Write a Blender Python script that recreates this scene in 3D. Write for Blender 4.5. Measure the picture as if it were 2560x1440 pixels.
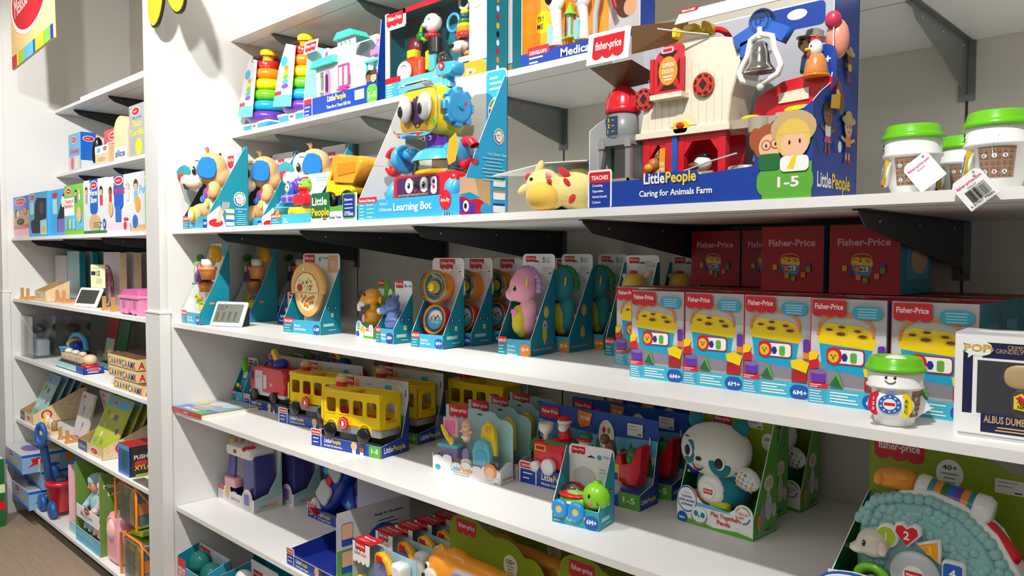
import bpy, math, random
from mathutils import Matrix, Vector
random.seed(7)
for o in list(bpy.data.objects): bpy.data.objects.remove(o)
SC = bpy.context.scene; COL = SC.collection
PI = math.pi
# ---------------------------------------------------------------- camera
CY, CP, CR = math.radians(44.1067), math.radians(2.43092), math.radians(0.15426)
fw = Vector((-math.sin(CY)*math.cos(CP), math.cos(CY)*math.cos(CP), -math.sin(CP)))
r0 = Vector((math.cos(CY), math.sin(CY), 0)); u0 = r0.cross(fw)
rt = math.cos(CR)*r0 + math.sin(CR)*u0; up = -math.sin(CR)*r0 + math.cos(CR)*u0
cam = bpy.data.cameras.new('camera'); cam.sensor_width = 36; cam.lens = 1932.08/2560*36
cam.clip_start = .05
co = bpy.data.objects.new('camera', cam); COL.objects.link(co)
mw = Matrix.Identity(4)
for i in range(3):
    mw[i][0] = rt[i]; mw[i][1] = up[i]; mw[i][2] = -fw[i]
mw[2][3] = 1.6
co.matrix_world = mw; SC.camera = co
# ---------------------------------------------------------------- world, lights, exposure
W = bpy.data.worlds.new('world'); SC.world = W; W.use_nodes = True
W.node_tree.nodes['Background'].inputs[0].default_value = (1, .99, .975, 1)
W.node_tree.nodes['Background'].inputs[1].default_value = .26
vs = SC.view_settings
vs.view_transform = 'Standard'; vs.look = 'None'; vs.gamma = 1; vs.use_curve_mapping = False; vs.exposure = 0.0
def spot(x, y, z, tx, ty, tz, e, ang=75, blend=.5, rad=.035, col=(1, .985, .955)):
    l = bpy.data.lights.new('track_spot', 'SPOT'); l.energy = e; l.spot_size = math.radians(ang); l.spot_blend = blend
    l.shadow_soft_size = rad; l.color = col
    o = bpy.data.objects.new('track_spot', l); COL.objects.link(o); o.location = (x, y, z)
    o.rotation_euler = (Vector((tx, ty, tz))-Vector((x, y, z))).to_track_quat('-Z', 'Y').to_euler()
def area(x, y, z, sx, sy, e, col=(1, .98, .96), rx=0):
    l = bpy.data.lights.new('soft_fill', 'AREA'); l.shape = 'RECTANGLE'; l.size = sx; l.size_y = sy; l.energy = e; l.color = col
    o = bpy.data.objects.new('soft_fill', l); COL.objects.link(o); o.location = (x, y, z); o.rotation_euler = (rx, 0, 0)
spot(-1.75, .34, 3.0, -2.7, 1.6, 1.6, 150, 105)
spot(-.35, .34, 3.0, -.9, 1.6, 1.4, 115, 105)
spot(-3.9, .34, 3.0, -4.9, 1.6, 1.7, 130, 110)
spot(-2.3, .34, 3.0, -3.2, 1.5, 2.4, 90, 95)
area(-1.5, -1.6, 3.1, 5, 2, 55)  # added soft fill over the aisle, not a fitting of the shop
# ---------------------------------------------------------------- materials
MATS = {}
def lin(c):
    return tuple(((x/12.92) if x <= .04045 else ((x+.055)/1.055)**2.4) for x in c)
def hexc(h):
    return lin(tuple(int(h[i:i+2], 16)/255 for i in (0, 2, 4)))
def mat(name, h, rough=.45, kind='paint', **k):
    if name in MATS: return name
    m = bpy.data.materials.new(name); m.use_nodes = True
    nt = m.node_tree; b = nt.nodes['Principled BSDF']; L = nt.links.new
    c = hexc(h); b.inputs['Base Color'].default_value = (*c, 1); b.inputs['Roughness'].default_value = rough
    tc = nt.nodes.new('ShaderNodeTexCoord'); n = nt.nodes.new('ShaderNodeTexNoise'); L(tc.outputs['Object'], n.inputs['Vector'])
    def colmix(amt, scale, det=3):
        n.inputs['Scale'].default_value = scale; n.inputs['Detail'].default_value = det
        mx = nt.nodes.new('ShaderNodeMix'); mx.data_type = 'RGBA'
        mx.inputs[6].default_value = (*[x*(1-amt) for x in c], 1); mx.inputs[7].default_value = (*[min(1, x*(1+amt)) for x in c], 1)
        L(n.outputs['Fac'], mx.inputs[0]); L(mx.outputs[2], b.inputs['Base Color']); return mx
    def bump(s, d=.001):
        bp = nt.nodes.new('ShaderNodeBump'); bp.inputs['Strength'].default_value = s; bp.inputs['Distance'].default_value = d
        L(n.outputs['Fac'], bp.inputs['Height']); L(bp.outputs[0], b.inputs['Normal'])
    if kind == 'paint': colmix(.03, 14)
    elif kind == 'wall': colmix(.02, 3); 
    elif kind == 'fabric':
        colmix(.12, 260, 4); bump(.6, .002); b.inputs['Sheen Weight'].default_value = .35; b.inputs['Sheen Roughness'].default_value = .4
    elif kind == 'plastic': colmix(.02, 8); b.inputs['Coat Weight'].default_value = .15
    elif kind == 'metal': colmix(.05, 30); b.inputs['Metallic'].default_value = k.get('metal', .8)
    elif kind == 'wood':
        mp = nt.nodes.new('ShaderNodeMapping'); mp.inputs['Scale'].default_value = k.get('sc', (1, 12, 12)); L(tc.outputs['Object'], mp.inputs[0]); L(mp.outputs[0], n.inputs['Vector'])
        colmix(k.get('amt', .3), 5, 6)
    elif kind == 'clear':
        tr = nt.nodes.new('ShaderNodeBsdfTransparent'); tr.inputs[0].default_value = (*[.75+.25*x for x in c], 1)
        gl = nt.nodes.new('ShaderNodeBsdfGlossy'); gl.inputs['Roughness'].default_value = rough
        lw = nt.nodes.new('ShaderNodeLayerWeight'); lw.inputs[0].default_value = .25
        ad = nt.nodes.new('ShaderNodeMath'); ad.operation = 'ADD'; ad.inputs[1].default_value = k.get('add', .05); L(lw.outputs['Fresnel'], ad.inputs[0])
        ms = nt.nodes.new('ShaderNodeMixShader'); L(ad.outputs[0], ms.inputs[0]); L(tr.outputs[0], ms.inputs[1]); L(gl.outputs[0], ms.inputs[2])
        L(ms.outputs[0], nt.nodes['Material Output'].inputs[0])
    elif kind == 'film':
        tr = nt.nodes.new('ShaderNodeBsdfTransparent'); gl = nt.nodes.new('ShaderNodeBsdfGlossy'); gl.inputs['Roughness'].default_value = rough
        ms = nt.nodes.new('ShaderNodeMixShader'); ms.inputs[0].default_value = .06; L(tr.outputs[0], ms.inputs[1]); L(gl.outputs[0], ms.inputs[2]); L(ms.outputs[0], nt.nodes['Material Output'].inputs[0])
    elif kind == 'tint':
        tr = nt.nodes.new('ShaderNodeBsdfTransparent'); tr.inputs[0].default_value = (*c, 1)
        ms = nt.nodes.new('ShaderNodeMixShader'); ms.inputs[0].default_value = k.get('op', .45); L(tr.outputs[0], ms.inputs[1]); L(b.outputs[0], ms.inputs[2])
        L(ms.outputs[0], nt.nodes['Material Output'].inputs[0])
    MATS[name] = m; return name
for nm, h in dict(white='f4f4f2', red='d3232f', dred='b01822', teal='14879b', lteal='3aa9c9', sky='5fb9dc', ice='a9d8dc', blue='1256b4', navy='1b2f8c', royal='0d3aa0', black='17181a', dark='2a2b30',
                  grey='9a9c9e', lgrey='cfd0d2', cream='efe3c4', tan='c9a877', brown='6b4226', orange='f08a24', yellow='f6d327', gold='e8b82c', green='5fae3a', dgreen='1f6b35', lime='9ccb3b', lgreen='78b944',
                  pink='ee8fb4', hotpink='e34c93', lpink='f4c3cf', purple='5f3f92', violet='7b6bb5', skin='e8b48c', dskin='8a5a3a', hair='5a3420', blond='e2c25a', kraft='b08d62', dkraft='6e4e30', blockgrey='b9bab9', sticker='e9e8df').items():
    mat(nm, h, .42)
for nm, h in dict(p_white='f3f3ef', p_red='d81e2c', p_blue='1e62c4', p_sky='3fa4dc', p_cyan='19a6d0', p_teal='1c8f96', p_yellow='f7d417', p_orange='f28a1e', p_green='6cc21e', p_dgreen='1d7a3a', p_purple='6a35a6', p_black='141416', p_grey='8d9297',
                  p_lgrey='c4c8cc', p_pink='ee74ae', p_hot='d93a7a', p_cream='efe9d4', p_mint='45cdb4', p_navy='233f86', p_orange2='f5a02a', p_lime='8fd63a', p_aqua='8cc7c6', p_lav='8d86bd', p_indigo='4a4790', p_peach='f0c09a', p_slate='2d4668', p_tan='e9bd74', p_lpink='f2a9b6', p_terra='e08a4a', p_brown='7a4a2a').items():
    mat(nm, h, .25, 'plastic')
for nm, h in dict(f_tan='d9ac74', f_cream='ecd9b8', f_blue='1478c8', f_pink='e7a0b4', f_yellow='e9c83c', f_lyellow='ecd98c', f_myellow='f0c653', f_red='c4262e', f_teal='157f8c', f_white='eeebe4', f_lav='a88cc8', f_green='2d8040', f_orange='e0832f', f_olive='d0c030', f_lteal='2f8f98', f_purple='7a3fa0', f_lpink='efc2bd', f_lblue='9cc4d0').items():
    mat(nm, h, .85, 'fabric')
mat('panel', 'e2e1dd', .5, 'wall'); mat('shelfw', 'ecebe8', .38, 'wall'); mat('wallw', 'eae9e7', .6, 'wall'); mat('backp', 'dcd7ca', .55, 'wall')
mat('steel', '8e9494', .38, 'metal'); mat('dsteel', '3c3f42', .45, 'metal', metal=.5); mat('chrome', 'd0d0d0', .12, 'metal', metal=1)
mat('clear', 'ffffff', .08, 'clear'); mat('haze', 'dfe8ec', .15, 'clear', add=.16); mat('c_yellow', 'e8b820', .15, 'tint', op=.6); mat('c_teal', '40b0a8', .15, 'tint', op=.35)
mat('wood', 'c98f4e', .5, 'wood'); mat('lwood', 'e2c79c', .5, 'wood'); mat('floorw', 'a08d78', .45, 'wood', sc=(1.2, 14, 1), amt=.28); mat('lcd', '6f7468', .3); mat('seam', '3a3a38', .8)
# ---------------------------------------------------------------- mesh kit
_tc = {}
def text_mesh(s, bold):
    k = (s, bold)
    if k in _tc: return _tc[k]
    c = bpy.data.curves.new('t', 'FONT'); c.body = s; c.size = 1; c.resolution_u = 2; c.fill_mode = 'FRONT'; c.offset = .024 if bold else 0
    o = bpy.data.objects.new('t', c); m = o.to_mesh()
    v = [(p.co.x, p.co.y) for p in m.vertices]; f = [tuple(p.vertices) for p in m.polygons]
    o.to_mesh_clear(); bpy.data.objects.remove(o); bpy.data.curves.remove(c)
    if not v: v = [(0, 0)]
    x0 = min(p[0] for p in v); x1 = max(p[0] for p in v); y0 = min(p[1] for p in v); y1 = max(p[1] for p in v)
    _tc[k] = (v, f, x0, x1, y0, y1); return _tc[k]
def T(x=0, y=0, z=0): return Matrix.Translation((x, y, z))
def RX(a): return Matrix.Rotation(math.radians(a), 4, 'X')
def RY(a): return Matrix.Rotation(math.radians(a), 4, 'Y')
def RZ(a): return Matrix.Rotation(math.radians(a), 4, 'Z')
def S3(x, y, z): return Matrix.Diagonal((x, y, z, 1))
def circ(cx, cy, rx, ry=None, n=24, a0=0, a1=360):
    ry = rx if ry is None else ry; full = abs(a1-a0) >= 360
    k = n if full else n+1
    return [(cx+rx*math.cos(math.radians(a0+(a1-a0)*i/n)), cy+ry*math.sin(math.radians(a0+(a1-a0)*i/n))) for i in range(k)]
def rrect(x, y, w, h, r, n=4):
    r = min(r, w/2-1e-5, h/2-1e-5); P = []
    for cx, cy, a in ((x+w-r, y+r, -90), (x+w-r, y+h-r, 0), (x+r, y+h-r, 90), (x+r, y+r, 180)):
        P += circ(cx, cy, r, r, n, a, a+90)
    return P
class MB:
    def __init__(s): s.v = []; s.f = []; s.m = []; s.sm = []; s.names = []; s.M = Matrix.Identity(4)
    def mi(s, n):
        if n not in s.names: s.names.append(n)
        return s.names.index(n)
    def add(s, vs, fs, m, smooth=False, X=None):
        b = len(s.v); MM = s.M @ X if X is not None else s.M
        s.v += [tuple(MM @ Vector(p)) for p in vs]
        flip = MM.determinant() < 0
        for f in fs:
            f = [b+i for i in f]
            s.f.append(f[::-1] if flip else f); s.m.append(s.mi(m)); s.sm.append(smooth)
        return s
    def box(s, x0, x1, y0, y1, z0, z1, m, X=None):
        return s.add([(x0, y0, z0), (x1, y0, z0), (x1, y1, z0), (x0, y1, z0), (x0, y0, z1), (x1, y0, z1), (x1, y1, z1), (x0, y1, z1)],
                     [(0, 3, 2, 1), (4, 5, 6, 7), (0, 1, 5, 4), (1, 2, 6, 5), (2, 3, 7, 6), (3, 0, 4, 7)], m, False, X)
    def prism(s, poly, d, m, X=None, bev=0, smooth=False, m2=None):
        # poly in local XZ plane (x,z), extruded from y=0 to y=d
        n = len(poly)
        if bev:
            cx = sum(p[0] for p in poly)/n; cz = sum(p[1] for p in poly)/n
            mx = max(max(abs(p[0]-cx), abs(p[1]-cz)) for p in poly); k = 1-bev/mx
            inn = [(cx+(p[0]-cx)*k, cz+(p[1]-cz)*k) for p in poly]
            rings = [(inn, 0), (poly, bev), (poly, d-bev), (inn, d)]
        else: rings = [(poly, 0), (poly, d)]
        vs = [(p[0], y, p[1]) for r, y in rings for p in r]; fs = []
        for k in range(len(rings)-1):
            for i in range(n):
                j = (i+1) % n; fs.append((k*n+i, k*n+j, (k+1)*n+j, (k+1)*n+i))
        ar = sum(poly[i][0]*poly[(i+1) % n][1]-poly[(i+1) % n][0]*poly[i][1] for i in range(n))
        if ar < 0: fs = [f[::-1] for f in fs]
        s.add(vs, fs, m2 or m, smooth, X)
        c0 = list(range(n)); c1 = list(range((len(rings)-1)*n, len(rings)*n))[::-1]
        if ar < 0: c0 = c0[::-1]; c1 = c1[::-1]
        s.add(vs, [c0, c1], m, False, X); return s
    def rbox(s, x0, x1, y0, y1, z0, z1, r, m, X=None, bev=None):
        return s.prism(rrect(x0, z0, x1-x0, z1-z0, r), y1-y0, m, (X or Matrix.Identity(4)) @ T(0, y0, 0), bev=min(r*.6, (y1-y0)*.3) if bev is None else bev, smooth=True)
    def lathe(s, prof, m, n=28, X=None, smooth=True, a0=0, a1=360):
        k = len(prof); full = a1-a0 >= 360; cols = n if full else n+1; vs = []; fs = []
        for i in range(cols):
            a = math.radians(a0+(a1-a0)*i/n)
            vs += [(r*math.cos(a), r*math.sin(a), z) for r, z in prof]
        for i in range(n):
            j = (i+1) % cols
            for q in range(k-1): fs.append((i*k+q, j*k+q, j*k+q+1, i*k+q+1))
        s.add(vs, fs, m, smooth, X)
        if full:
            for q, rev in ((0, True), (k-1, False)):
                if prof[q][0] > 1e-5:
                    c = [i*k+q for i in range(cols)]; s.add(vs, [c[::-1] if rev else c], m, False, X)
        return s
    def cyl(s, r, z0, z1, m, X=None, n=24, r2=None): return s.lathe([(r, z0), (r if r2 is None else r2, z1)], m, n, X)
    def ell(s, c, r, m, X=None, n=20, e=1.0, e2=None):
        if not hasattr(r, '__len__'): r = (r, r, r)
        e2 = e if e2 is None else e2; h = n//2; vs = []; fs = []
        sg = lambda x, p: math.copysign(abs(x)**p, x)
        for i in range(h+1):
            t = -PI/2+PI*i/h
            for j in range(n):
                a = 2*PI*j/n
                vs.append((c[0]+r[0]*sg(math.cos(t), e)*sg(math.cos(a), e2), c[1]+r[1]*sg(math.cos(t), e)*sg(math.sin(a), e2), c[2]+r[2]*sg(math.sin(t), e)))
        for i in range(h):
            for j in range(n): fs.append((i*n+j, i*n+(j+1) % n, (i+1)*n+(j+1) % n, (i+1)*n+j))
        return s.add(vs, fs, m, True, X)
    def torus(s, R, r, m, X=None, n=32, k=12, rz=None, a0=0, a1=360):
        rz = rz or r; vs = []; fs = []; full = a1-a0 >= 360; cols = n if full else n+1
        for i in range(cols):
            a = math.radians(a0+(a1-a0)*i/n)
            for j in range(k):
                b = 2*PI*j/k; q = R+r*math.cos(b); vs.append((q*math.cos(a), q*math.sin(a), rz*math.sin(b)))
        for i in range(n):
            i2 = (i+1) % cols
            for j in range(k): fs.append((i*k+j, i2*k+j, i2*k+(j+1) % k, i*k+(j+1) % k))
        return s.add(vs, fs, m, True, X)
    def tube(s, pts, r, m, X=None, k=8, caps=True):
        pts = [Vector(p) for p in pts]; vs = []; fs = []; N = len(pts); rr = r if hasattr(r, '__len__') else [r]*N
        prev = None
        for i, p in enumerate(pts):
            d = (pts[min(i+1, N-1)]-pts[max(i-1, 0)]).normalized()
            if prev is None:
                a = Vector((0, 0, 1)) if abs(d.z) < .9 else Vector((1, 0, 0)); u = d.cross(a).normalized()
            else: u = (prev-d*prev.dot(d)).normalized()
            prev = u; w = d.cross(u)
            for j in range(k):
                b = 2*PI*j/k; vs.append(tuple(p+rr[i]*(math.cos(b)*u+math.sin(b)*w)))
        for i in range(N-1):
            for j in range(k): fs.append((i*k+j, i*k+(j+1) % k, (i+1)*k+(j+1) % k, (i+1)*k+j))
        s.add(vs, fs, m, True, X)
        if caps: s.add(vs, [tuple(range(k))[::-1], tuple(range((N-1)*k, N*k))], m, False, X)
        return s
    def build(s, name, parent=None, label=None, mods=None):
        me = bpy.data.meshes.new(name); me.from_pydata(s.v, [], s.f)
        for n in s.names: me.materials.append(MATS[n])
        me.polygons.foreach_set('material_index', s.m); me.polygons.foreach_set('use_smooth', s.sm)
        me.update()
        o = bpy.data.objects.new(name, me); COL.objects.link(o)
        if parent is not None: o.parent = parent
        if label: o['label'] = label
        if mods: mods(o)
        return o
class Face:
    """draws printed shapes on a flat face: origin o, directions u (right) and v (up)"""
    def __init__(s, mb, o, u, v, X=None, step=.00012):
        s.mb = mb; s.o = Vector(o); s.u = Vector(u).normalized(); s.v = Vector(v).normalized(); s.n = s.u.cross(s.v); s.k = .0003; s.X = X; s.st = step; s.sk = 0
    def _p(s, pts):
        s.k += s.st
        return [tuple(s.o+s.u*(x+s.sk*y)+s.v*y+s.n*s.k) for x, y in pts]
    def poly(s, pts, m):
        ar = sum(pts[i][0]*pts[(i+1) % len(pts)][1]-pts[(i+1) % len(pts)][0]*pts[i][1] for i in range(len(pts)))
        if ar < 0: pts = pts[::-1]
        s.mb.add(s._p(pts), [tuple(range(len(pts)))], m, False, s.X); return s
    def rect(s, x, y, w, h, m): return s.poly([(x, y), (x+w, y), (x+w, y+h), (x, y+h)], m)
    def rr(s, x, y, w, h, r, m): return s.poly(rrect(x, y, w, h, r), m)
    def ell(s, x, y, rx, ry, m, n=20): return s.poly(circ(x, y, rx, ry, n), m)
    def text(s, t, x, y, h, m, al='l', bold=True, w=None, rot=0, arc=0):
        v, f, x0, x1, y0, y1 = text_mesh(t, bold); k = h/.7
        kx = k if w is None else w/max(1e-4, x1-x0); W_ = (x1-x0)*kx
        ox = {'l': 0, 'c': -W_/2, 'r': -W_}[al]; c, q = math.cos(math.radians(rot)), math.sin(math.radians(rot))
        P = [((p[0]-x0)*kx+ox, p[1]*k) for p in v]
        s.mb.add(s._p([(x+a*c-b*q, y+a*q+b*c) for a, b in P]), f, m, False, s.X); return s
    def lines(s, x, y, w, n, dy, m, h=None, al='l'):
        h = h or dy*.4; vs = []; fs = []
        rnd = random.Random(int((x+y*7+w*13)*1e5))
        for i in range(n):
            ww = w*(.6+.4*rnd.random()); xx = x if al == 'l' else x+(w-ww)/2; yy = y-i*dy
            b = len(vs); vs += [(xx, yy), (xx+ww, yy), (xx+ww, yy+h), (xx, yy+h)]; fs.append((b, b+1, b+2, b+3))
        s.mb.add(s._p(vs), fs, m, False, s.X); return s
    def logo(s, x, y, w, m='red', t='white', txt='Fisher-Price', hh=.38, nsc=3):
        """red label with a scalloped lower edge; x,y = lower left of the straight part"""
        h = w*hh; r = w/nsc/2; P = [(x+w, y), (x+w, y+h), (x, y+h), (x, y)]
        for i in range(nsc):
            P += [(x+r*(2*i+1)+r*math.cos(math.radians(a)), y+r*.75*math.sin(math.radians(a))) for a in (200, 225, 250, 270, 290, 315, 340)]
        s.poly(P, m); return s.text(txt, x+w/2, y+h*.28, h*.42, t, 'c', w=w*.84)
    def logo_lc(s, x, y, w, m='red', t='white'): return s.logo(x, y, w, m, t, 'fisher-price', .4)
    def lp(s, x, y, w, c1='white', c2='yellow'):
        """two-tone wordmark"""
        s.text('Little', x, y, w*.17, c1, w=w*.4); return s.text('People', x+w*.42, y, w*.17, c2, w=w*.55)
def thing(name, label, cat, loc=(0, 0, 0), rz=0, group=None):
    o = bpy.data.objects.new(name, None); COL.objects.link(o); o.empty_display_size = .02
    o.location = loc; o.rotation_euler = (0, 0, math.radians(rz)); o['label'] = label; o['category'] = cat
    if group: o['group'] = group
    return o
def tag(o, label, cat, group=None, loc=None, rz=None):
    o['label'] = label; o['category'] = cat
    if group: o['group'] = group
    if loc: o.location = loc
    if rz is not None: o.rotation_euler = (0, 0, math.radians(rz))
    return o
def struct(mb, name): o = mb.build(name); o['kind'] = 'structure'; return o
def dup(root, loc, rz=0, label=None, group=None, drop=()):
    def rec(o, par):
        c = o.copy(); COL.objects.link(c)
        if par is not None: c.parent = par
        for ch in list(o.children):
            if ch.name.split('.')[0] not in drop: rec(ch, c)
        return c
    r = rec(root, None); r.location = loc; r.rotation_euler = (0, 0, math.radians(rz))
    if label: r['label'] = label
    if group: r['group'] = group; root['group'] = group
    return r
def remesh(vox=.004, sub=False):
    def f(o):
        m = o.modifiers.new('blend', 'REMESH'); m.mode = 'VOXEL'; m.voxel_size = vox; m.use_smooth_shade = True
        q = o.modifiers.new('soft', 'SMOOTH'); q.factor = .6; q.iterations = 8
    return f
# ---------------------------------------------------------------- room
XW, XL0, XL1, YF, YC, YB, YU = -3.118, -5.512, -3.247, 1.27, 1.221, 1.9876, 1.524
S2, S4, S5, S6, S7, S8, S3T = 2.505, 1.698, 1.326, .975, .584, .101, 2.104
XR = .95
struct(MB().box(-8, 4, -4, 2.2, -.05, 0, 'floorw'), 'floor')
struct(MB().box(-8, 4, -4, 2.2, 3.3, 3.35, 'wallw'), 'ceiling')
b = MB().box(XL0-.2, XR+.2, YB, YB+.08, 0, 3.3, 'backp')
for x in (-.387*1.27-1.195*3, -.387*1.27-1.195*2, -.387*1.27-1.195, -.387*1.27, -.387*1.27-1.195*4): b.box(x-.0025, x+.0025, YB-.0015, YB, .1, 3.0, 'seam')
struct(b, 'wall_back')
def partition(x0, x1, name):
    b = MB().box(x0, x1, YC+.012, YB, 0, 3.3, 'panel')
    b.rbox(x0-.001, x1+.001, 0, .03, 1.3, 3.3, .004, 'panel', T(0, YC, 0), bev=.003)
    b.box(x0-.008, x1+.008, YC-.006, 1.256, 0, 1.369, 'panel'); b.box(x0-.011, x1+.011, YC-.009, 1.259, 1.365, 1.371, 'shelfw')
    return struct(b, name)
partition(XL1, XW, 'wall_divider'); partition(XL0-.14, XL0, 'wall_left')
struct(MB().box(XR, XR+.1, YC, YB, 0, 3.3, 'panel'), 'wall_right')
struct(MB().box(XL0-.14, XR+.1, YC, YC+.05, 3.24, 3.3, 'wallw'), 'trim_1')
struct(MB().box(XL0-2.5, XL0-.14, YC+.3, YC+.35, 0, 3.3, 'panel'), 'wall_far')
struct(MB().box(XL0, XL1, YF+.06, YF+.08, 0, S8-.018, 'dsteel').box(XW, XR, YF+.06, YF+.08, 0, S8-.018, 'dsteel'), 'baseboard_front')
def shelf(x0, x1, y0, zt, label, th=.0175, lip=True):
    b = MB(); b.rbox(x0+.001, x1-.001, 0, YB-y0-.001, zt-th, zt, .0012, 'shelfw', T(0, y0, 0), bev=.001)
    if lip: b.box(x0+.002, x1-.002, y0+.075, y0+.0765, zt-th-.0004, zt-th, 'seam')
    return tag(b.build('shelf_board'), label, 'shelf')
names = {S2: 'top', S3T: 'second', S4: 'eye level', S5: 'fourth', S6: 'fifth', S7: 'sixth', S8: 'lowest'}
for zt in (S2, S3T, S4, S5, S6, S7, S8):
    y0 = YU if zt > 2 else YF
    what = 'narrow' if zt > 2 else 'deep'
    shelf(XL0+.001, XL1-.001, y0, zt, 'white %s %s shelf board of the far left bay' % (what, names[zt]), lip=zt > 1.5)
    if zt in (S4, S6, S7):
        xs = {S4: -1.084*1.27, S6: -1.557*1.27, S7: -1.9}[zt]
        shelf(XW+.001, xs, y0, zt, 'white deep %s shelf board of the near bay, left length up to the joint' % names[zt], lip=zt > 1.5)
        shelf(xs, XR-.001, y0, zt, 'white deep %s shelf board of the near bay, right length after the joint' % names[zt], lip=zt > 1.5)
    else: shelf(XW+.001, XR-.001, y0, zt, 'white %s %s shelf board of the near bay' % (what, names[zt]), lip=zt > 1.5)
for x0, x1, lb in ((-5.03, XL1-.002, 'thin white board lying on the top shelf of the far left bay'), (-2.89, XR-.01, 'thin white board lying on the top shelf of the near bay')):
    o = MB().box(x0, x1, YU+.004, YB-.005, S2+.0004, S2+.018, 'shelfw').build('loose_board'); tag(o, lb, 'board')
def bracket(x, y0, zt, steel, label):
    t = thing('shelf_bracket', label, 'bracket', (x, YB, zt-.0180), 0, 'metal brackets under the shelves')
    d = YB-y0; a = MB(); h = .12 if d < .6 else .11; tip = .03
    a.prism([(0, 0), (0, -h), (d*.25, -h*.82), (d-.03, -tip), (d, -.008), (d, 0)], .003, steel, RZ(-90) @ T(0, -.0015, 0))
    a.box(-.012, .012, -d, -.004, -.0022, 0, steel)
    for k in (.12, .5, .85): a.lathe([(.003, 0), (.003, .0012), (0, .0012)], 'chrome', 8, T(.0016, -d*k, -.018) @ RY(90))
    a.build('arm', t)
    p = MB(); p.box(-.017, .017, -.006, -.0016, -.135, -.001, 'steel'); p.box(-.002, .002, -.0065, -.006, -.12, -.004, 'black'); p.build('wall_plate', t)
BX = (-.4915, -1.089, -1.6866, -2.284, -2.8816)
for i, x in enumerate(BX):
    for zt, y0, st in ((S2, YU+.06, 'steel'), (S3T, YU+.07, 'steel'), (S4, YF+.08, 'dsteel')):
        bracket(x, y0, zt, st, 'metal bracket under the %s shelf of the near bay, %s from the right' % (names[zt], ['first', 'second', 'third', 'fourth', 'fifth'][i]))
for x, nm in ((-5.27, 'farthest one'), (-4.67, 'second farthest'), (-4.075, 'third farthest'), (-3.48, 'beside the divider')):
    for zt, y0 in ((S2, YU+.04), (S3T, YU+.06), (S4, YF+.05)):
        bracket(x, y0, zt, 'dsteel', 'dark bracket under the %s shelf of the far bay, %s' % (names[zt], nm))
mat('violetgrey', '8a8694', .7); mat('sky2', '3cb8d2', .35)
mat('sleeve', '9a7b62', .6); mat('sleeved', '7b5a40', .6)
mat('pnavy', '1a1d48', .4)
mat('ice2', 'c6dce2', .4)
mat('lpinkg', 'd9cfd2', .4); mat('dplum', '4a1638', .3)
mat('hblue', '5a72a8', .35, 'plastic'); mat('hgrey', '9fb3c6', .35, 'plastic')
mat('bvy', 'e8a01c', .35, 'plastic')
mat('p_crust', 'e8b46a', .35, 'plastic'); mat('p_cheese', 'f3e3a6', .35)
mat('lcdd', '3d4038', .3)
mat('p_plum', '4a2a5a', .3, 'plastic'); mat('p_mag', 'a838a8', .3, 'plastic')
mat('slate2', '33343a', .5)
mat('fpblue', '35a8d8', .35); mat('box_blue', '1440a0', .35); mat('barnc', 'f1ead2', .35, 'plastic'); mat('silo', '8f9293', .35, 'plastic')
mat('f_terra', 'b5733e', .8, 'fabric')
mat('p_aqua2', '58bccc', .3, 'plastic')
mat('p_gold2', 'e6b822', .3, 'plastic')
mat('hair2', 'a8502c', .5); mat('bgrey', 'b9bcc6', .5)
mat('creamd', 'cdc7ae', .5); mat('brownd', '3a1c12', .7); mat('p_red2', 'd8412f', .3, 'plastic'); mat('p_tanb', 'b3a893', .4, 'plastic'); mat('p_tanb2', '8a8376', .4, 'plastic'); mat('p_navy2', '0c3a86', .3); mat('p_pigp', 'ee9a84', .3, 'plastic'); mat('p_hotd', 'c83a5a', .3, 'plastic'); mat('p_tan3', 'b87840', .4, 'plastic')
mat('p_yellow2', 'e6c010', .3, 'plastic')
mat('p_blue2', '1442b0', .3, 'plastic')
mat('p_tealc', '1890a0', .3, 'plastic')
mat('p_lpinkw', 'efe6ea', .45); mat('p_aquab', 'a3cdd0', .45)
mat('p_blue3', '1c4fae', .4)
mat('p_tealp', '22a3b4', .35); mat('p_green2', '86d024', .3, 'plastic'); mat('p_hotp', 'd86a84', .4); mat('p_sky2', '2896d8', .3, 'plastic')
mat('limeb', '8fa81c', .5); mat('f_lime', 'cfd63a', .8, 'fabric')
mat('p_hedge', '8cbfbd', .35, 'plastic')
mat('p_creamy', 'd9d0c0', .35, 'plastic')
mat('lime2', 'a6c82a', .35, 'plastic')
mat('p_lime2', '5fa31c', .3, 'plastic')
mat('p_lavl', 'c9a0dc', .35, 'plastic')
mat('tealb', '0f7480', .45); mat('p_redc', 'e2472c', .3, 'plastic'); mat('p_redd', '6b1022', .3, 'plastic')
mat('p_gold3', 'f0b020', .3, 'plastic')
mat('p_lav2', '9b98a8', .35, 'plastic'); mat('p_slate2', '4d7480', .4)
mat('film', 'ffffff', .1, 'film'); mat('md_red', 'c8202a', .4); mat('slate', '3a3d44', .4)
mat('cream2', 'eef0b8', .5)
mat('p_pinkb', 'e58ab4', .35, 'plastic'); mat('p_hotl', 'd0609a', .35, 'plastic')
mat('cream3', 'e6cf94', .5)
mat('slateb', '4a5878', .5)
mat('lime3', 'b9c23c', .45)
mat('p_ltb', '8ab4dc', .4)
mat('p_blue4', '1f5fa8', .35, 'plastic')
mat('dotg', '6f9440', .5)
mat('p_skin', 'dba184', .45, 'plastic')
mat('p_tan9', 'c0a080', .5)
mat('lwoods', 'e3c084', .5, 'wood', sc=(.6, 4, 14), amt=.15)
mat('gold2', 'edbe2c', .4)
mat('p_bookb', '6f7fb4', .4); mat('p_bookg', 'a8b4b8', .3); mat('bookr', 'c4483e', .4)
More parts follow.
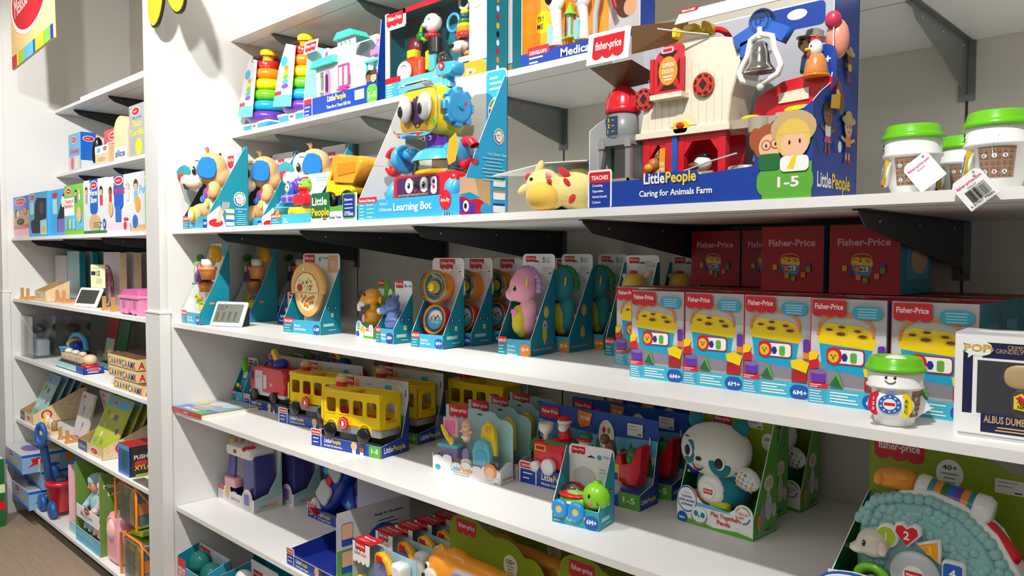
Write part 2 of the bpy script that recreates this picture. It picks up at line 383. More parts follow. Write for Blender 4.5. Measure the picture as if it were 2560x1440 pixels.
# ---------------------------------------------------------------- package helpers
def cbox(t, w, d, h, cf, cr=None, ct=None, cl=None, cb=None, front=None, right=None, top=None, name='carton', left=None):
    b = MB(); cr = cr or cf; ct = ct or cf; cl = cl or cr; cb = cb or cf
    V = [(0, 0, 0), (w, 0, 0), (w, d, 0), (0, d, 0), (0, 0, h), (w, 0, h), (w, d, h), (0, d, h)]
    for f, m in (((0, 3, 2, 1), cf), ((4, 5, 6, 7), ct), ((0, 1, 5, 4), cf), ((1, 2, 6, 5), cr), ((2, 3, 7, 6), cb), ((3, 0, 4, 7), cl)): b.add(V, [f], m)
    if front: front(Face(b, (0, 0, 0), (1, 0, 0), (0, 0, 1)))
    if right: right(Face(b, (w, 0, 0), (0, 1, 0), (0, 0, 1)))
    if left: left(Face(b, (0, d, 0), (0, -1, 0), (0, 0, 1)))
    if top: top(Face(b, (0, 0, h), (1, 0, 0), (0, 1, 0)))
    return b.build(name, t)
def tray(t, w, d, h, lip, out, inn, prof=None, front=None, right=None, back=None, left=None, backh=None, backpoly=None, fpoly=None, name='display_box', th=.0018, frontm=None, backm=None, lin=None, rin=None):
    """open display carton: floor, lip, printed back card and two side panels following prof (y,z)"""
    b = MB(); backh = backh or h
    prof = prof or [(0, 0), (d, 0), (d, h*.93), (d-.012, h*.93), (0, lip)]
    b.box(0, w, 0, d, 0, th, inn)
    bp = backpoly or rrect(0, 0, w, backh, .012)
    b.prism(bp, th, backm or 'white', T(0, d-th, 0), m2=inn)
    X = RZ(90)
    for x, fin in ((0, False), (w, True)):
        pts = [(p[0], p[1]) for p in prof]
        o = [(x, p[0], p[1]) for p in pts]; i = [(x+(-th if fin else th), p[0], p[1]) for p in pts]; n = len(pts)
        oc, ic = (range(n), range(n)[::-1]) if fin else (range(n)[::-1], range(n))
        b.add(o, [tuple(oc)], out); b.add(i, [tuple(ic)], (rin if fin else lin) or inn)
        b.add(o+i, [(k, (k+1) % n, n+(k+1) % n, n+k) if not fin else ((k+1) % n, k, n+k, n+(k+1) % n) for k in range(n)], 'white')
    fp = fpoly or [(0, 0), (w, 0), (w, lip), (0, lip)]
    b.prism(fp, th, frontm or out, T(0, -th*.2, 0), m2='white')
    b.add([(th, th*.85, th), (w-th, th*.85, th), (w-th, th*.85, lip*.98), (th, th*.85, lip*.98)], [(3, 2, 1, 0)], inn)
    if front: front(Face(b, (0, -th*.2, 0), (1, 0, 0), (0, 0, 1)))
    if right: right(Face(b, (w, 0, 0), (0, 1, 0), (0, 0, 1)))
    if back: back(Face(b, (0, d-th, 0), (1, 0, 0), (0, 0, 1)))
    if left: left(Face(b, (th, d, 0), (0, -1, 0), (0, 0, 1)))
    return b.build(name, t)
def fpf(title, w, lip, age='6M+', agec='blue', tagt='DEVELOPS', base='lteal', dark='teal', tagw=.27, two=None):
    """front strip of the teal display cartons"""
    def f(F):
        F.rect(0, 0, w, lip, base); F.rect(0, 0, w*tagw, lip, dark)
        F.rr(0, lip*.72, w*tagw, lip*.4, .003, 'red'); F.text(tagt, w*tagw*.5, lip*.8, lip*.17, 'white', 'c', w=w*tagw*.86)
        F.lines(w*.03, lip*.52, w*tagw*.7, 3, lip*.2, 'ice', lip*.06)
        tl = title.split('|'); y = lip*(.5 if len(tl) > 1 else .35); sz = lip*(.17 if len(tl) < 3 else .14)
        for i, s in enumerate(tl): F.text(s, w*(tagw+.04), y-i*lip*.25, sz, 'white')
        if age: F.poly(circ(w-lip*.35, lip*.34, lip*.42, lip*.36, 20, 0, 180)+[(w-lip*.77, 0), (w, 0), (w, lip*.34)][:2]+[(w, lip*.34)], agec) if False else F.rr(w-lip*.8, 0, lip*.8, lip*.74, lip*.3, agec); F.text(age, w-lip*.4, lip*.3, lip*.24, 'white', 'c', w=lip*.6)
    return f
def social(F, d, h, z=.3):
    F.rect(d*.36, h*z, .012, .014, 'navy'); F.text('f', d*.36+.006, h*z+.002, .010, 'white', 'c'); F.rr(d*.68, h*z+.002, .012, .010, .002, 'navy'); F.rr(d*.68+.003, h*z+.004, .006, .006, .001, 'lpink'); F.rr(d*.52, h*z-.024, .012, .014, .003, 'cream'); F.rr(d*.52+.003, h*z-.02, .006, .006, .002, 'tan')
    F.rect(d*.15, h*.1, d*.5, .010, 'ice'); F.lines(d*.4, h*.05, d*.5, 1, .004, 'ice', .003)
def sticker(F, x, y, w=.035, h=.022):
    F.rect(x, y, w, h, 'sticker'); F.lines(x+w*.1, y+h*.75, w*.75, 2, h*.27, 'grey', h*.07); F.rect(x+w*.68, y+h*.12, w*.24, h*.1, 'black')
def hang(F, x, y, s=.02): F.poly([(x-s, y), (x+s, y), (x+s*.6, y+s*.3), (x+s*.25, y+s*.35), (x, y+s*.6), (x-s*.25, y+s*.35), (x-s*.6, y+s*.3)], 'dark')
def age15(F, x, y, w, h): F.rr(x, y, w, h, h*.25, 'green'); F.text('1-5', x+w*.5, y+h*.3, h*.38, 'white', 'c', w=w*.6)
def kid(F, x, y, s, hair='hair', skin='skin', hat=None, shirt=None):
    """small printed child portrait"""
    if shirt: F.rr(x-s*.6, y-s*1.7, s*1.2, s*1.1, s*.3, shirt)
    F.ell(x, y+s*.12, s*1.02, s*1.0, hair); F.ell(x, y-s*.1, s*.8, s*.78, skin); F.ell(x-s*.3, y-s*.05, s*.08, s*.11, 'black', 8); F.ell(x+s*.3, y-s*.05, s*.08, s*.11, 'black', 8); F.ell(x, y-s*.45, s*.18, s*.06, 'dred', 8)
    F.poly(circ(x, y+s*.25, s*.86, s*.6, 12, 10, 170), hair)
    if hat: F.ell(x, y+s*.55, s*1.5, s*.4, hat); F.ell(x, y+s*.85, s*.75, s*.5, hat)
def kidfull(F, x, y, s, hair, skin, shirt, pants, hat=None):
    F.rr(x-s*.5, y-s*2.9, s*.36, s*1.3, s*.1, skin); F.rr(x+s*.14, y-s*2.9, s*.36, s*1.3, s*.1, skin); F.rr(x-s*.62, y-s*3.1, s*.5, s*.3, s*.1, 'dred'); F.rr(x+s*.14, y-s*3.1, s*.5, s*.3, s*.1, 'dred')
    F.poly([(x-s*.35, y-s*1.4), (x+s*.35, y-s*1.4), (x+s*.75, y-s*2.2), (x-s*.75, y-s*2.2)], pants)
    F.poly([(x-s*1.5, y-s*1.1), (x-s*1.4, y-s*.85), (x-s*.5, y-s*1.1), (x-s*.5, y-s*1.4)], skin); F.poly([(x+s*1.5, y-s*1.1), (x+s*1.4, y-s*.85), (x+s*.5, y-s*1.1), (x+s*.5, y-s*1.4)], skin)
    F.rr(x-s*.55, y-s*1.7, s*1.1, s*1.0, s*.2, shirt); kid(F, x, y, s, hair, skin, hat)

# ================================================================ deep fourth shelf of the near bay
def blocks_art(F, x, y, s):
    """printed bucket with shape lid; s = width"""
    F.poly([(x+s*.05, y+s*.12), (x+s*.12, y+s*.0), (x+s*.72, y-s*.06), (x+s*.8, y+s*.02), (x+s*.86, y+s*.42), (x, y+s*.5)], 'p_cyan')
    F.poly([(x-s*.03, y+s*.5), (x+s*.02, y+s*.42), (x+s*.86, y+s*.36), (x+s*.9, y+s*.48), (x+s*.86, y+s*.62), (x+s*.7, y+s*.72), (x+s*.16, y+s*.76), (x, y+s*.66)], 'p_yellow')
    for a, c, r in ((.17, .66, .08), (.37, .71, .08), (.36, .6, .11), (.62, .66, .08), (.7, .58, .1)): F.ell(x+s*a, y+s*c, s*r, s*r*.45, 'gold', 10); F.ell(x+s*a, y+s*c-.001, s*r*.7, s*r*.28, 'brown', 8)
    P = []; Q = []
    for i in range(13):
        a = math.radians(180-i*15); sa = max(0, math.sin(a))**.6; P.append((x+s*.43+s*.46*math.cos(a), y+s*.56+s*.37*sa)); Q.append((x+s*.43+s*.415*math.cos(a), y+s*.56+s*.31*sa))
    F.poly(P+Q[::-1], 'p_terra')
    F.rr(x+s*.14, y+s*.1, s*.6, s*.26, s*.06, 'dred'); F.rr(x+s*.16, y+s*.12, s*.56, s*.22, s*.05, 'white'); F.ell(x+s*.26, y+s*.23, s*.13, s*.15, 'p_red', 12); F.ell(x+s*.25, y+s*.22, s*.09, s*.1, 'gold', 12); F.ell(x+s*.22, y+s*.24, s*.012, s*.014, 'black', 6); F.ell(x+s*.28, y+s*.24, s*.012, s*.014, 'black', 6); F.ell(x+s*.25, y+s*.2, s*.014, s*.03, 'brown', 6); F.rr(x+s*.52, y+s*.14, s*.1, s*.16, s*.03, 'green'); F.ell(x+s*.43, y+s*.22, s*.05, s*.07, 'navy', 6)
def b_front(w, h):
    def f(F):
        F.rect(.002, 0, w-.003, h, 'blockgrey'); F.poly([(.002, h*.18), (w-.001, h*.18), (w-.001, h*.36), (w*.5, h*.42), (.002, h*.38)], 'violetgrey'); F.rect(.002, h*.4, w-.003, h*.28, 'lgrey')
        blocks_art(F, w*.12, h*.33, w*.83)
        F.rr(0, h*.33, w*.13, h*.1, .003, 'p_red'); F.poly([(w*.0, h*.4), (w*.1, h*.42), (w*.14, h*.48), (w*.04, h*.5), (0, h*.48)], 'p_yellow'); F.rr(w*.03, h*.2, w*.2, h*.11, .006, 'p_purple'); F.ell(w*.13, h*.3, w*.1, h*.022, 'violet')
        F.poly([(w*.28, h*.18), (w*.47, h*.17), (w*.4, h*.31)], 'dgreen'); F.poly([(w*.4, h*.31), (w*.47, h*.17), (w*.44, h*.19), (w*.36, h*.3)], 'green')
        F.rect(w*.74, h*.17, w*.22, h*.1, 'dred'); F.poly([(w*.74, h*.3), (w*.95, h*.26), (w*.99, h*.36), (w*.86, h*.4), (w*.72, h*.37)], 'p_yellow'); F.rect(w*.9, h*.4, w*.09, h*.1, 'p_orange'); F.rr(w*.9, h*.46, w*.095, h*.13, .004, 'p_purple')
        F.rr(w*.57, h*.82, w*.38, h*.12, .011, 'lteal'); F.lines(w*.61, h*.91, w*.3, 4, h*.025, 'ice', h*.01, 'c')
        F.rect(0, 0, w, h*.155, 'sky2'); F.rect(0, 0, w*.25, h*.15, 'lteal'); F.rr(0, h*.145, w*.27, h*.05, .002, 'red'); F.lines(w*.02, h*.175, w*.17, 2, h*.018, 'white', h*.006)
        F.lines(w*.02, h*.115, w*.2, 5, h*.025, 'white', h*.008); F.lines(w*.3, h*.115, w*.38, 4, h*.028, 'white', h*.012)
        F.rr(w*.72, 0, w*.28, h*.14, w*.12, 'blue'); F.text('6M+', w*.87, h*.045, h*.042, 'white', 'c', w=w*.2)
        F.logo(w*.04, h*.868, w*.45)
    return f
def b_top(w, d):
    def f(F):
        F.text('Fisher-Price', w*.12, d*.7, d*.1, 'lpink', w=w*.75)
        blocks_art(F, w*.33, d*.28, w*.34)
        for a, c, m in ((.2, .33, 'gold'), (.28, .27, 'purple'), (.4, .2, 'p_orange'), (.5, .16, 'green'), (.66, .22, 'p_orange'), (.74, .36, 'purple'), (.74, .3, 'green')): F.rr(w*a, d*c, w*.07, d*.08, .002, m)
    return f
BW, BD, BH = .137, .139, .196
bt = thing('block_bucket_box', 'front row block carton, second full one from the left', 'toy box', (-.884, 1.445, S5), .3, 'block bucket cartons')
cbox(bt, BW, BD, BH, 'p_red', 'teal', 'dred', front=b_front(BW, BH), top=b_top(BW, BD), right=lambda F: F.rect(.03, .02, .09, .14, 'lteal').ell(.07, .08, .03, .05, 'skin'), name='printed_carton')
for x, y, rz, s in ((-1.023, 1.445, .3, 'leftmost full one'), (-.745, 1.442, .2, 'the middle one'), (-.604, 1.428, -.6, 'just left of the coffee cup toy'), (-.463, 1.432, -.6, 'behind the smiling coffee cup toy')):
    dup(bt, (x, y, S5), rz, 'front row carton printed with a block bucket, '+s)
for y, r in ((1.590, 'second'), (1.732, 'third')):
    for i in range(5): dup(bt, (-1.023+.1395*i, y, S5), 0, 'red topped block carton in the %s row, %s from the left' % (r, ['first', 'second', 'third', 'fourth', 'fifth'][i]))
dup(bt, (-1.168, 1.585, S5), .2, 'block carton set back at the left end of the row, half hidden')
def lying(x, y, lb):
    r = dup(bt, (0, 0, 0), 0, lb); r.rotation_euler = (math.radians(90), 0, 0); r.location = (x, y+BH, S5+BH+.002)
lying(-.640, 1.60, 'lying carton with red face forward, rightmost on the stack, teal side showing')
lying(-.793, 1.61, 'lying carton with red face forward, second from right on the stack')
lying(-.932, 1.785, 'lying red carton half hidden behind the two nearest ones on top')
lying(-1.072, 1.78, 'lying red carton set back left of the two nearest ones on top')
# ---- coffee cup toys
def cup(scale=1.0, label='', loc=(0, 0, 0), rz=0, baseface=True):
    t = thing('coffee_cup_toy', label, 'toy cup', loc, rz, 'coffee cup toys')
    k = scale*1.02; zk = scale*.915; b = MB(); b.M = S3(k, k, zk)
    b.lathe([(0, .001), (.026, .0), (.0285, .002), (.0305, .014), (.032, .016), (.0385, .066), (.0425, .068), (.043, .0715), (.040, .074), (.0415, .096), (.041, .097), (0, .097)], 'p_white', 40); b.build('cup_body', t)
    b = MB(); b.M = S3(k, k, zk)
    b.lathe([(.040, .0955), (.0445, .0965), (.0455, .099), (.0445, .1035), (.042, .106), (.0405, .108), (.0385, .119), (.0365, .121), (.0335, .121), (.032, .117), (0, .116)], 'p_green', 40); b.build('lid', t)
    b = MB(); b.M = S3(k, k, zk); b.ell((0, 0, .1155), (.017, .017, .009), 'p_cream'); b.build('cup_button', t)
    # sleeve: curved patch with pattern
    b = MB(); b.M = S3(k, k, zk)
    def surf(a, z, o=.0005): r = .0322+(z-.016)*(.0385-.032)/.05+o; A = math.radians(a); return (r*math.cos(A), r*math.sin(A), z)
    def patch(a0, a1, z0, z1, m, o=.0005, n=8):
        vs = []; 
        for i in range(n+1):
            a = a0+(a1-a0)*i/n; vs += [surf(a, z0, o), surf(a, z1, o)]
        b.add(vs, [(2*i, 2*i+2, 2*i+3, 2*i+1) for i in range(n)], m, True)
    def spatch(cx, cz, pts, m, o):
        b.add([surf(cx+p[0], cz+p[1], o) for p in pts], [tuple(range(len(pts)))], m)
    for a0, a1 in ((-40, 30), (150, 215)):
        b = MB(); b.M = S3(k, k, zk); patch(a0, a1, .018, .064, 'sleeve'); rnd = random.Random(3)
        for i in range(6):
            for j in range(5):
                cx = a0+5+i*(a1-a0-8)/5.5; cz = .0225+j*.0088; q = (i+j) % 3
                if q == 0: spatch(cx, cz, circ(0, 0, 3.8, .0026, 10), 'sleeved', .0008); spatch(cx, cz, circ(0, 0, 2.3, .0016, 8), 'sleeve', .001)
                elif q == 1: spatch(cx, cz, [(-3.4, -.0024), (3.4, -.0024), (3.4, .0024), (-3.4, .0024)], 'sleeved', .0008); spatch(cx, cz, [(-2, -.0014), (2, -.0014), (2, .0014), (-2, .0014)], 'sleeve', .001)
                else: spatch(cx, cz, [(-3.8, -.0024), (3.8, -.0024), (0, .003)], 'sleeved', .0008); spatch(cx, cz, [(-1.8, -.0014), (1.8, -.0014), (0, .0012)], 'sleeve', .001)
        for i, (ch, m) in enumerate((('2', 'navy'), ('B', 'red'), ('A', 'blue'), ('C', 'navy'), ('1', 'dgreen'), ('3', 'red'))):
            cx = a0+12+(i % 3)*19; cz = .027+(i//3)*.024; spatch(cx, cz, circ(0, 0, 5, .0036, 12), 'white', .0012)
            v, f, x0, x1, y0, y1 = text_mesh(ch, True); b.add([surf(cx+((p[0]-(x0+x1)/2)*9), cz+(p[1]-.35)*.0058, .0014) for p in v], f, m)
        b.build('patterned_sleeve', t)
    # activity face at -90 degrees
    X = RZ(-90) @ T(.0345, 0, .041) @ RY(90-7)   # local: x->-up, y->right, z->out
    def disc(r, h, m, ox=0, oy=0, z=.0): b.cyl(r, z, z+h, m, X @ T(ox, oy, 0), 28)
    b = MB(); b.M = S3(k, k, zk); b.ell((0, 0, 0), (.0235, .034, .006), 'p_white', X, 24); b.build('panel', t)
    b = MB(); b.M = S3(k, k, zk); disc(.0165, .0075, 'p_blue'); disc(.0095, .0082, 'p_white'); b.box(-.0028, .0022, -.008, .008, .0082, .0086, 'p_red', X)
    for i in range(10): disc(.0018, .0080, 'p_lgrey', .013*math.cos(i*.628), .013*math.sin(i*.628))
    b.build('dial', t)
    for nm, m, s, tx in (('number_button', 'p_red', -1, '123'), ('letter_button', 'p_yellow', 1, 'ABC')):
        b = MB(); b.M = S3(k, k, zk)
        P = [(-.021*math.cos(math.radians(a)), s*(.019+.013*math.sin(math.radians(a)))) for a in range(0, 181, 15)]
        Q = [(-.017*math.cos(math.radians(a)), s*(.017+.003*math.sin(math.radians(a)))) for a in range(180, -1, -15)]
        pts = P+Q; n = len(pts); zt = [.0075-.0035*(abs(p[1])/.032)**2 for p in pts]
        vs = [(p[0], p[1], 0) for p in pts]+[(p[0], p[1], z) for p, z in zip(pts, zt)]
        q = len(P); fs = [(i, (i+1) % n, n+(i+1) % n, n+i) for i in range(n)]+[(n+i, n+i+1, n+n-2-i, n+n-1-i) for i in range(q-1)]
        b.add(vs, fs, m, False, X); b.add(vs, [f[::-1] for f in fs], m, False, X)
        for i, ch in enumerate(tx):
            v, f, x0, x1, y0, y1 = text_mesh(ch, True); b.add([(-(.0085-i*.009)-(p[1]-.35)*.008, s*.0235+(p[0]-(x0+x1)/2)*.008, .0074) for p in v], f, 'white' if s < 0 else 'dgreen', False, X)
        b.build(nm, t)
    b = MB(); b.M = S3(k, k, zk)
    for s in (-1, 1):
        b.ell((0, 0, 0), (.0022, .001, .0032), 'black', RZ(-90+s*9) @ T(.0409, 0, .0885) @ RZ(90), 12)
        b.ell((0, 0, 0), (.0008, .001, .0009), 'white', RZ(-90+s*9) @ T(.0417, -.0006, .0895) @ RZ(90), 8)
    b.tube([(.0412*math.cos(math.radians(a)), .0412*math.sin(math.radians(a)), .0785+.0045*((a+90)/11)**2) for a in range(-101, -78, 2)], .0006, 'black')
    if baseface: b.build('face', t)
    return t
def pricetag(t, X, barcode=True, w=.05, h=.055):
    b = MB(); b.prism([(0, 0), (w, 0), (w, h-.006), (w-.006, h), (.006, h), (0, h-.006)], .0022, 'white', X, m2='lgrey')
    F = Face(b, (0, 0, 0), (1, 0, 0), (0, 0, 1), X)
    F.text('fisher-price.com', w*.08, h*.72, h*.09, 'hotpink', w=w*.84); F.text('GHL39', w*.35, h*.6, h*.05, 'grey', w=w*.3)
    if barcode:
        x = w*.2; rnd = random.Random(5)
        while x < w*.85:
            q = rnd.choice((.0004, .0008, .0012)); F.rect(x, h*.16, q, h*.4, 'black'); x += q+rnd.choice((.0004, .0007))
        F.text('6 87961 79660', w*.08, h*.05, h*.07, 'dark', w=w*.8)
    F.ell(w*.8, h*.9, .0022, .0022, 'grey', 10)
    return b.build('price_tag', t)
KU = 1.0
c1 = cup(1.0, 'smiling coffee cup toy with green lid standing on the front edge of the shelf', (-.424, 1.338, S5), 8)
pricetag(c1, T(.030, .0, .012) @ RZ(25) @ RY(-35), False, .03, .036)
c2 = cup(1.05, 'left green lidded coffee cup toy on the eye level shelf, yellow button at its left', (-.42, 1.385, S4), -72)
pricetag(c2, RZ(72) @ T(.028, -.045, .003) @ RY(-38), False, .045, .05)
c3 = cup(.96, 'coffee cup toy standing behind and between the other two, only lid and sleeve showing', (-.372, 1.50, S4), -72)
c4 = cup(1.06, 'nearest coffee cup toy at the right edge, large price tag hanging over the shelf edge', (-.289, 1.345, S4), -75)
pricetag(c4, RZ(75) @ T(-.012, -.088, -.034) @ RY(-38), True, .045, .048)
b = MB(); b.tube([(.01, -.0425, .08), (.005, -.06, .06), (.013, -.071, .012)], .0004, 'haze', RZ(75)); b.build('plastic_loop', c4)
# ---- collectible figure box, plain stand-in figure
def popb():
    t = thing('figure_window_box', 'white and navy window box holding a plain bearded vinyl figure, yellow clearance stickers on it', 'toy box', (-.331, 1.312, S5), 3)
    w, d, h = .12, .09, .159
    def front(F):
        F.rect(0, 0, w, h, 'white'); F.rect(.011, h*.24, .098, h*.66, 'pnavy'); F.rect(.024, h*.22, .085, h*.6, 'white'); F.rect(.03, h*.25, .075, h*.5, 'dark')
        F.rect(.036, .012, .084, .031, 'pnavy'); F.rect(.036, h*.775, .084, h*.145, 'pnavy')
        F.ell(.03, h*.86, .02, .0115, 'white', 24); F.poly([(.018, h*.82), (.026, h*.81), (.017, h*.76)], 'white'); F.text('POP!', .0125, h*.83, .0105, 'black', w=.037); F.text('POP!', .013, h*.833, .0095, 'gold', w=.0355)
        F.text('CRIMES', .068, h*.865, .006, 'tan', w=.022, bold=False); F.text('GRINDELWALD', .053, h*.825, .0065, 'tan', w=.052, bold=False); F.ell(.114, h*.85, .007, .009, 'gold'); F.text('1', .1125, h*.83, .008, 'white')
        F.text('ALBUS DUMBLEDORE', .04, .027, .0105, 'tan', w=.085); F.lines(.046, .020, .06, 2, .0045, 'tan', .0022, 'c'); F.lines(.006, .006, .11, 1, .004, 'grey', .002)
    def cav(F): pass
    b = MB(); th = .001
    for x0, x1, y0, y1, z0, z1, m in ((0, w, 0, d, 0, th, 'white'), (0, w, 0, d, h-th, h, 'white'), (0, th, 0, d, 0, h, 'white'), (w-th, w, 0, d, 0, h, 'white'), (0, w, d-th, d, 0, h, 'pnavy')): b.box(x0, x1, y0, y1, z0, z1, m)
    front(Face(b, (0, .001, 0), (1, 0, 0), (0, 0, 1))); F = Face(b, (0, 0, h), (1, 0, 0), (0, 1, 0)); F.rect(.0, .0, w, d, 'lgrey'); F.ell(w*.5, d*.5, .04, .025, 'white'); 
    b.build('printed_carton', t)
    b = MB(); b.ell((.088, -.0, .098), (.024, .0035, .018), 'tan', None, 20, .8); b.ell((.088, .0, .06), (.016, .003, .022), 'slate2', None, 16); b.build('plain_figure', t)
    b = MB(); b.box(.03, .105, -.0046, -.004, h*.25, h*.75, 'film'); b.build('window', t)
    b = MB(); F = Face(b, (0, -.005, 0), (1, 0, 0), (0, 0, 1))
    F.poly([(.078, .052), (.092, .05), (.108, .034), (.12, .04), (.119, .055), (.1, .062), (.088, .076), (.078, .07)], 'yellow'); F.poly([(.08, .068), (.086, .072), (.118, .043), (.114, .038)], 'red'); F.text('Now $3.99', .082, .062, .005, 'black', w=.03, rot=-40); F.text('Now', .083, .053, .005, 'black', w=.012)
    b.build('clearance_sticker', t)
popb()
# ---- hanging cards at the far right
for i in range(3):
    t = thing('carded_toy', 'pale blue carded toy with red bead at the right edge, %s of three' % ['front one', 'middle one', 'rear one'][i], 'carded toy', (-.255+.008*i, 1.44+.035*i, S5), 0, 'pale carded toys')
    tray(t, .12, .03, .205, .03, 'teal', 'teal', front=fpf('Toy', .12, .03), back=lambda F: (F.rr(0, 0, .12, .205, .01, 'ice2'), F.logo(.01, .185, .055), F.text('Try Me!', .01, .16, .007, 'teal'), F.ell(.055, .165, .008, .008, 'lteal'), hang(F, .07, .178, .01)))
    b = MB(); b.ell((.06, .018, .145), (.016, .008, .016), 'p_red'); b.torus(.022, .003, 'clear', T(.06, .018, .145) @ RX(90)); b.build('bead_ring', t)
# ---- seahorses
def seahorse(body, head, mane, belly, fin, label, loc, rz, badge='orange'):
    w, d, h, lip = .112, .117, .278, .044
    t = thing('plush_seahorse_pack', label, 'plush toy', loc, rz, 'seahorse plush packs')
    tray(t, w, d, h, lip, 'teal', 'teal', prof=[(0, 0), (d, 0), (d, h*.8), (d-.004, h*.86), (0, lip)],
         front=fpf('Soothe|& Glow|Seahorse', w, lip, '0+', badge),
         right=lambda F: (F.ell(d*.62, h*.42, .013, .017, 'gold', 14), F.lines(d*.54, h*.44, .02, 3, .006, 'white', .002), F.ell(d*.56, h*.27, .012, .02, body), F.ell(d*.56, h*.19, .011, .018, belly), F.ell(d*.56, h*.29, .003, .003, 'black'), F.poly([(d*.5, h*.15), (d*.62, h*.15), (d*.56, h*.09)], body), F.text('Soothe & Glow Seahorse', d*.1, h*.05, .006, 'ice', w=d*.75)),
         back=lambda F: (F.logo(.012, h*.93, .034), hang(F, w*.45, h*.915, .01), F.text('5', w*.62, h*.915, .014, 'teal'), F.lines(w*.72, h*.95, .022, 3, .005, 'lteal', .0015), sticker(F, w*.6, h*.79), F.ell(w*.55, h*.62, w*.33, h*.17, 'lgrey')))
    cx = w*.47
    b = MB(); b.ell((cx-.004, .05, .185), (.04, .037, .045), 'M'); b.ell((cx-.026, .035, .165), (.024, .022, .02), 'M'); b.ell((cx, .055, .21), (.034, .03, .03), 'M')
    def fix(b, m): b.names = [m if n == 'M' else n for n in b.names]; return b
    hd = fix(b, head).build('head', t, mods=remesh(.0035))
    b = MB(); b.ell((cx+.012, .055, .12), (.027, .026, .04), 'M'); b.ell((cx+.008, .055, .085), (.029, .027, .035), 'M'); b.tube([(cx+.01, .06, .07), (cx+.004, .062, .052), (cx-.006, .05, .046)], [.022, .017, .010], 'M'); fix(b, head).build('body', t, mods=remesh(.0035))
    b = MB(); b.ell((cx-.008, .04, .105), (.024, .02, .032), 'M'); b.ell((cx-.006, .038, .082), (.024, .02, .03), 'M'); b.ell((cx, .044, .062), (.017, .015, .02), 'M'); by = fix(b, belly).build('belly', t, mods=remesh(.003))
    b = MB(); b.ell((cx-.018, .021, .118), (.007, .003, .007), 'p_pink'); b.ell((cx-.008, .0205, .118), (.007, .003, .007), 'p_pink'); b.ell((cx-.013, .020, .111), (.006, .003, .007), 'p_pink'); b.build('heart_patch', by)
    b = MB()
    for i in range(9):
        a = math.radians(118-i*17); b.ell((cx+.003+.043*math.cos(a), .058, .192+.046*math.sin(a)), (.0095, .007+.003*(i % 2), .0095), mane, None, 10)
    b.build('ruffle_mane', hd)
    b = MB(); b.ell((0, 0, 0), (.0055, .002, .0075), 'black', T(cx-.006, .0135, .182), 12); b.ell((0, 0, 0), (.0018, .001, .002), 'white', T(cx-.008, .0115, .186), 8); b.build('eye', hd)
    b = MB(); b.ell((0, 0, 0), (.0035, .003, .015), 'f_yellow', T(cx+.029, .0225, .2) @ RY(8), 10); b.build('gill', hd)
    b = MB()
    for i in range(5): b.ell((0, 0, 0), (.014, .004, .004), fin, T(cx+.044, .055, .1) @ RY(-50+i*24) @ T(.004, 0, 0), 8)
    b.build('fin', t)
    return t
seahorse('f_pink', 'f_pink', 'f_lav', 'f_olive', 'f_lav', 'pink plush seahorse with lavender ruffle and yellow belly in a teal pack', (-1.519, 1.512, S5), 7)
s2 = seahorse('f_lteal', 'f_lteal', 'f_green', 'f_olive', 'f_orange', 'teal plush seahorse directly right of the pink one, orange badge on its carton', (-1.5, 1.655, S5), 4)
dup(s2, (-1.475, 1.79, S5), 0, 'rear teal plush seahorse, standing deepest on the shelf beside the yellow plush')
# ---- yellow plush deer cards
def deer(label, loc, rz):
    w, d, h, lip = .112, .095, .275, .044
    t = thing('yellow_plush_pack', label, 'plush toy', loc, rz, 'yellow plush packs')
    tray(t, w, d, h, lip, 'teal', 'teal', front=fpf('Plush', w, lip, None), back=lambda F: (F.logo(.012, h*.93, .034), hang(F, w*.5, h*.915, .011), F.lines(w*.6, h*.93, .035, 3, .006, 'grey', .002), sticker(F, w*.62, h*.75, .03, .018)))
    b = MB(); b.ell((w*.47, .06, .19), (.036, .032, .038), 'f_myellow'); b.ell((w*.47, .06, .11), (.034, .03, .06), 'f_myellow'); b.build('plush_body', t, mods=remesh(.0035))
    b = MB(); b.ell((0, 0, 0), (.016, .006, .008), 'f_myellow', T(w*.82, .07, .222) @ RY(-40)); b.ell((0, 0, 0), (.012, .003, .005), 'f_lpink', T(w*.82, .064, .222) @ RY(-40)); b.build('ear', t)
    b = MB(); b.ell((0, 0, 0), (.012, .006, .008), 'f_lpink', T(w*.14, .07, .215) @ RY(40)); b.build('ear', t)
    b = MB(); b.ell((w*.47, .055, .228), (.012, .008, .005), 'f_red'); b.build('hair_tuft', t)
    for s in (-1, 1): b = MB(); b.tube([(w*.47+s*.014-.005, .03, .19), (w*.47+s*.014, .028, .186), (w*.47+s*.014+.005, .03, .19)], .0012, 'black'); b.build('closed_eye', t)
    return t
de = deer('yellow plush with pink ears on a white card, standing right of the rear seahorse', (-1.29, 1.70, S5), 0)
dup(de, (-1.205, 1.80, S5), 0, 'second yellow plush card, further back and half hidden behind the first')
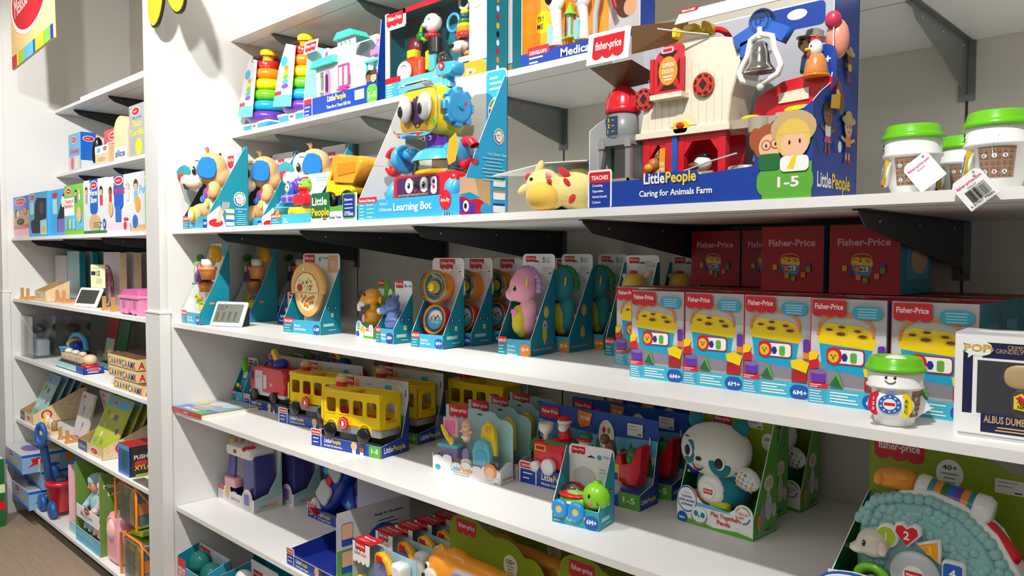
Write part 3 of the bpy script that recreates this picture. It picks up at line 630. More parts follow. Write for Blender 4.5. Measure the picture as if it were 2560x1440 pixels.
# ---- stacking cups
def cups(label, loc, rz):
    w, d, h, lip = .128, .095, .265, .04
    t = thing('stacking_cups_pack', label, 'stacking cups', loc, rz, 'stacking cups packs')
    tray(t, w, d, h, lip, 'teal', 'teal', prof=[(0, 0), (d, 0), (d, h*.7), (d-.002, h*.78), (0, lip)], front=fpf('Stack &|Roll Cups', w, lip), right=lambda F: social(F, d, h, .28),
         back=lambda F: (F.logo(w*.24, h*.9, w*.48), sticker(F, w*.66, h*.83, .035, .026), F.ell(w*.7, h*.66, w*.34, h*.2, 'lpinkg')))
    cols = ['p_orange', 'p_orange2', 'p_yellow', 'p_dgreen', 'p_teal', 'p_navy', 'p_lav', 'dplum']
    X = T(w*.39, .052, .178) @ RX(90)
    g = None
    for i, m in enumerate(cols):
        r = .052-i*.0038; b = MB(); q = .046-i*.0018
        b.lathe([(r*.8, -q), (r, .006-i*.0012), (r-.0022, .006-i*.0012), (r*.78, -q+.002)], m, 36, X); o = b.build('nesting_cup', t)
    b = MB(); b.ell((0, 0, 0), (.019, .019, .019), 'p_yellow', T(w*.39, .045, .178), 20); bl = b.build('smiling_ball', t)
    b = MB(); X3 = T(w*.39-.004, .0262, .18)
    for s in (-1, 1): b.ell((s*.004, 0, .003), (.0011, .0006, .0016), 'black', X3, 8)
    b.tube([(.006*math.cos(math.radians(a)), .0005, .006*math.sin(math.radians(a))) for a in range(200, 341, 20)], .0006, 'black', X3); b.build('face', bl)
    cols2 = ['p_red', 'p_yellow', 'p_dgreen', 'p_blue', 'p_lav']; X = T(w*.44, .05, .08) @ RX(80)
    for i, m in enumerate(cols2):
        r = .047-i*.004; b = MB(); b.lathe([(r*.85, -.03), (r, .012-i*.001), (r-.0026, .012-i*.001), (r*.82, -.028)], m, 36, X); b.build('nesting_cup', t)
    b = MB(); b.cyl(.0285, 0, .001, 'white', X @ T(0, 0, .004)); F = Face(b, (0, 0, .0052), (1, 0, 0), (0, 1, 0), X); F.poly(circ(0, 0, .0283, .0283, 20, 180, 360), 'sky'); F.text('10 cups', 0, -.01, .007, 'white', 'c', w=.03)
    for i, m in enumerate(('p_red', 'p_orange', 'dark', 'brown', 'p_green')): F.ell(-.016+i*.008, .004+(i % 2)*.006, .004, .004, m, 8)
    b.build('paper_insert', t)
    b = MB(); b.lathe([(.054, 0), (.05, .014), (.04, .02), (0, .022)], 'clear', 30, T(w*.39, .052, .178) @ RX(90)); b.build('blister', t)
    return t
cu = cups('front pack of rainbow stacking cups with a yellow smiling ball', (-1.823, 1.448, S5), 7)
dup(cu, (-1.82, 1.565, S5), 3, 'second pack of rainbow stacking cups, directly behind the front pack')
dup(cu, (-1.80, 1.68, S5), 2, 'third pack of stacking cups, in shade behind the second')
dup(cu, (-1.66, 1.80, S5), 2, 'fourth pack of stacking cups, deepest, left of the seahorses')
# ---- hippo and beaver
def hippo(loc, rz):
    w, d, h, lip = .09, .075, .192, .045
    t = thing('hippo_toy_pack', 'blue hippo toy in a small open teal pack', 'toy figure', loc, rz)
    tray(t, w, d, h, lip, 'teal', 'teal', prof=[(0, 0), (d, 0), (d, h*.66), (d-.002, h*.8), (0, lip)], front=fpf('Roller|Hippo', w, lip, '6M+', 'royal'), right=lambda F: social(F, d, h, .34), back=lambda F: (F.logo(.006, h*.9, .038, hh=.5), F.text('Try Me!', w*.62, h*.9, .007, 'lteal'), F.ell(w*.6, h*.92, .004, .006, 'lteal')))
    b = MB(); b.ell((w*.55, .035, .06), (.033, .03, .034), 'M', None, 20, .9); b.ell((w*.58, .035, .085), (.028, .026, .022), 'M'); b.names = ['hblue']; b.build('body', t, mods=remesh(.003))
    b = MB(); b.ell((w*.5, .03, .118), (.028, .024, .024), 'M'); b.ell((w*.22, .02, .102), (.02, .018, .017), 'M'); b.names = ['hblue']; hd = b.build('head', t, mods=remesh(.003))
    b = MB(); b.ell((w*.06, .012, .098), (.010, .012, .012), 'hgrey'); b.build('snout', hd)
    for x in (w*.34, w*.74): b = MB(); b.ell((x, .035, .142), (.007, .004, .009), 'hblue'); b.ell((x, .0315, .142), (.004, .002, .006), 'p_navy'); b.build('ear', hd)
    b = MB(); b.ell((w*.36, .007, .122), (.0045, .002, .006), 'p_navy'); b.build('eye', hd)
    b = MB(); b.tube([(w*.3, .006, .075), (w*.55, .003, .068), (w*.9, .014, .072)], .0008, 'p_navy'); b.build('mouth_line', t)
hippo((-1.992, 1.442, S5), -1)
def beaver(label, loc, rz, lipc='white'):
    w, d, h, lip = .105, .09, .19, .05
    t = thing('beaver_toy_pack', label, 'toy figure', loc, rz, 'green backed beaver packs')
    bp = circ(w*.3, h*.86, w*.3, h*.13, 12, 180, 0)[::1] if False else [(0, 0), (w, 0), (w, h*.6)]+circ(w*.78, h*.66, w*.22, h*.2, 8, 0, 110)+circ(w*.42, h*.82, w*.25, h*.18, 8, 40, 110)+[(0, h)]
    fp = [(0, 0), (w, 0), (w, lip*.6)]+circ(w*.86, lip*.62, w*.12, lip*.3, 6, 0, 180)+[(w*.7, lip*.6), (w*.4, lip*.8)]+circ(w*.18, lip*.72, w*.17, lip*.4, 6, 20, 180)
    tray(t, w, d, h, lip, 'green', 'dgreen', prof=[(0, 0), (d, 0), (d, h*.6), (0, lip*.6)], backpoly=bp, backm='green', fpoly=fp, frontm='white',
         front=lambda F: (F.rect(w*.45, 0, w*.55, .008, 'green'), F.text('Beaver', w*.58, .024, .009, 'red', w=w*.34), F.ell(w*.18, lip*.74, w*.14, lip*.3, 'ice'), F.lines(w*.1, lip*.84, w*.16, 3, .007, 'navy', .0025, 'c'), F.ell(w*.4, .022, w*.13, .018, 'gold'), F.ell(w*.4, .012, w*.08, .009, 'white'), F.ell(w*.12, .012, .010, .010, 'blue'), F.ell(w*.86, lip*.66, w*.09, lip*.2, 'lpink')),
         back=lambda F: (F.logo(.004, h*.9, .034, hh=.5), sticker(F, .004, h*.72, .034, .022), F.ell(w*.72, h*.76, .012, .016, 'white')))
    b = MB(); b.ell((w*.42, .042, .05), (.042, .035, .035), 'M', None, 20, .8); b.ell((w*.45, .042, .075), (.034, .03, .022), 'M'); b.ell((w*.48, .04, .1), (.014, .014, .02), 'M'); b.names = ['bvy']; b.build('body', t, mods=remesh(.003))
    b = MB(); b.ell((w*.44, .036, .135), (.034, .03, .028), 'M'); b.ell((w*.3, .018, .125), (.024, .018, .018), 'M'); b.names = ['bvy']; hd = b.build('head', t, mods=remesh(.003))
    b = MB(); b.ell((w*.26, .006, .112), (.016, .012, .011), 'p_cream'); b.rbox(w*.19, w*.33, -.008, -.001, .088, .112, .003, 'p_white'); b.build('teeth', hd)
    b = MB(); b.ell((w*.14, .002, .132), (.008, .006, .009), 'p_black'); b.build('nose', hd)
    for x, y, z in ((w*.42, .006, .142), (w*.12, .012, .15)): b = MB(); b.ell((x, y, z), (.005, .002, .006), 'p_black'); b.build('eye', hd)
    b = MB(); b.ell((w*.82, .04, .125), (.008, .006, .012), 'bvy'); b.build('ear', hd)
    b = MB(); b.ell((w*.36, .006, .062), (.010, .003, .016), 'p_lpink'); b.build('belly_patch', t)
    return t
bv = beaver('yellow orange beaver toy with white teeth left of the blue hippo', (-2.172, 1.49, S5), -3)
dup(bv, (-2.03, 1.66, S5), -3, 'second beaver pack, green card just visible behind the blue hippo')
# ---- pizza
def pizza(loc, rz):
    w, d, h, lip = .205, .088, .278, .046
    t = thing('pizza_toy_pack', 'smiling two part pizza toy in a tall teal display pack', 'toy pizza', loc, rz)
    tray(t, w, d, h, lip, 'teal', 'teal', prof=[(0, 0), (d, 0), (d, h*.74), (d-.003, h*.82), (0, lip)], front=fpf('Slice of|Learning Pizza', w, lip, '6-36M', 'blue', 'TEACHES'), right=lambda F: social(F, d, h, .3),
         back=lambda F: (F.logo_lc(.008, h*.9, .06), F.ell(w*.47, h*.93, .006, .008, 'lteal'), F.text('Try Me!', w*.52, h*.93, .008, 'lteal'), F.rect(w*.68, h*.76, w*.27, h*.22, 'skin'), kid(F, w*.81, h*.88, .018, 'blond', 'lpink')))
    cz = .158; X = T(w*.44, .03, cz)
    up = circ(0, 0, .092, .09, 32, -14, 194); lo = circ(0, -.01, .078, .096, 28, 170, 370)
    b = MB(); b.prism(up, .024, 'p_crust', X, bev=.006, smooth=True); u = b.build('upper_half', t)
    b = MB(); b.prism(lo, .016, 'p_crust', X @ T(0, .006, 0), bev=.005, smooth=True); l = b.build('lower_half', t)
    b = MB(); F = Face(b, (0, .0, 0), (1, 0, 0), (0, 0, 1), X); wob = [(p[0]*(1+.03*math.sin(i*1.7)), p[1]*(1+.03*math.cos(i*2.1))) for i, p in enumerate(circ(0, -.014, .066, .066, 26, 0, 180))]
    F.poly([(p[0]*1.05, p[1]*1.04+.0005) for p in wob], 'dred'); F.poly(wob, 'p_cheese'); F.poly([(.004, -.012), (.018, .03), (.012, .038), (.0, -.012)], 'tan')
    F.ell(-.018, .018, .004, .006, 'black'); F.ell(.002, .02, .004, .006, 'black'); F.ell(-.019, .02, .0015, .002, 'white', 8); F.ell(.001, .022, .0015, .002, 'white', 8); F.poly([(-.012, .008), (-.008, .003), (-.003, .008), (-.008, .0055)], 'black')
    F.ell(.022, .0, .007, .009, 'black'); F.ell(.022, 0, .004, .005, 'white'); F.poly([(.028, .012), (.036, .01), (.036, .002), (.028, .004)], 'p_orange'); F.ell(.028, .022, .004, .005, 'green'); F.ell(-.034, .024, .003, .003, 'green')
    F.ell(-.012, .066, .004, .006, 'white')
    b.build('pizza_face', u)
    b = MB(); b.cyl(.013, -.004, 0, 'p_red', X @ T(-.034, 0, 0) @ RX(-90)); b.cyl(.013, -.001, .003, 'p_red', X @ T(-.034, 0, -.0) @ RX(90)); F = Face(b, (0, -.0032, 0), (1, 0, 0), (0, 0, 1), X); F.text('S', -.034, -.006, .012, 'lpink', 'c'); b.build('tomato_button', u)
    b = MB(); F = Face(b, (0, .006, 0), (1, 0, 0), (0, 0, 1), X); F.poly(circ(0, -.018, .056, .064, 20, 180, 360), 'p_cheese')
    rnd = random.Random(4)
    for x, z in ((-.034, -.03), (-.022, -.04), (-.03, -.05), (-.012, -.032), (-.006, -.048), (.006, -.04), (.014, -.054), (0, -.064), (.02, -.036), (.034, -.032), (.028, -.05), (-.014, -.06)): F.ell(x, z, .0055, .006, 'dred', 10); F.ell(x, z, .0035, .004, 'p_orange', 8)
    b.build('pepperoni_print', l)
pizza((-2.492, 1.404, S5), 6)
# ---- small two-figure pack
t = thing('two_figure_pack', 'small navy pack holding two little toy figures behind the pizza toy', 'toy figures', (-2.79, 1.545, S5), 8)
tray(t, .11, .05, .125, .034, 'navy', 'navy', front=lambda F: (F.rr(0, 0, .11, .034, .004, 'royal'), F.lp(.02, .028, .06), F.text('Trendy & Besties', .012, .012, .007, 'white', w=.06), F.ell(.09, .014, .006, .008, 'green')), back=lambda F: F.logo(.01, .104, .05))
for x, h1, s1, m in ((.035, 'p_brown', 'skin', 'f_red'), (.07, 'f_yellow', 'p_peach', 'p_black')):
    b = MB(); b.lathe([(0, .004), (.015, .004), (.014, .03), (.008, .042), (0, .043)], m, 16, T(x, .025, 0)); b.ell((x, .025, .056), (.014, .013, .015), s1); b.ell((x, .027, .062), (.016, .014, .013), h1); b.build('figure', t)
b = MB(); b.box(.006, .104, .002, .003, .02, .1, 'film'); b.build('blister', t)
# ---- electronic price displays
def einkd(loc, rz, label, w=.155, txt=True, h=.098):
    t = thing('price_display', label, 'price display', loc, rz, 'electronic price displays')
    b = MB(); X = RZ(90) @ T(0, -w*.85, 0); b.prism([(.006, 0), (.075, 0), (.075, .07), (.045, .09)], w*.72, 'dark', X, bev=.002); b.build('stand', t)
    X = T(0, .0, .004) @ RX(-24)
    b = MB(); b.rbox(0, w, 0, .012, 0, h, .006, 'p_white', X, bev=.002); s = b.build('screen_frame', t)
    b = MB(); F = Face(b, (0, -.0002, 0), (1, 0, 0), (0, 0, 1), X); m = w*.075; F.rect(m, m*1.1, w-2*m, h-2*m, 'lcd' if txt else 'lcdd')
    if txt:
        F.text('10%', w*.13, h*.73, h*.1, 'dark', w=w*.17, bold=False); F.text('Off', w*.34, h*.74, h*.07, 'dark', w=w*.08); F.lines(w*.13, h*.66, w*.26, 1, .004, 'dark', .0018)
        for c in range(4): F.lines(w*(.14+.19*c), h*.55, w*.09, 9, h*.042, 'dark', .0012)
    b.build('screen', s); return t
einkd((-2.886, 1.312, S5), 20, 'white framed electronic price display showing 10% off, beside the pizza toy')
# ---- plant stacking toys
def plants(label, loc, rz):
    w, d, h, lip = .170, .12, .318, .046
    t = thing('flowerpot_toy_pack', label, 'stacking toy', loc, rz, 'flowerpot stacking toy packs')
    tray(t, w, d, h, lip, 'teal', 'teal', prof=[(0, 0), (d, 0), (d, h*.9), (d-.008, h*.9), (d*.55, h*.55), (0, lip)], lin='white',
         front=fpf('Roll & Play|Plant Station', w, lip, '6-36M', 'blue', 'TEACHES'), left=lambda F: (F.lines(.03, .15, .05, 8, .013, 'grey', .002), F.rect(.07, .05, .03, .02, 'lpink')),
         back=lambda F: (F.logo_lc(.012, h*.91, .05), F.rect(w*.62, h*.84, w*.38, h*.16, 'sky'), F.rr(.01, h*.72, .04, .03, .01, 'lteal')))
    b = MB(); b.rbox(.04, w-.006, .02, .09, .004, .045, .01, 'p_cream'); F = Face(b, (0, .0195, 0), (1, 0, 0), (0, 0, 1)); F.rr(.05, .012, .03, .026, .004, 'p_orange'); F.rr(.053, .014, .024, .022, .003, 'white'); F.rr(.105, .008, .022, .034, .004, 'green'); F.rr(.108, .012, .016, .026, .002, 'lgrey'); b.build('base_box', t)
    for x, y, z, r, hh, m in ((.13, .05, .175, .034, .05, 'p_terra'), (.085, .06, .125, .03, .04, 'p_terra'), (.14, .05, .05, .03, .036, 'p_terra')):
        b = MB(); b.lathe([(0, 0), (r*.75, 0), (r*.95, hh*.7), (r*.97, hh*.72), (r*1.05, hh*.74), (r*1.05, hh), (r*.9, hh), (r*.88, hh*.8), (0, hh*.8)], m, 24, T(x, y, z)); b.build('flower_pot', t)
    b = MB(); b.rbox(.09, .115, .014, .05, .165, .2, .004, 'p_plum'); b.ell((.1, .008, .16), (.012, .008, .005), 'p_cyan'); b.build('sorter_slot', t)
    b = MB(); b.rbox(.05, .1, .03, .08, .155, .185, .004, 'p_red'); b.build('red_drawer', t)
    b = MB(); b.prism([(0, 0), (.02, 0), (.03, .015), (.03, .05), (.0, .05)], .02, 'p_green', T(.05, .03, .195), bev=.003); b.build('green_tap', t)
    b = MB(); b.ell((.155, .07, .275), (.03, .02, .034), 'c_yellow', None, 14, .6); b.build('yellow_block', t)
    b = MB(); b.ell((.1, .08, .255), (.03, .014, .014), 'p_dgreen', RY(-15) @ T(-.05, 0, .0)); b.build('leaf', t)
    b = MB(); b.ell((.098, .03, .215), (.017, .01, .026), 'p_mag'); b.ell((.092, .0205, .215), (.006, .002, .012), 'white'); b.build('flower', t)
    b = MB(); b.lathe([(.0, 0), (.022, 0), (.022, .03), (0, .03)], 'p_cream', 18, T(.14, .045, .225)); b.build('white_block', t)
    b = MB(); b.torus(.014, .006, 'p_lime', T(.08, .03, .1) @ RX(90)); b.ell((.1, .03, .1), (.014, .01, .014), 'p_terra'); b.build('rolling_snail', t)
    b = MB(); b.rbox(.12, .15, .015, .045, .05, .085, .008, 'p_yellow'); b.rbox(.118, .152, .013, .047, .08, .09, .004, 'p_green'); b.build('watering_can', t)
    return t
pl = plants('flowerpot stacking toy in a tall teal display, nearest the divider wall', (-3.108, 1.302, S5), -1)
dup(pl, (-3.09, 1.50, S5), -1, 'second flowerpot stacking toy pack, behind the price display')
dup(pl, (-3.075, 1.69, S5), 0, 'third flowerpot stacking toy pack, deepest in shade')
# ================================================================ eye level shelf of the near bay
def wedge(d, h, lip, k=.86): return [(0, 0), (d, 0), (d, h*k), (d-.01, h*.98), (d-.014, h*.98), (0, lip)]
def smart(F, x, y, r): F.ell(x, y, r*1.15, r*1.3, 'white'); F.poly(circ(x, y, r, r*1.15, 14, 20, 160)+circ(x, y, r*.75, r*.9, 14, 160, 20)[::1], 'green'); F.poly(circ(x, y, r, r*1.15, 14, 170, 290)+circ(x, y, r*.75, r*.9, 14, 290, 170), 'purple'); F.poly(circ(x, y, r, r*1.15, 10, 300, 370)+circ(x, y, r*.75, r*.9, 10, 370, 300), 'p_orange'); F.text('SMART', x, y+r*.05, r*.25, 'hotpink', 'c', w=r*1.1); F.lines(x-r*.5, y-r*.3, r, 1, r*.2, 'lpink', r*.15)
def puppy(loc, rz, label):
    w, d, h, lip = .213, .165, .32, .046
    t = thing('plush_puppy_pack', label, 'plush toy', loc, rz, 'plush puppy packs')
    def right(F):
        F.poly([(0, 0), (d*.45, 0), (d*.3, lip*1.9), (0, lip)], 'white'); F.ell(d*.2, lip*.45, d*.17, lip*.34, 'p_red'); F.poly([(d*.2, lip*.5), (d*.3, lip*.5), (d*.42, lip*1.7), (d*.3, lip*1.7)], 'skin'); F.poly([(d*.33, lip*1.5), (d*.5, lip*1.4), (d*.55, lip*2.2), (d*.36, lip*2.2)], 'grey')
        for k in range(3): F.rr(d*.44, .012+k*.024, d*.2, .015, .002, 'white'); F.rect(d*.44, .026+k*.024, d*.18, .004, ('navy', 'p_orange', 'green')[k])
        smart(F, d*.78, h*.36, d*.13); F.text('ONE SMART', d*.66, h*.23, .006, 'ice', w=d*.3); F.text('IDEA!', d*.73, h*.2, .005, 'ice'); F.lines(d*.67, h*.17, d*.29, 7, .0075, 'ice', .002, 'c')
    tray(t, w, d, h, lip, 'teal', 'dark', prof=wedge(d, h, lip, .9), front=fpf('Smart Stages|Puppy', w, lip, '6-36M', 'royal', 'TEACHES'), right=right, rin='lgrey', lin='dark',
         back=lambda F: (F.logo(w*.22, h*.83, w*.24, hh=.6, nsc=1), F.rect(w*.78, h*.55, w*.22, h*.45, 'teal'), smart(F, w*.89, h*.72, .014), F.lines(w*.82, h*.93, w*.14, 3, .008, 'ice', .002), F.lines(w*.58, h*.93, w*.14, 2, .008, 'lgrey', .002)), backm='lgrey')
    b = MB(); b.ell((.105, .07, .232), (.068, .058, .066), 'M'); b.ell((.12, .09, .2), (.055, .05, .05), 'M'); b.names = ['f_tan']; hd = b.build('head', t, mods=remesh(.005))
    b = MB(); b.ell((.088, .032, .24), (.05, .036, .042), 'M'); b.ell((.082, .004, .178), (.05, .036, .03), 'M'); b.ell((.046, -.006, .185), (.024, .022, .026), 'M'); b.names = ['f_cream']; mz = b.build('muzzle', hd, mods=remesh(.005))
    b = MB(); b.ell((.018, -.012, .2), (.015, .014, .017), 'f_red'); b.build('nose', hd)
    b = MB(); b.ell((0, 0, 0), (.009, .003, .017), 'black', T(.108, -.002, .222) @ RZ(28)); b.ell((0, -.003, .004), (.003, .001, .005), 'white', T(.106, -.0025, .224) @ RZ(28), 8); b.build('eye', hd)
    b = MB(); b.tube([(.085, -.032, .17), (.098, -.03, .155), (.11, -.022, .15)], [.003, .006, .003], 'black'); b.build('mouth', hd)
    b = MB(); b.tube([(.108, .003, .258), (.117, .005, .262), (.125, .01, .258)], .0012, 'black'); b.build('eyebrow', hd)
    for k, (x, y, z, a, c, m) in enumerate(((.16, .026, .238, 8, 66, 'f_blue'), (.01, -.0, .215, -35, 30, 'f_lteal'))):
        b = MB(); b.prism([(-.022, .03), (-.03, .015), (-.036, -.012), (-.032, -.034), (-.02, -.046), (0, -.05), (.02, -.047), (.034, -.034), (.037, -.012), (.032, .012), (.022, .03), (0, .036)], .012, m, T(x, y, z) @ RZ(c) @ RY(a), bev=.004, smooth=True); b.build('ear', hd)
    b = MB()
    for a in (-30, 0, 25): b.tube([(.095, .06, .292), (.095+.02*math.sin(math.radians(a)), .058, .31), (.095+.035*math.sin(math.radians(a)), .05, .318)], [.005, .003, .001], 'f_terra')
    b.build('hair_tuft', hd)
    b = MB(); b.ell((.12, .075, .11), (.055, .045, .062), 'f_white'); bd = b.build('body', t)
    b = MB(); b.ell((.13, .034, .135), (.02, .008, .022), 'f_purple'); b.ell((.11, .03, .115), (.02, .006, .014), 'f_blue'); b.ell((.14, .035, .1), (.012, .006, .02), 'f_yellow'); b.ell((.15, .038, .125), (.010, .006, .010), 'f_pink'); b.build('shirt_print', bd)
    b = MB(); b.ell((.175, .045, .145), (.024, .026, .036), 'f_tan', RY(0)); b.ell((.172, .024, .15), (.012, .006, .016), 'f_red'); b.build('arm', t)
    for x, y, z, c in ((.045, .02, .058, 0), (.105, -.004, .055, 1)):
        b = MB(); b.ell((x, y+.035, z+.01), (.03, .04, .034), 'f_tan'); b.ell((x, y+.01, z), (.033, .022, .034), 'f_tan'); lg = b.build('foot', t)
        if c: b = MB(); b.ell((x+.0, y-.01, z), (.027, .005, .028), 'f_yellow'); b.ell((x, y-.0135, z-.002), (.018, .004, .018), 'f_white'); b.build('sole', lg)
    return t
pu = puppy((-3.048, 1.287, S4), 0, 'front plush puppy with blue ears in a teal display, beside the divider wall')
dup(pu, (-3.0, 1.482, S4), 0, 'second plush puppy, partly hidden behind the front one and its carton side')
dup(pu, (-2.655, 1.502, S4), 0, 'plush puppy whose head shows above the see-through animal figures')
dup(pu, (-3.108, 1.665, S4), 0, 'rearmost plush puppy pack in deep shade')
# ---- toddler animal train pack
t = thing('animal_train_pack', 'light teal pack of see-through animal figures and a red and yellow train', 'toy set', (-2.478, 1.352, S4), 0)
w, d, h, lip = .36, .12, .185, .038
tray(t, w, d, h, lip, 'lteal', 'lteal', prof=wedge(d, h, lip, .8), front=fpf('Train|Friends', w, lip, None, tagw=.2), back=lambda F: (F.rect(0, 0, w, h, 'white'), F.logo(0, h*.86, .05), F.lines(.1, h*.9, .2, 2, .009, 'sky', .003)))
for x, z, m, g in ((.04, .13, 'p_blue', 0), (.085, .14, 'p_purple', 1), (.13, .135, 'p_green', 2)):
    b = MB(); b.ell((x, .06, z), (.024, .02, .026), m); b.ell((x-.004, .044, z+.002), (.014, .008, .015), ('p_peach', 'p_purple', 'p_lime')[g]); 
    for s in (-1, 1): b.ell((x+s*.006, .037, z+.006), (.002, .002, .003), 'black', None, 8); b.ell((x+s*.02, .06, z+.018), (.009, .005, .009), m, None, 10)
    b.build('animal_figure', t)
for x, m in ((.035, 'p_lav'), (.08, 'p_lav')): b = MB(); b.rbox(x-.022, x+.022, .03, .08, .08, .108, .005, m); b.rbox(x-.015, x+.015, .028, .035, .085, .1, .003, 'p_purple'); b.build('car_block', t)
b = MB(); b.rbox(.11, .18, .02, .08, .07, .105, .006, 'p_red'); b.cyl(.016, .105, .125, 'p_red', T(.135, .05, 0)); b.cyl(.021, .122, .13, 'p_red', T(.135, .05, 0)); b.build('locomotive', t)
b = MB(); b.lathe([(.03, 0), (.038, .05), (.04, .05), (.04, .053), (0, .053)], 'p_aqua2', 24, T(.045, .035, .012)); b.ell((.045, -.001, .04), (.012, .003, .014), 'p_orange'); b.build('bucket', t)
b = MB(); b.rbox(.09, .16, .01, .07, .014, .062, .01, 'p_yellow'); b.rbox(.11, .15, .004, .012, .02, .045, .008, 'p_orange'); b.build('wagon', t)
# ---- dump truck
t = thing('dump_truck_pack', 'yellow dump truck with raised orange bed and black wheels in a printed pack', 'toy truck', (-2.098, 1.278, S4), 0)
w, d, h, lip = .243, .125, .205, .04
def front(F):
    F.rect(0, 0, w, lip*.8, 'white'); F.poly([(w*.35, lip*.75), (w*.8, lip*.75), (w*.75, lip*1.2), (w*.5, lip*1.1), (w*.35, lip*1.2)], 'green')
    F.rr(w*.0, lip*.3, w*.43, lip*1.9, .012, 'dgreen'); F.text('Little', w*.03, lip*1.3, .023, 'white', w=w*.34); F.text('People', w*.02, lip*.5, .023, 'yellow', w=w*.4); F.rect(w*.28, lip*.15, w*.08, lip*.12, 'red'); F.text('Dump Truck', w*.42, lip*.22, .008, 'navy', w=w*.26)
    F.rr(w*.71, lip*.15, w*.27, lip*1.85, .01, 'green'); F.rr(w*.725, lip*.25, w*.24, lip*1.65, .008, 'navy'); F.text('Discover:', w*.755, lip*1.45, .007, 'white', w=w*.17); F.lines(w*.755, lip*1.15, w*.18, 3, .011, 'ice', .003); F.text('1-5 YEARS', w*.75, lip*.38, .008, 'white', w=w*.19)
fp = [(0, 0), (w, 0), (w, lip*2.0), (w*.71, lip*2.0), (w*.7, lip*1.0), (w*.43, lip*.9), (w*.4, lip*2.1), (0, lip*2.2)]
tray(t, w, d, h, lip, 'box_blue', 'box_blue', prof=wedge(d, h, lip, .6), front=front, fpoly=fp, frontm='white', back=lambda F: (F.rect(0, h*.6, w, h*.4, 'p_blue'), F.rr(w*.6, h*.8, w*.12, h*.18, .004, 'red'), F.text('Try', w*.66, h*.9, .01, 'white', 'c', w=w*.08), F.text('Me!', w*.66, h*.82, .01, 'white', 'c', w=w*.08), sticker(F, w*.85, h*.82)))
b = MB(); b.prism([(.05, .06), (.06, .1), (.085, .135), (.115, .135), (.12, .085), (.2, .08), (.2, .055), (.06, .045)], .075, 'p_yellow', T(0, .018, .026), bev=.006, smooth=True); b.prism([(.082, .1), (.095, .122), (.108, .122), (.108, .1)], .002, 'p_red', T(0, .0165, .026)); cab = b.build('cab_and_chassis', t)
b = MB(); b.prism([(.105, .095), (.09, .15), (.1, .175), (.13, .18), (.15, .17), (.24, .165), (.25, .14), (.21, .085)], .085, 'p_orange2', T(0, .012, .02), bev=.006, smooth=True); b.prism([(.13, .115), (.13, .15), (.22, .15), (.22, .12)], .002, 'p_orange', T(0, .0105, .02)); b.build('dump_bed', t)
for x in (.085, .175):
    for y in (.006, .085):
        b = MB(); b.lathe([(0, 0), (.012, 0), (.014, .003), (.027, .003), (.031, .006), (.031, .018), (.027, .021), (0, .021)], 'p_black', 22, T(x, y+.021, .06) @ RX(90)); b.cyl(.011, .0, .0225, 'p_grey', T(x, y+.021, .06) @ RX(90), 14); b.build('wheel', t)
b = MB(); b.torus(.018, .005, 'p_yellow', T(.085, .05, .166) @ RY(30) @ RX(90), a0=0, a1=180); b.build('roof_rail', cab)
# ---- learning robot
RW, RD, RH, RL = .43, .168, .39, .054
t = thing('robot_toy_pack', 'large four-in-one robot toy with yellow head and red base in a blue display', 'toy robot', (-1.850, 1.279, S4), 0)
def front(F):
    w, lip = RW, RL
    F.rect(0, 0, w, lip, 'fpblue'); F.rect(0, 0, w*.2, lip, 'lteal'); F.rr(0, lip*.86, w*.21, lip*.3, .004, 'red'); F.text('Teaches & Develops', w*.012, lip*.93, .0075, 'white', w=w*.18)
    F.lines(w*.02, lip*.72, w*.06, 5, .009, 'ice', .003); F.lines(w*.1, lip*.72, w*.08, 4, .011, 'ice', .003)
    F.text('4-in-1', w*.24, lip*.68, .010, 'white', w=w*.08, bold=False); F.text('Ultimate', w*.24, lip*.38, .010, 'white', w=w*.13, bold=False); F.text('Learning Bot', w*.385, lip*.38, .02, 'white', w=w*.37)
    F.ell(w*.88, lip*.75, .022, .025, 'p_red', 28); F.text('6m-5y', w*.88, lip*.67, .009, 'white', 'c', w=.034)
    for i in range(14): F.rect(w*.86+i*.0026, 0, .0008+.0008*(i % 3 == 0), lip*.2, 'black' if i % 4 else 'white')
def right(F):
    d, h = RD, RH
    F.rect(0, 0, d*.5, h*.24, 'skin'); F.poly([(0, h*.24), (d*.62, h*.24), (d*.62, h*.12), (0, h*.1)], 'p_peach'); F.poly([(d*.3, h*.24), (d*.62, h*.24), (d*.62, h*.02), (d*.4, .1*h)], 'tan'); F.poly([(0, h*.12), (d*.4, h*.11), (d*.55, h*.08), (d*.5, 0), (0, 0)], 'p_red'); F.poly([(0, h*.13), (d*.2, h*.1), (d*.42, h*.12), (d*.2, h*.15)], 'p_cyan')
    F.poly([(0, h*.02), (d*.32, .0), (d*.32, h*.08), (0, h*.1)], 'p_purple'); F.ell(d*.12, h*.06, .010, .014, 'white'); F.ell(d*.11, h*.06, .005, .007, 'black'); F.ell(d*.52, h*.045, .018, .017, 'p_sky')
    for k, m in enumerate(('navy', 'p_orange', 'dgreen')): F.rr(d*.68, h*(.03+.085*k), d*.26, h*.05, .003, 'white'); F.rect(d*.68, h*(.075+.085*k), d*.25, h*.014, m)
    smart(F, d*.8, h*.53, d*.095); F.text('One Smart Idea!', d*.55, h*.4, .008, 'ice', w=d*.42); F.lines(d*.42, h*.375, d*.52, 7, .009, 'ice', .0025, 'c')
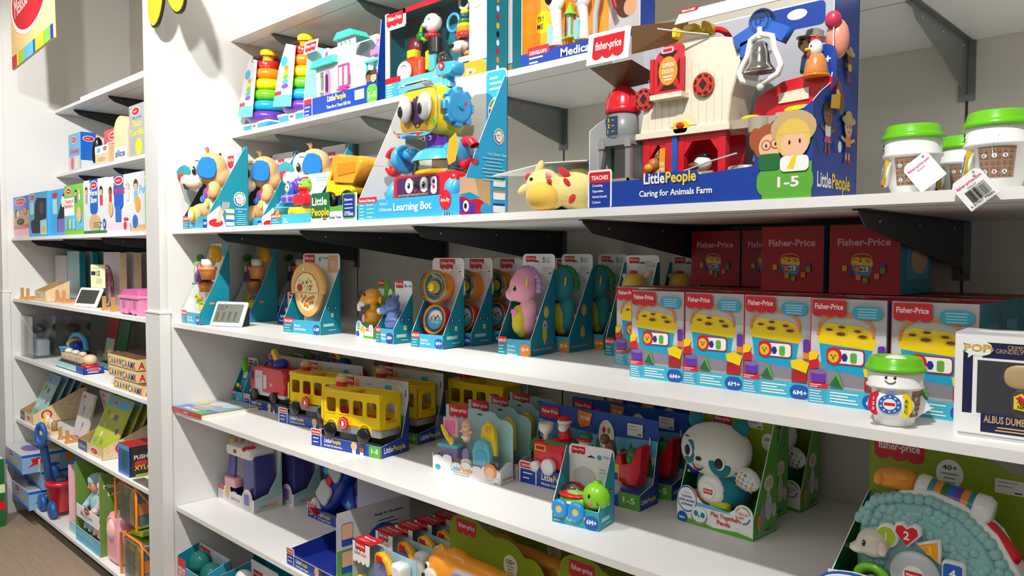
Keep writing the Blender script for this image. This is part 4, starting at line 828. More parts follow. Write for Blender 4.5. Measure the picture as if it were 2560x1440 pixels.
tray(t, RW, RD, RH, RL, 'fpblue', 'fpblue', front=front, right=right, lin='white', rin='lgrey', backm='lgrey', prof=[(0, 0), (RD, 0), (RD, RH*.93), (RD-.01, RH*.94), (0, RL)], backpoly=rrect(RW*.3, 0, RW*.7, RH, .015),
     left=lambda F: (F.poly([(RD*.05, RH*.85), (RD*.15, RH*.88), (RD*.9, RH*.2), (RD*.75, RH*.16)], 'white'), [F.rr(RD*(.15+.15*k), RH*(.72-.14*k), .02, .018, .004, ('skin', 'p_sky', 'hotpink', 'purple', 'tan')[k]) for k in range(5)]),
     back=lambda F: (F.rr(RW*.3, 0, RW*.7, RH, .015, 'lgrey'), F.rr(RW*.82, RH*.62, RW*.17, RH*.37, .01, 'fpblue'), F.lines(RW*.85, RH*.94, RW*.11, 3, .014, 'white', .005), smart(F, RW*.905, RH*.73, .026), F.rect(RW*.33, RH*.93, .09, .02, 'red')))
X = T(-.01, 0, 0)
b = MB(); b.rbox(.17, .345, .02, .125, .215, .345, .04, 'p_yellow', X, bev=.02); hd = b.build('head', t)
b = MB(); b.rbox(.165, .35, -.012, .02, .21, .35, .045, 'clear', X, bev=.014); b.build('clear_visor', hd)
b = MB(); F = Face(b, (-.01, .0195, 0), (1, 0, 0), (0, 0, 1)); F.rr(.18, .225, .155, .11, .03, 'p_gold2'); F.poly([(.257+(.036 if i % 2 else .041)*math.cos(i*PI/18), .28+(.036 if i % 2 else .041)*math.sin(i*PI/18)) for i in range(36)], 'p_plum'); F.ell(.32, .245, .012, .012, 'p_lime'); F.text('3', .317, .24, .01, 'dgreen'); F.poly([(.235, .25), (.275, .252), (.262, .236), (.248, .235)], 'black'); F.ell(.255, .241, .007, .004, 'p_orange'); b.build('face_plate', hd)
for x in (.215, .295):
    b = MB(); b.ell((0, 0, 0), (.027, .011, .036), 'p_white', X @ T(x, .008, .287)); e = b.build('eye', hd)
    b = MB(); b.ell((0, 0, 0), (.011, .003, .015), 'p_black', X @ T(x-.008, -.002, .28)); b.build('pupil', e)
b = MB(); Xw = X @ T(.345, .072, .285) @ RY(90); b.lathe([(.034, 0), (.044, .003), (.044, .016), (.034, .019)], 'p_sky', 26, Xw)
for i in range(8): b.rbox(-.012, .012, -.004, .014, .04, .051, .003, 'p_sky', X @ T(.3475, .072, .285) @ RX(i*45) @ RZ(90) @ T(0, -.01, 0))
wh = b.build('ear_wheel', hd)
b = MB(); b.cyl(.033, .017, .0185, 'p_plum', Xw); F = Face(b, (0, 0, .0185), (1, 0, 0), (0, 1, 0), Xw); F.poly(circ(0, 0, .028, .028, 12, 200, 300)+[(0, 0)], 'p_lime'); F.poly(circ(0, 0, .03, .03, 12, 20, 80)+[(0, 0)], 'p_sky'); F.poly(circ(0, 0, .026, .026, 12, 100, 130)+[(0, 0)], 'p_hot'); b.cyl(.007, .018, .026, 'p_cyan', Xw); b.build('ear_dial', wh)
b = MB(); b.lathe([(.02, .34), (.017, .36), (.016, .375)], 'p_sky', 20, X @ T(.315, .075, 0)); b.rbox(.0, .085, -.022, .022, -.019, .019, .017, 'p_sky', X @ T(.283, .07, .388) @ RY(4)); kn = b.build('top_handle', hd)
b = MB(); b.cyl(.011, 0, .001, 'p_red', X @ T(.318, .047, .392) @ RX(90)); F = Face(b, (.308, .0457, .392), (1, 0, 0), (0, 0, 1)); F.text('fp', 0, -.004, .009, 'lpink', 'c', w=.011); b.build('round_emblem', kn)
b = MB(); b.cyl(.031, .185, .218, 'p_purple', X @ T(.285, .06, 0), 10); nk = b.build('neck', t)
for x in (.268, .292): b = MB(); b.ell((x-.01, .03, .207), (.006, .003, .007), 'white', None, 12); b.ell((x-.01, .027, .207), (.003, .002, .0035), 'black', None, 8); b.build('neck_eye', nk)
b = MB(); b.lathe([(.095, .148), (.09, .156), (.075, .172), (.05, .186), (.02, .191), (0, .191)], 'p_sky', 36, X @ T(.29, .07, 0) @ S3(1, .75, 1)); F = Face(b, (.29, .0085, .157), (1, 0, 0), (0, .6, .8)); F.text('B3123', -.04, .0, .011, 'ice', 'l', w=.045); to = b.build('torso', t)
for s, x in ((-1, .165), (1, .365)):
    b = MB(); b.ell((0, 0, 0), (.028, .022, .02), 'p_sky', X @ T(x-s*.018, .055, .175)); b.lathe([(.0, .0), (.026, .002), (.036, .012), (.04, .03), (.038, .036), (.03, .036)], 'p_sky', 24, X @ T(x+s*.005, .055, .165) @ RY(s*-90) @ T(0, 0, -.036)); ar = b.build('arm', t)
    b = MB(); b.torus(.03, .012, 'p_red', X @ T(x+s*.05, .05, .16) @ RX(90), a0=(120 if s < 0 else -60)+60 if False else (210 if s < 0 else 30), a1=(510 if s < 0 else 330), rz=.012); b.build('claw', ar)
b = MB(); b.lathe([(.092, .085), (.09, .12), (.085, .147)], 'clear', 36, X @ T(.29, .07, 0) @ S3(1, .75, 1)); b.build('clear_drum', to)
b = MB(); b.lathe([(.0, .11), (.075, .11), (.082, .113), (.082, .122), (.075, .125), (0, .125)], 'p_yellow', 30, X @ T(.29, .07, 0) @ S3(1, .75, 1)); b.cyl(.025, .12, .15, 'p_gold2', X @ T(.29, .07, 0), 16); b.build('gear', to)
b = MB(); b.rbox(.15, .41, .012, .13, .034, .115, .018, 'p_red', X, bev=.01); b.rbox(.2, .38, .03, .11, .113, .119, .003, 'p_sky', X); bs = b.build('base', t)
b = MB(); F = Face(b, (-.01, .0115, .025), (1, 0, 0), (0, 0, 1)); F.rr(.175, .03, .175, .052, .01, 'p_plum'); 
for x in (.228, .29): F.ell(x, .06, .017, .02, 'white'); F.ell(x-.002, .06, .006, .008, 'black'); F.ell(x-.004, .063, .002, .002, 'white')
F.poly([(.25, .048), (.262, .048), (.256, .04)], 'p_red'); F.rr(.318, .034, .024, .045, .01, 'white'); F.ell(.33, .066, .005, .005, 'black'); F.ell(.33, .052, .005, .005, 'p_red'); F.text('ABCDEFGHIJKLMNOPQRSTUVWXYZ', .182, .033, .005, 'tan', w=.125); b.build('base_face', bs)
for x, y in ((.105, .05), (.375, .03)):
    b = MB(); b.lathe([(0, -.024), (.03, -.024), (.045, -.015), (.05, 0), (.045, .015), (.03, .024), (0, .024)], 'p_sky', 30, X @ T(x+.015, y+.02, .064) @ RY(90))
    b.build('wheel', bs)
b = MB(); b.prism([(0, 0), (.03, .01), (.045, .06), (.03, .085), (.0, .07), (-.01, .02)], .001, 'p_orange2', T(.395, -.004, .125) @ S3(.8, 1, .9), m2='white'); b.build('try_me_card', t)
# ---- giraffe plush in a fallen carton
t = thing('fallen_plush_pack', 'pale yellow giraffe plush with red spots lying in a tipped teal carton', 'plush toy', (-1.31, 1.285, S4), 0)
b = MB()
P = [(.0, .045, .098), (.14, .08, .118), (.29, .10, .11), (.285, .19, .115), (.1, .22, .12)]
for q, m in (([(.0, .0, .09), (.14, .03, .112), (.26, .03, .108), (.28, .16, .112), (.12, .2, .118), (.03, .14, .10)], 'white'),):
    n = len(q); b.add([p for p in q]+[(p[0], p[1], p[2]-.002) for p in q], [tuple(range(n)), tuple(range(n, 2*n))[::-1]]+[(i, n+i, n+(i+1) % n, (i+1) % n) for i in range(n)], m)
b.add([(.03, .16, .1), (.11, .05, .001), (.11, .19, .001), (.10, .21, .11)], [(0, 1, 2, 3), (3, 2, 1, 0)], 'teal'); b.add([(.10, .21, .001), (.10, .21, .11), (.29, .17, .11), (.29, .17, .001)], [(0, 3, 2, 1), (0, 1, 2, 3)], 'teal'); b.add([(.26, .03, .108), (.29, .05, .10), (.29, .17, .112), (.28, .16, .112)], [(0, 1, 2, 3), (3, 2, 1, 0)], 'teal'); b.add([(.26, .03, .106), (.285, .03, .1), (.295, .06, .045), (.27, .05, .05)], [(0, 3, 2, 1), (0, 1, 2, 3)], 'lteal'); b.build('crushed_carton', t)
b = MB(); b.ell((.13, .035, .055), (.045, .04, .045), 'M'); b.ell((.2, .085, .05), (.07, .06, .05), 'M'); b.ell((.15, .03, .04), (.045, .035, .038), 'M'); b.names = ['f_lyellow']; bd = b.build('body', t, mods=remesh(.004))
b = MB(); b.ell((.148, .012, .034), (.043, .032, .033), 'f_myellow'); b.build('muzzle', bd)
for x, z, a in ((.122, .088, 30), (.092, .06, -115)): b = MB(); b.ell((0, 0, .012), (.010, .007, .02), 'f_lyellow', T(x, .022, z) @ RY(a)); b.build('ear', bd)
b = MB(); b.ell((0, 0, 0), (.010, .008, .010), 'f_red', T(.1, .018, .08)); b.build('hair_tuft', bd)
b = MB(); b.ell((.125, -.001, .073), (.005, .003, .004), 'black'); b.build('eye', bd)
for x, y, z, r, a in ((.19, .03, .088, (.02, .004, .009), 30), (.205, .022, .065, (.013, .004, .006), 45), (.175, -.003, .067, (.008, .004, .005), 30), (.215, .028, .03, (.008, .004, .014), 30), (.17, .0, .082, (.010, .004, .006), 30)):
    b = MB(); b.ell((0, 0, 0), r, 'f_red' if z != .082 else 'f_pink', T(x, y+.006, z-.002) @ RY(a)); b.build('spot', bd)
# ---- farm playset
w, d, h, lip = .472, .195, .385, .052
t = thing('farm_playset_pack', 'large boxed red and cream toy barn with silo and bell in a blue display', 'toy playset', (-1.014, 1.276, S4), 0)
def kids2(F):
    F.ell(.395, .098, .028, .032, 'hair2'); F.ell(.372, .105, .012, .02, 'hair2'); F.ell(.398, .09, .02, .022, 'p_peach'); F.ell(.392, .093, .009, .009, 'dred'); F.ell(.392, .093, .0075, .0075, 'p_peach'); F.ell(.409, .095, .009, .009, 'dred'); F.ell(.409, .095, .0075, .0075, 'p_peach'); F.ell(.392, .092, .002, .003, 'black', 8); F.ell(.409, .094, .002, .003, 'black', 8)
    F.rr(.378, .05, .04, .028, .008, 'dgreen')
    F.ell(.44, .118, .04, .03, 'tan'); F.ell(.44, .1, .03, .034, 'blond'); F.ell(.442, .09, .023, .025, 'p_peach'); F.poly(circ(.44, .108, .027, .014, 10, 0, 180), 'blond'); F.ell(.434, .094, .002, .004, 'black', 8); F.ell(.452, .095, .002, .004, 'black', 8); F.rr(.418, .045, .05, .026, .008, 'white'); F.poly([(.43, .05), (.44, .07), (.448, .072), (.442, .048)], 'p_yellow')
def front(F):
    F.rect(0, 0, w, lip, 'box_blue'); F.rr(-.002, 0, .062, .078, .006, 'white'); F.rect(.002, 0, .054, .055, 'royal'); F.rr(.002, .052, .054, .022, .004, 'p_red'); F.text('TEACHES', .029, .058, .0085, 'white', 'c', w=.044)
    for i, s in enumerate(('Counting', 'Opposites', 'Animal Sounds', 'Colors')): F.text(s, .01, .044-i*.0115, .0048, 'white', w=.009+.0022*len(s))
    F.text('LittlePeople', .1375, .0405, .0155, 'navy', w=.121); F.lp(.138, .042, .12); F.text('Caring for Animals Farm', .128, .0175, .0115, 'white', w=.16)
    F.poly([(.385, 0), (w, 0), (w, .06), (.42, .07), (.385, .045)], 'green'); F.rr(.375, .004, .1, .05, .02, 'green'); F.text('1-5', .432, .02, .017, 'white', 'c', w=.038); kids2(F)
fpo = [(0, 0), (w, 0), (w, .16), (.455, .15), (.41, .14), (.398, .13), (.365, .12), (.37, .06), (.26, .053), (.255, .062), (.14, .062), (.135, .052), (.0, .052)]
def right(F):
    F.text('LittlePeople', d*.1, h*.05, .013, 'navy', w=d*.77); F.lp(d*.1, h*.052, d*.76)
    kidfull(F, d*.3, h*.37, .021, 'hair', 'dskin', 'p_white', 'p_hot'); kidfull(F, d*.74, h*.345, .021, 'black', 'skin', 'p_orange', 'navy', 'tan'); kidfull(F, d*.72, h*.66, .014, 'black', 'dskin', 'p_yellow', 'purple', 'tan')
    F.ell(d*.52, h*.44, .014, .022, 'p_brown'); F.ell(d*.48, h*.5, .010, .013, 'p_brown'); F.ell(d*.44, h*.48, .007, .006, 'lpink'); F.poly([(d*.3, h*.46), (d*.5, h*.48), (d*.48, h*.41), (d*.28, h*.4)], 'gold'); F.ell(d*.5, h*.24, .008, .010, 'white')
    F.text('Visit LittlePeople.com!', d*.22, h*.93, .005, 'white', w=d*.5)
rp = [(0, 0), (d, 0), (d*.985, h), (.01, h), (.0, h*.68)]
tray(t, w, d, h, lip, 'box_blue', 'lgrey', prof=[(0, 0), (d, 0), (d, h), (.08, h), (.08, .225), (.07, .2), (.03, .18), (0, .16), (0, lip)], front=front, fpoly=fpo, right=right, frontm='box_blue', backm='bgrey', lin='lgrey', rin='ice', backpoly=[(0, 0), (w, 0), (w, h), (0, h)],
     back=lambda F: (F.rr(.29, .34, .12, .045, .01, 'box_blue'), F.ell(.355, .368, .02, .010, 'white'), [F.poly([(x, z), (x+.006, z+.001), (x+.0065, z+.02), (x+.018, z+.024), (x+.018, z+.004), (x+.012, z+.004), (x+.012, z), (x+.021, z), (x+.021, z+.028), (x+.004, z+.023), (x+.004, z+.006), (x, z+.005)], 'sky') for x, z in ((.24, .30), (.215, .325))]))
b = MB(); b.prism([(0, 0), (.105, .0), (.105, .062), (.1, .066), (.0, .066)], .0015, 'white', T(.0, -.012, .292) @ RX(-8), m2='white'); F = Face(b, (0, -.0, 0), (1, 0, 0), (0, 0, 1), T(.0, -.012, .292) @ RX(-8)); F.logo(.014, .018, .078, 'p_red', txt='fisher-price', hh=.5); hs = b.build('header_sign', t)
b = MB(); b.add([(.0, .0, .29), (.105, .0, .29), (.105, .12, .27), (.03, .06, .25)], [(0, 1, 2, 3), (3, 2, 1, 0)], 'dkraft'); b.add([(.105, .0, .355), (.17, .10, .375), (.17, .12, .34), (.105, .0, .3)], [(0, 1, 2, 3), (3, 2, 1, 0)], 'dkraft'); b.build('cardboard_fold', hs)
b = MB(); b.prism([(0, 0), (.25, 0), (.25, .035), (0.0, .035)], .0015, 'lgrey', T(.19, .02, .345) @ RX(-35), m2='white'); F = Face(b, (0, 0, 0), (1, 0, 0), (0, 0, 1), T(.19, .02, .345) @ RX(-35)); F.rr(0, .028, .04, .012, .003, 'dred'); F.text('TEACHES', .003, .031, .006, 'white', w=.03); b.build('top_flap', t)
b = MB(); b.prism(rrect(0, 0, .05, .085, .02), .0015, 'box_blue', T(.428, .078, .185)); F = Face(b, (.428, .078, .185), (1, 0, 0), (0, 0, 1)); F.text('45+', .025, .052, .014, 'white', 'c', w=.03); F.lines(.01, .038, .03, 4, .009, 'white', .003, 'c'); b.build('side_tab', t)
# barn
bn = MB(); bn.prism([(.09, .145), (.1, .2), (.118, .26), (.15, .3), (.16, .312), (.2, .335), (.21, .33), (.325, .3), (.335, .29), (.31, .25), (.295, .2), (.288, .145)], .085, 'barnc', T(0, .05, 0), bev=.003); 
bn.box(.085, .295, .045, .14, .138, .15, 'barnc'); F = Face(bn, (0, .05, 0), (1, 0, 0), (0, 0, 1))
for i in range(11): F.rect(.112+i*.0165, .155, .0008, .09+.04*math.sin((i+1)*.3), 'creamd')
F.poly(circ(.195, .155, .03, .026, 14, 0, 180), 'cream')
barn = bn.build('barn_upper', t)
b = MB()
for x in (.105, .16, .185, .275): b.box(x-.008, x+.008, .0544, .0686, .03, .1385, 'p_red')
b.box(.0972, .285, .055, .068, .125, .1392, 'p_red'); b.box(.1, .285, .125, .13, .02, .14, 'p_red'); b.prism([(.1, .02), (.283, .02), (.283, .04), (.1, .04)], .07, 'p_red', T(0, .06, 0)); b.box(.168, .18, .05, .056, .02, .14, 'p_blue')
for x, s in ((.113, 1), (.152, -1), (.193, 1), (.267, -1)): b.prism([(x, .125), (x+s*.018, .125), (x, .1)], .012, 'p_red', T(0, .056, 0))
b.build('barn_lower', t)
# double door
b = MB(); b.prism([(.138, .218), (.205, .218), (.205, .305), (.198, .312), (.165, .312), (.145, .295), (.138, .28)], .004, 'p_red', T(0, .03, 0)); F = Face(b, (0, .03, 0), (1, 0, 0), (0, 0, 1)); 
for p in ([(.15, .225), (.193, .225), (.172, .245)], [(.15, .298), (.193, .298), (.172, .28)], [(.147, .232), (.147, .285), (.158, .262)], [(.197, .232), (.197, .285), (.186, .262)]): F.poly(p, 'brownd')
F.ell(.171, .262, .0215, .028, 'p_orange2'); F.text('OPEN', .171, .27, .0075, 'white', 'c', w=.026); F.text('DOOR', .171, .258, .0075, 'white', 'c', w=.026); F.lines(.158, .250, .026, 2, .006, 'white', .0025, 'c'); F.rr(.155, .296, .03, .012, .006, 'lpink'); F.rr(.16, .299, .02, .006, .001, 'red')
b.box(.13, .138, .028, .036, .222, .29, 'p_red'); b.box(.134, .206, .022, .05, .208, .218, 'barnc'); b.build('loft_door', barn)
for x, z in ((.24, .228), (.105, .218)):
    r = .0225; X = T(x, .0475, z) @ RX(90); b = MB(); b.lathe([(r*.5, 0), (r*.5, .004), (r, .004), (r, 0)], 'p_red2', 28, X, smooth=False)
    b.prism([(0, r*.75), (r*.6, 0), (0, -r*.75), (-r*.6, 0)], .003, 'p_red2', T(x, .0425, z)); F = Face(b, (x, .0425, z), (1, 0, 0), (0, 0, 1)); F.poly([(0, r*.5), (r*.4, 0), (0, -r*.5), (-r*.4, 0)], 'brownd')
    for i in range(8):
        a = i*45+8; F.poly(circ(0, 0, r*.86, r*.86, 3, a, a+28)+circ(0, 0, r*.7, r*.7, 3, a+28, a), 'brownd')
    b.build('round_window', barn)
b = MB(); b.rbox(.172, .232, .06, .09, .325, .34, .004, 'p_yellow'); b.rbox(.186, .215, .055, .09, .338, .352, .005, 'p_yellow'); 
for x in (.165, .23): b.rbox(x, x+.01, .05, .09, .33, .35, .003, 'p_yellow')
b.build('rooster_perch', barn)
b = MB(); b.torus(.036, .006, 'p_red', T(.235, .09, .305) @ RX(90), a0=0, a1=180); b.build('carry_handle', barn)
b = MB(); b.rbox(.172, .208, .045, .052, .14, .165, .009, 'p_yellow'); b.ell((.19, .044, .156), (.009, .003, .006), 'p_red'); b.build('sound_button', barn)
# silo
b = MB(); b.lathe([(.031, .145), (.033, .148), (.033, .2), (0, .2)], 'silo', 28, T(.042, .06, 0)); b.box(.0, .085, .03, .09, .13, .147, 'silo')
for x in (.004, .07): b.prism([(x, .13), (x+.012, .13), (x+.012-(.02 if x < .03 else 0), .02), (x-(.02 if x < .03 else 0), .02)], .01, 'silo', T(0, .03, 0)); b.box(x, x+.014, .027, .031, .125, .142, 'grey')
F = Face(b, (0, .0265, 0), (1, 0, 0), (0, 0, 1)); sl = b.build('silo', t)
b = MB(); b.box(.024, .052, .0262, .028, .152, .19, 'p_slate'); F = Face(b, (0, .0262, 0), (1, 0, 0), (0, 0, 1))
for i, c in enumerate('123'): F.text(c, .028, .155+i*.0115, .008, 'p_yellow'); F.rect(.038, .158+i*.0115, .007, .0015, 'p_yellow')
b.build('level_window', sl)
b = MB(); b.lathe([(.036, .198), (.0375, .201), (.0375, .209), (.0355, .211), (.034, .225), (.027, .242), (.015, .252), (.008, .255), (.008, .263), (0, .264)], 'p_red', 28, T(.042, .06, 0))
for i in range(10): a = math.radians(i*36); b.tube([(.042+.0358*math.cos(a), .06+.0358*math.sin(a), .211), (.042+.034*math.cos(a), .06+.034*math.sin(a), .227), (.042+.0275*math.cos(a), .06+.0275*math.sin(a), .242), (.042+.015*math.cos(a), .06+.015*math.sin(a), .2525)], .0012, 'p_red', k=6)
b.build('silo_dome', sl)
b = MB(); b.prism([(.0, .0), (.025, .01), (.028, -.012), (.018, -.008), (.014, -.045), (.008, -.035), (.002, -.02), (-.001, -.03)], .003, 'p_brown', T(-.012, .07, .195)); b.box(.005, .01, .07, .074, .03, .16, 'p_dgreen'); b.build('weather_arrow', t)
b = MB(); b.box(.035, .085, .02, .024, .025, .06, 'p_tanb'); b.box(.035, .039, .02, .06, .025, .06, 'p_tanb'); b.box(.081, .085, .02, .06, .025, .06, 'p_tanb'); b.box(.02, .035, .02, .05, .002, .06, 'p_dgreen'); b.build('feed_trough', t)
# bell
b = MB(); b.prism(circ(0, 0, .024, .024, 20), .02, 'p_blue', T(.355, .04, .322), bev=.004, smooth=True)
for a in (-152, -25): b.prism([(.0, -.012), (.055, -.017), (.06, .012), (.0, .014)], .018, 'p_blue', T(.355, .041, .315) @ RY(-a), bev=.004, smooth=True)
b.prism([(-.0, .0), (.018, .0), (.022, .035), (.0, .03)], .018, 'p_blue', T(.315, .041, .262), bev=.003); F = Face(b, (.355, .0395, .322), (1, 0, 0), (0, 0, 1)); F.ell(0, 0, .017, .017, 'p_navy2'); F.ell(0, 0, .0155, .0155, 'p_blue'); F.text('LP', -.009, -.006, .012, 'p_navy2', w=.018); bp = b.build('bell_beam', t)
b = MB(); P = [(.357, .298), (.34, .29), (.334, .262), (.318, .235), (.324, .22), (.36, .208), (.392, .222), (.398, .238), (.386, .265), (.381, .29), (.357, .298)]
sm = []
for i in range(len(P)-1):
    for k in range(3): sm.append((P[i][0]+(P[i+1][0]-P[i][0])*k/3, .036, P[i][1]+(P[i+1][1]-P[i][1])*k/3))
sm.append(sm[0]); b.tube(sm, .0055, 'p_white', caps=False); b.tube([(.357, .036, .31), (.357, .036, .29)], .005, 'p_white'); b.ell((.36, .036, .207), (.008, .006, .010), 'p_white'); b.build('bell_frame', bp)
b = MB(); b.lathe([(.0, .292), (.007, .29), (.014, .285), (.017, .268), (.019, .253), (.023, .246), (.027, .24), (.027, .237), (.0, .237)], 'chrome', 28, T(.358, .036, -.006)); b.build('bell', bp)
# figures
def figp(t, x, y, z, s, body, head, hat=None, hatm=None, name='figure', skin='p_peach'):
    b = MB(); b.lathe([(0, 0), (.85*s, 0), (.9*s, .3*s), (.75*s, 1.6*s), (.5*s, 2*s), (0, 2.05*s)], body, 18, T(x, y, z)); b.ell((x, y, z+2.8*s), (s*.95, s*.9, s*.95), skin); b.ell((x-.2*s, y+.12*s, z+3.0*s), (s*1.02, s*.95, s*.9), head, None, 14)
    b.ell((x-.45*s, y-.8*s, z+2.85*s), (s*.1, s*.1, s*.14), 'black', None, 8); b.ell((x+.25*s, y-.85*s, z+2.85*s), (s*.1, s*.1, s*.14), 'black', None, 8)
    if hat: b.lathe([(1.7*s, 3.25*s), (1.75*s, 3.35*s), (.95*s, 3.45*s), (.85*s, 4.1*s), (.5*s, 4.3*s), (0, 4.2*s)], hatm, 20, T(x, y, z) @ RY(8))
    return b.build(name, t)
figp(t, .412, .12, .235, .018, 'p_slate', 'hair', 1, 'p_tanb2', 'farmer_figure')
b = MB(); b.M = T(.135, .0, .062) @ S3(.76, .76, .76); b.lathe([(.0, 0), (.026, 0), (.028, .006), (.022, .035), (.014, .05), (0, .055)], 'p_terra', 20, T(.412, .085, .2)); b.lathe([(0, 0), (.03, 0), (.03, .005), (0, .006)], 'p_orange', 20, T(.412, .085, .197)); b.ell((.412, .08, .262), (.016, .015, .02), 'p_white'); b.prism([(0, 0), (.004, .012), (.01, .006), (.015, .014), (.02, .006), (.025, .0)], .006, 'p_red', T(.4, .077, .278), bev=.001); b.ell((.4, .065, .258), (.007, .006, .004), 'p_yellow'); b.ell((.401, .066, .246), (.003, .003, .007), 'p_red'); b.ell((.408, .0655, .265), (.002, .002, .003), 'black', None, 8); b.build('hen_figure', t)
b = MB(); b.M = T(.022, 0, -.004); b.ell((.448, .1, .285), (.02, .018, .035), 'p_pigp'); b.ell((.446, .085, .315), (.014, .012, .016), 'p_hotd'); b.build('pig_figure', t)
# coop
b = MB(); b.M = T(-.005, -.03, .016); b.prism([(.33, .135), (.472, .13), (.48, .195), (.44, .205), (.39, .2), (.34, .178)], .03, 'p_red', T(0, .1, 0), bev=.003); b.prism([(.385, .16), (.44, .162), (.44, .182), (.385, .178)], .003, 'cream', T(0, .0965, 0)); cp = b.build('nesting_shed', t)
b = MB(); b.rbox(.3, .39, .04, .1, .135, .152, .004, 'p_tanb'); b.cyl(.022, .125, .152, 'p_tanb', T(.355, .05, 0)); b.rbox(.38, .47, .05, .11, .14, .158, .004, 'p_tanb'); b.build('ledge', cp)
b = MB(); b.ell((.415, .08, .162), (.03, .018, .009), 'p_yellow', None, 14, .8); b.ell((.33, .06, .155), (.02, .012, .006), 'p_yellow'); b.build('straw_nest', cp)
for x in (.405, .425, .442): b = MB(); b.ell((x, .082, .172), (.009, .008, .010), 'p_white'); b.build('egg', cp)
# stable animals, gate
b = MB(); b.ell((.13, .06, .055), (.012, .012, .03), 'p_tan3'); b.ell((.126, .052, .085), (.012, .014, .014), 'p_tan3'); b.ell((.12, .042, .078), (.010, .010, .009), 'p_orange2'); b.ell((.13, .058, .098), (.008, .006, .008), 'p_brown'); b.build('horse_figure', t)
b = MB(); b.lathe([(0, 0), (.008, 0), (.010, .02), (.006, .026), (0, .026)], 'p_plum', 14, T(.132, .075, .1)); b.lathe([(.015, .122), (.008, .124), (.007, .135), (0, .136)], 'p_blue', 16, T(.132, .075, 0)); b.build('scarecrow_figure', t)
b = MB(); b.ell((.232, .06, .08), (.018, .016, .015), 'p_white'); b.ell((.22, .05, .076), (.014, .01, .007), 'p_brown'); b.ell((.235, .06, .094), (.014, .012, .006), 'p_black'); b.build('cow_figure', t)
b = MB(); b.box(.19, .27, .03, .034, .03, .062, 'p_tanb'); F = Face(b, (0, .03, 0), (1, 0, 0), (0, 0, 1)); F.rect(.215, .036, .032, .024, 'cream'); F.ell(.231, .044, .010, .006, 'p_orange'); b.build('gate', t)
b = MB(); b.lathe([(.03, 0), (.035, .03), (.033, .031), (.0, .028)], 'p_tanb', 24, T(.33, .05, .035)); b.rbox(.295, .35, .015, .02, .04, .058, .006, 'p_sky'); b.build('trough', t)
b = MB(); b.prism([(.158, .062), (.152, .062), (.165, .045), (.177, .062), (.171, .062), (.171, .112), (.158, .112)], .001, 'p_orange2', T(0, .022, 0)); F = Face(b, (0, .022, 0), (1, 0, 0), (0, 0, 1)); F.text('TRY', .1645, .078, .0065, 'white', 'c', w=.0105); F.text('ME!', .1645, .067, .0065, 'white', 'c', w=.0105); b.build('try_me_arrow', t)
for q in ([(.165, .0, .338), (.2, .02, .33), (.25, .045, .32)], [(.2, .02, .06), (.27, .01, .075), (.335, .0, .085)]): b = MB(); b.tube(q, .0016, 'lgrey'); b.build('cable_tie', t)
# ================================================================ fifth shelf of the near bay
def lpfront(w, lip, title, tag_='KINDNESS', age=True, kids=True):
    def f(F):
        F.rect(0, 0, w, lip*.8, 'box_blue'); F.rr(-.002, 0, w*.16, lip*1.25, .006, 'white'); F.rect(.002, 0, w*.15-.004, lip*.8, 'royal'); F.rr(.001, lip*.85, w*.15-.002, lip*.34, .004, 'p_red'); F.text(tag_, w*.075, lip*.95, lip*.13, 'white', 'c', w=w*.12)
        F.lines(w*.03, lip*.55, w*.09, 2, lip*.28, 'white', lip*.07); F.lp(w*.2, lip*.42, w*.25); F.text(title, w*.2, lip*.14, lip*.15, 'white', w=w*.26)
        if kids: kid(F, w*.63, lip*.5, lip*.3, 'blond', 'p_peach', None, 'white'); kid(F, w*.74, lip*.42, lip*.27, 'hair', 'dskin', None, 'white')
        if age: F.rr(w*.84, 0, w*.16, lip*.8, .008, 'green'); F.rect(w*.9, 0, w*.1, lip*.8, 'green'); F.text('1-5', w*.92, lip*.3, lip*.3, 'white', 'c', w=w*.09)
    return f
def lpside(d, lip, h):
    return lambda F: F.lp(d*.08, lip*.3, d*.8)
def vprof(d, h, lip): return [(0, 0), (d, 0), (d, h*.72), (d-.004, h*.72), (d*.72, lip*1.1), (0, lip*.82)]
def cardback(w, h):
    def f(F):
        F.rect(0, 0, w, h, 'lgrey'); F.rect(0, h*.2, w, h*.3, 'sky'); F.poly([(w*.3, h*.1), (w*.75, h*.45), (w, h*.5), (w, 0), (w*.3, 0)], 'lgreen'); F.poly([(w*.6, 0), (w*.95, h*.35), (w, h*.3), (w, 0)], 'grey'); F.rr(w*.9, h*.1, w*.06, h*.3, .006, 'green'); F.rect(0, h*.5, w, h*.5, 'lgrey')
        F.logo(.01, h*.86, w*.2); F.ell(w*.28, h*.89, .011, .012, 'p_orange2'); F.lines(w*.42, h*.88, w*.1, 1, .01, 'sky', .005); F.rect(w*.68, h*.82, w*.09, h*.09, 'lteal'); F.poly([(w*.7, h*.82), (w*.74, h*.82), (w*.71, h*.77)], 'lteal'); sticker(F, w*.79, h*.78, w*.13, h*.13); F.text('J', w*.95, h*.8, .016, 'navy')
    return f
def wheelp(t, x, y, z, r, m='p_black'):
    b = MB(); b.lathe([(0, 0), (r*.45, 0), (r*.55, .004), (r*.9, .003), (r, .007), (r, .02), (r*.9, .022), (0, .022)], m, 24, T(x, y+.02, z) @ RX(90)); return b.build('wheel', t)
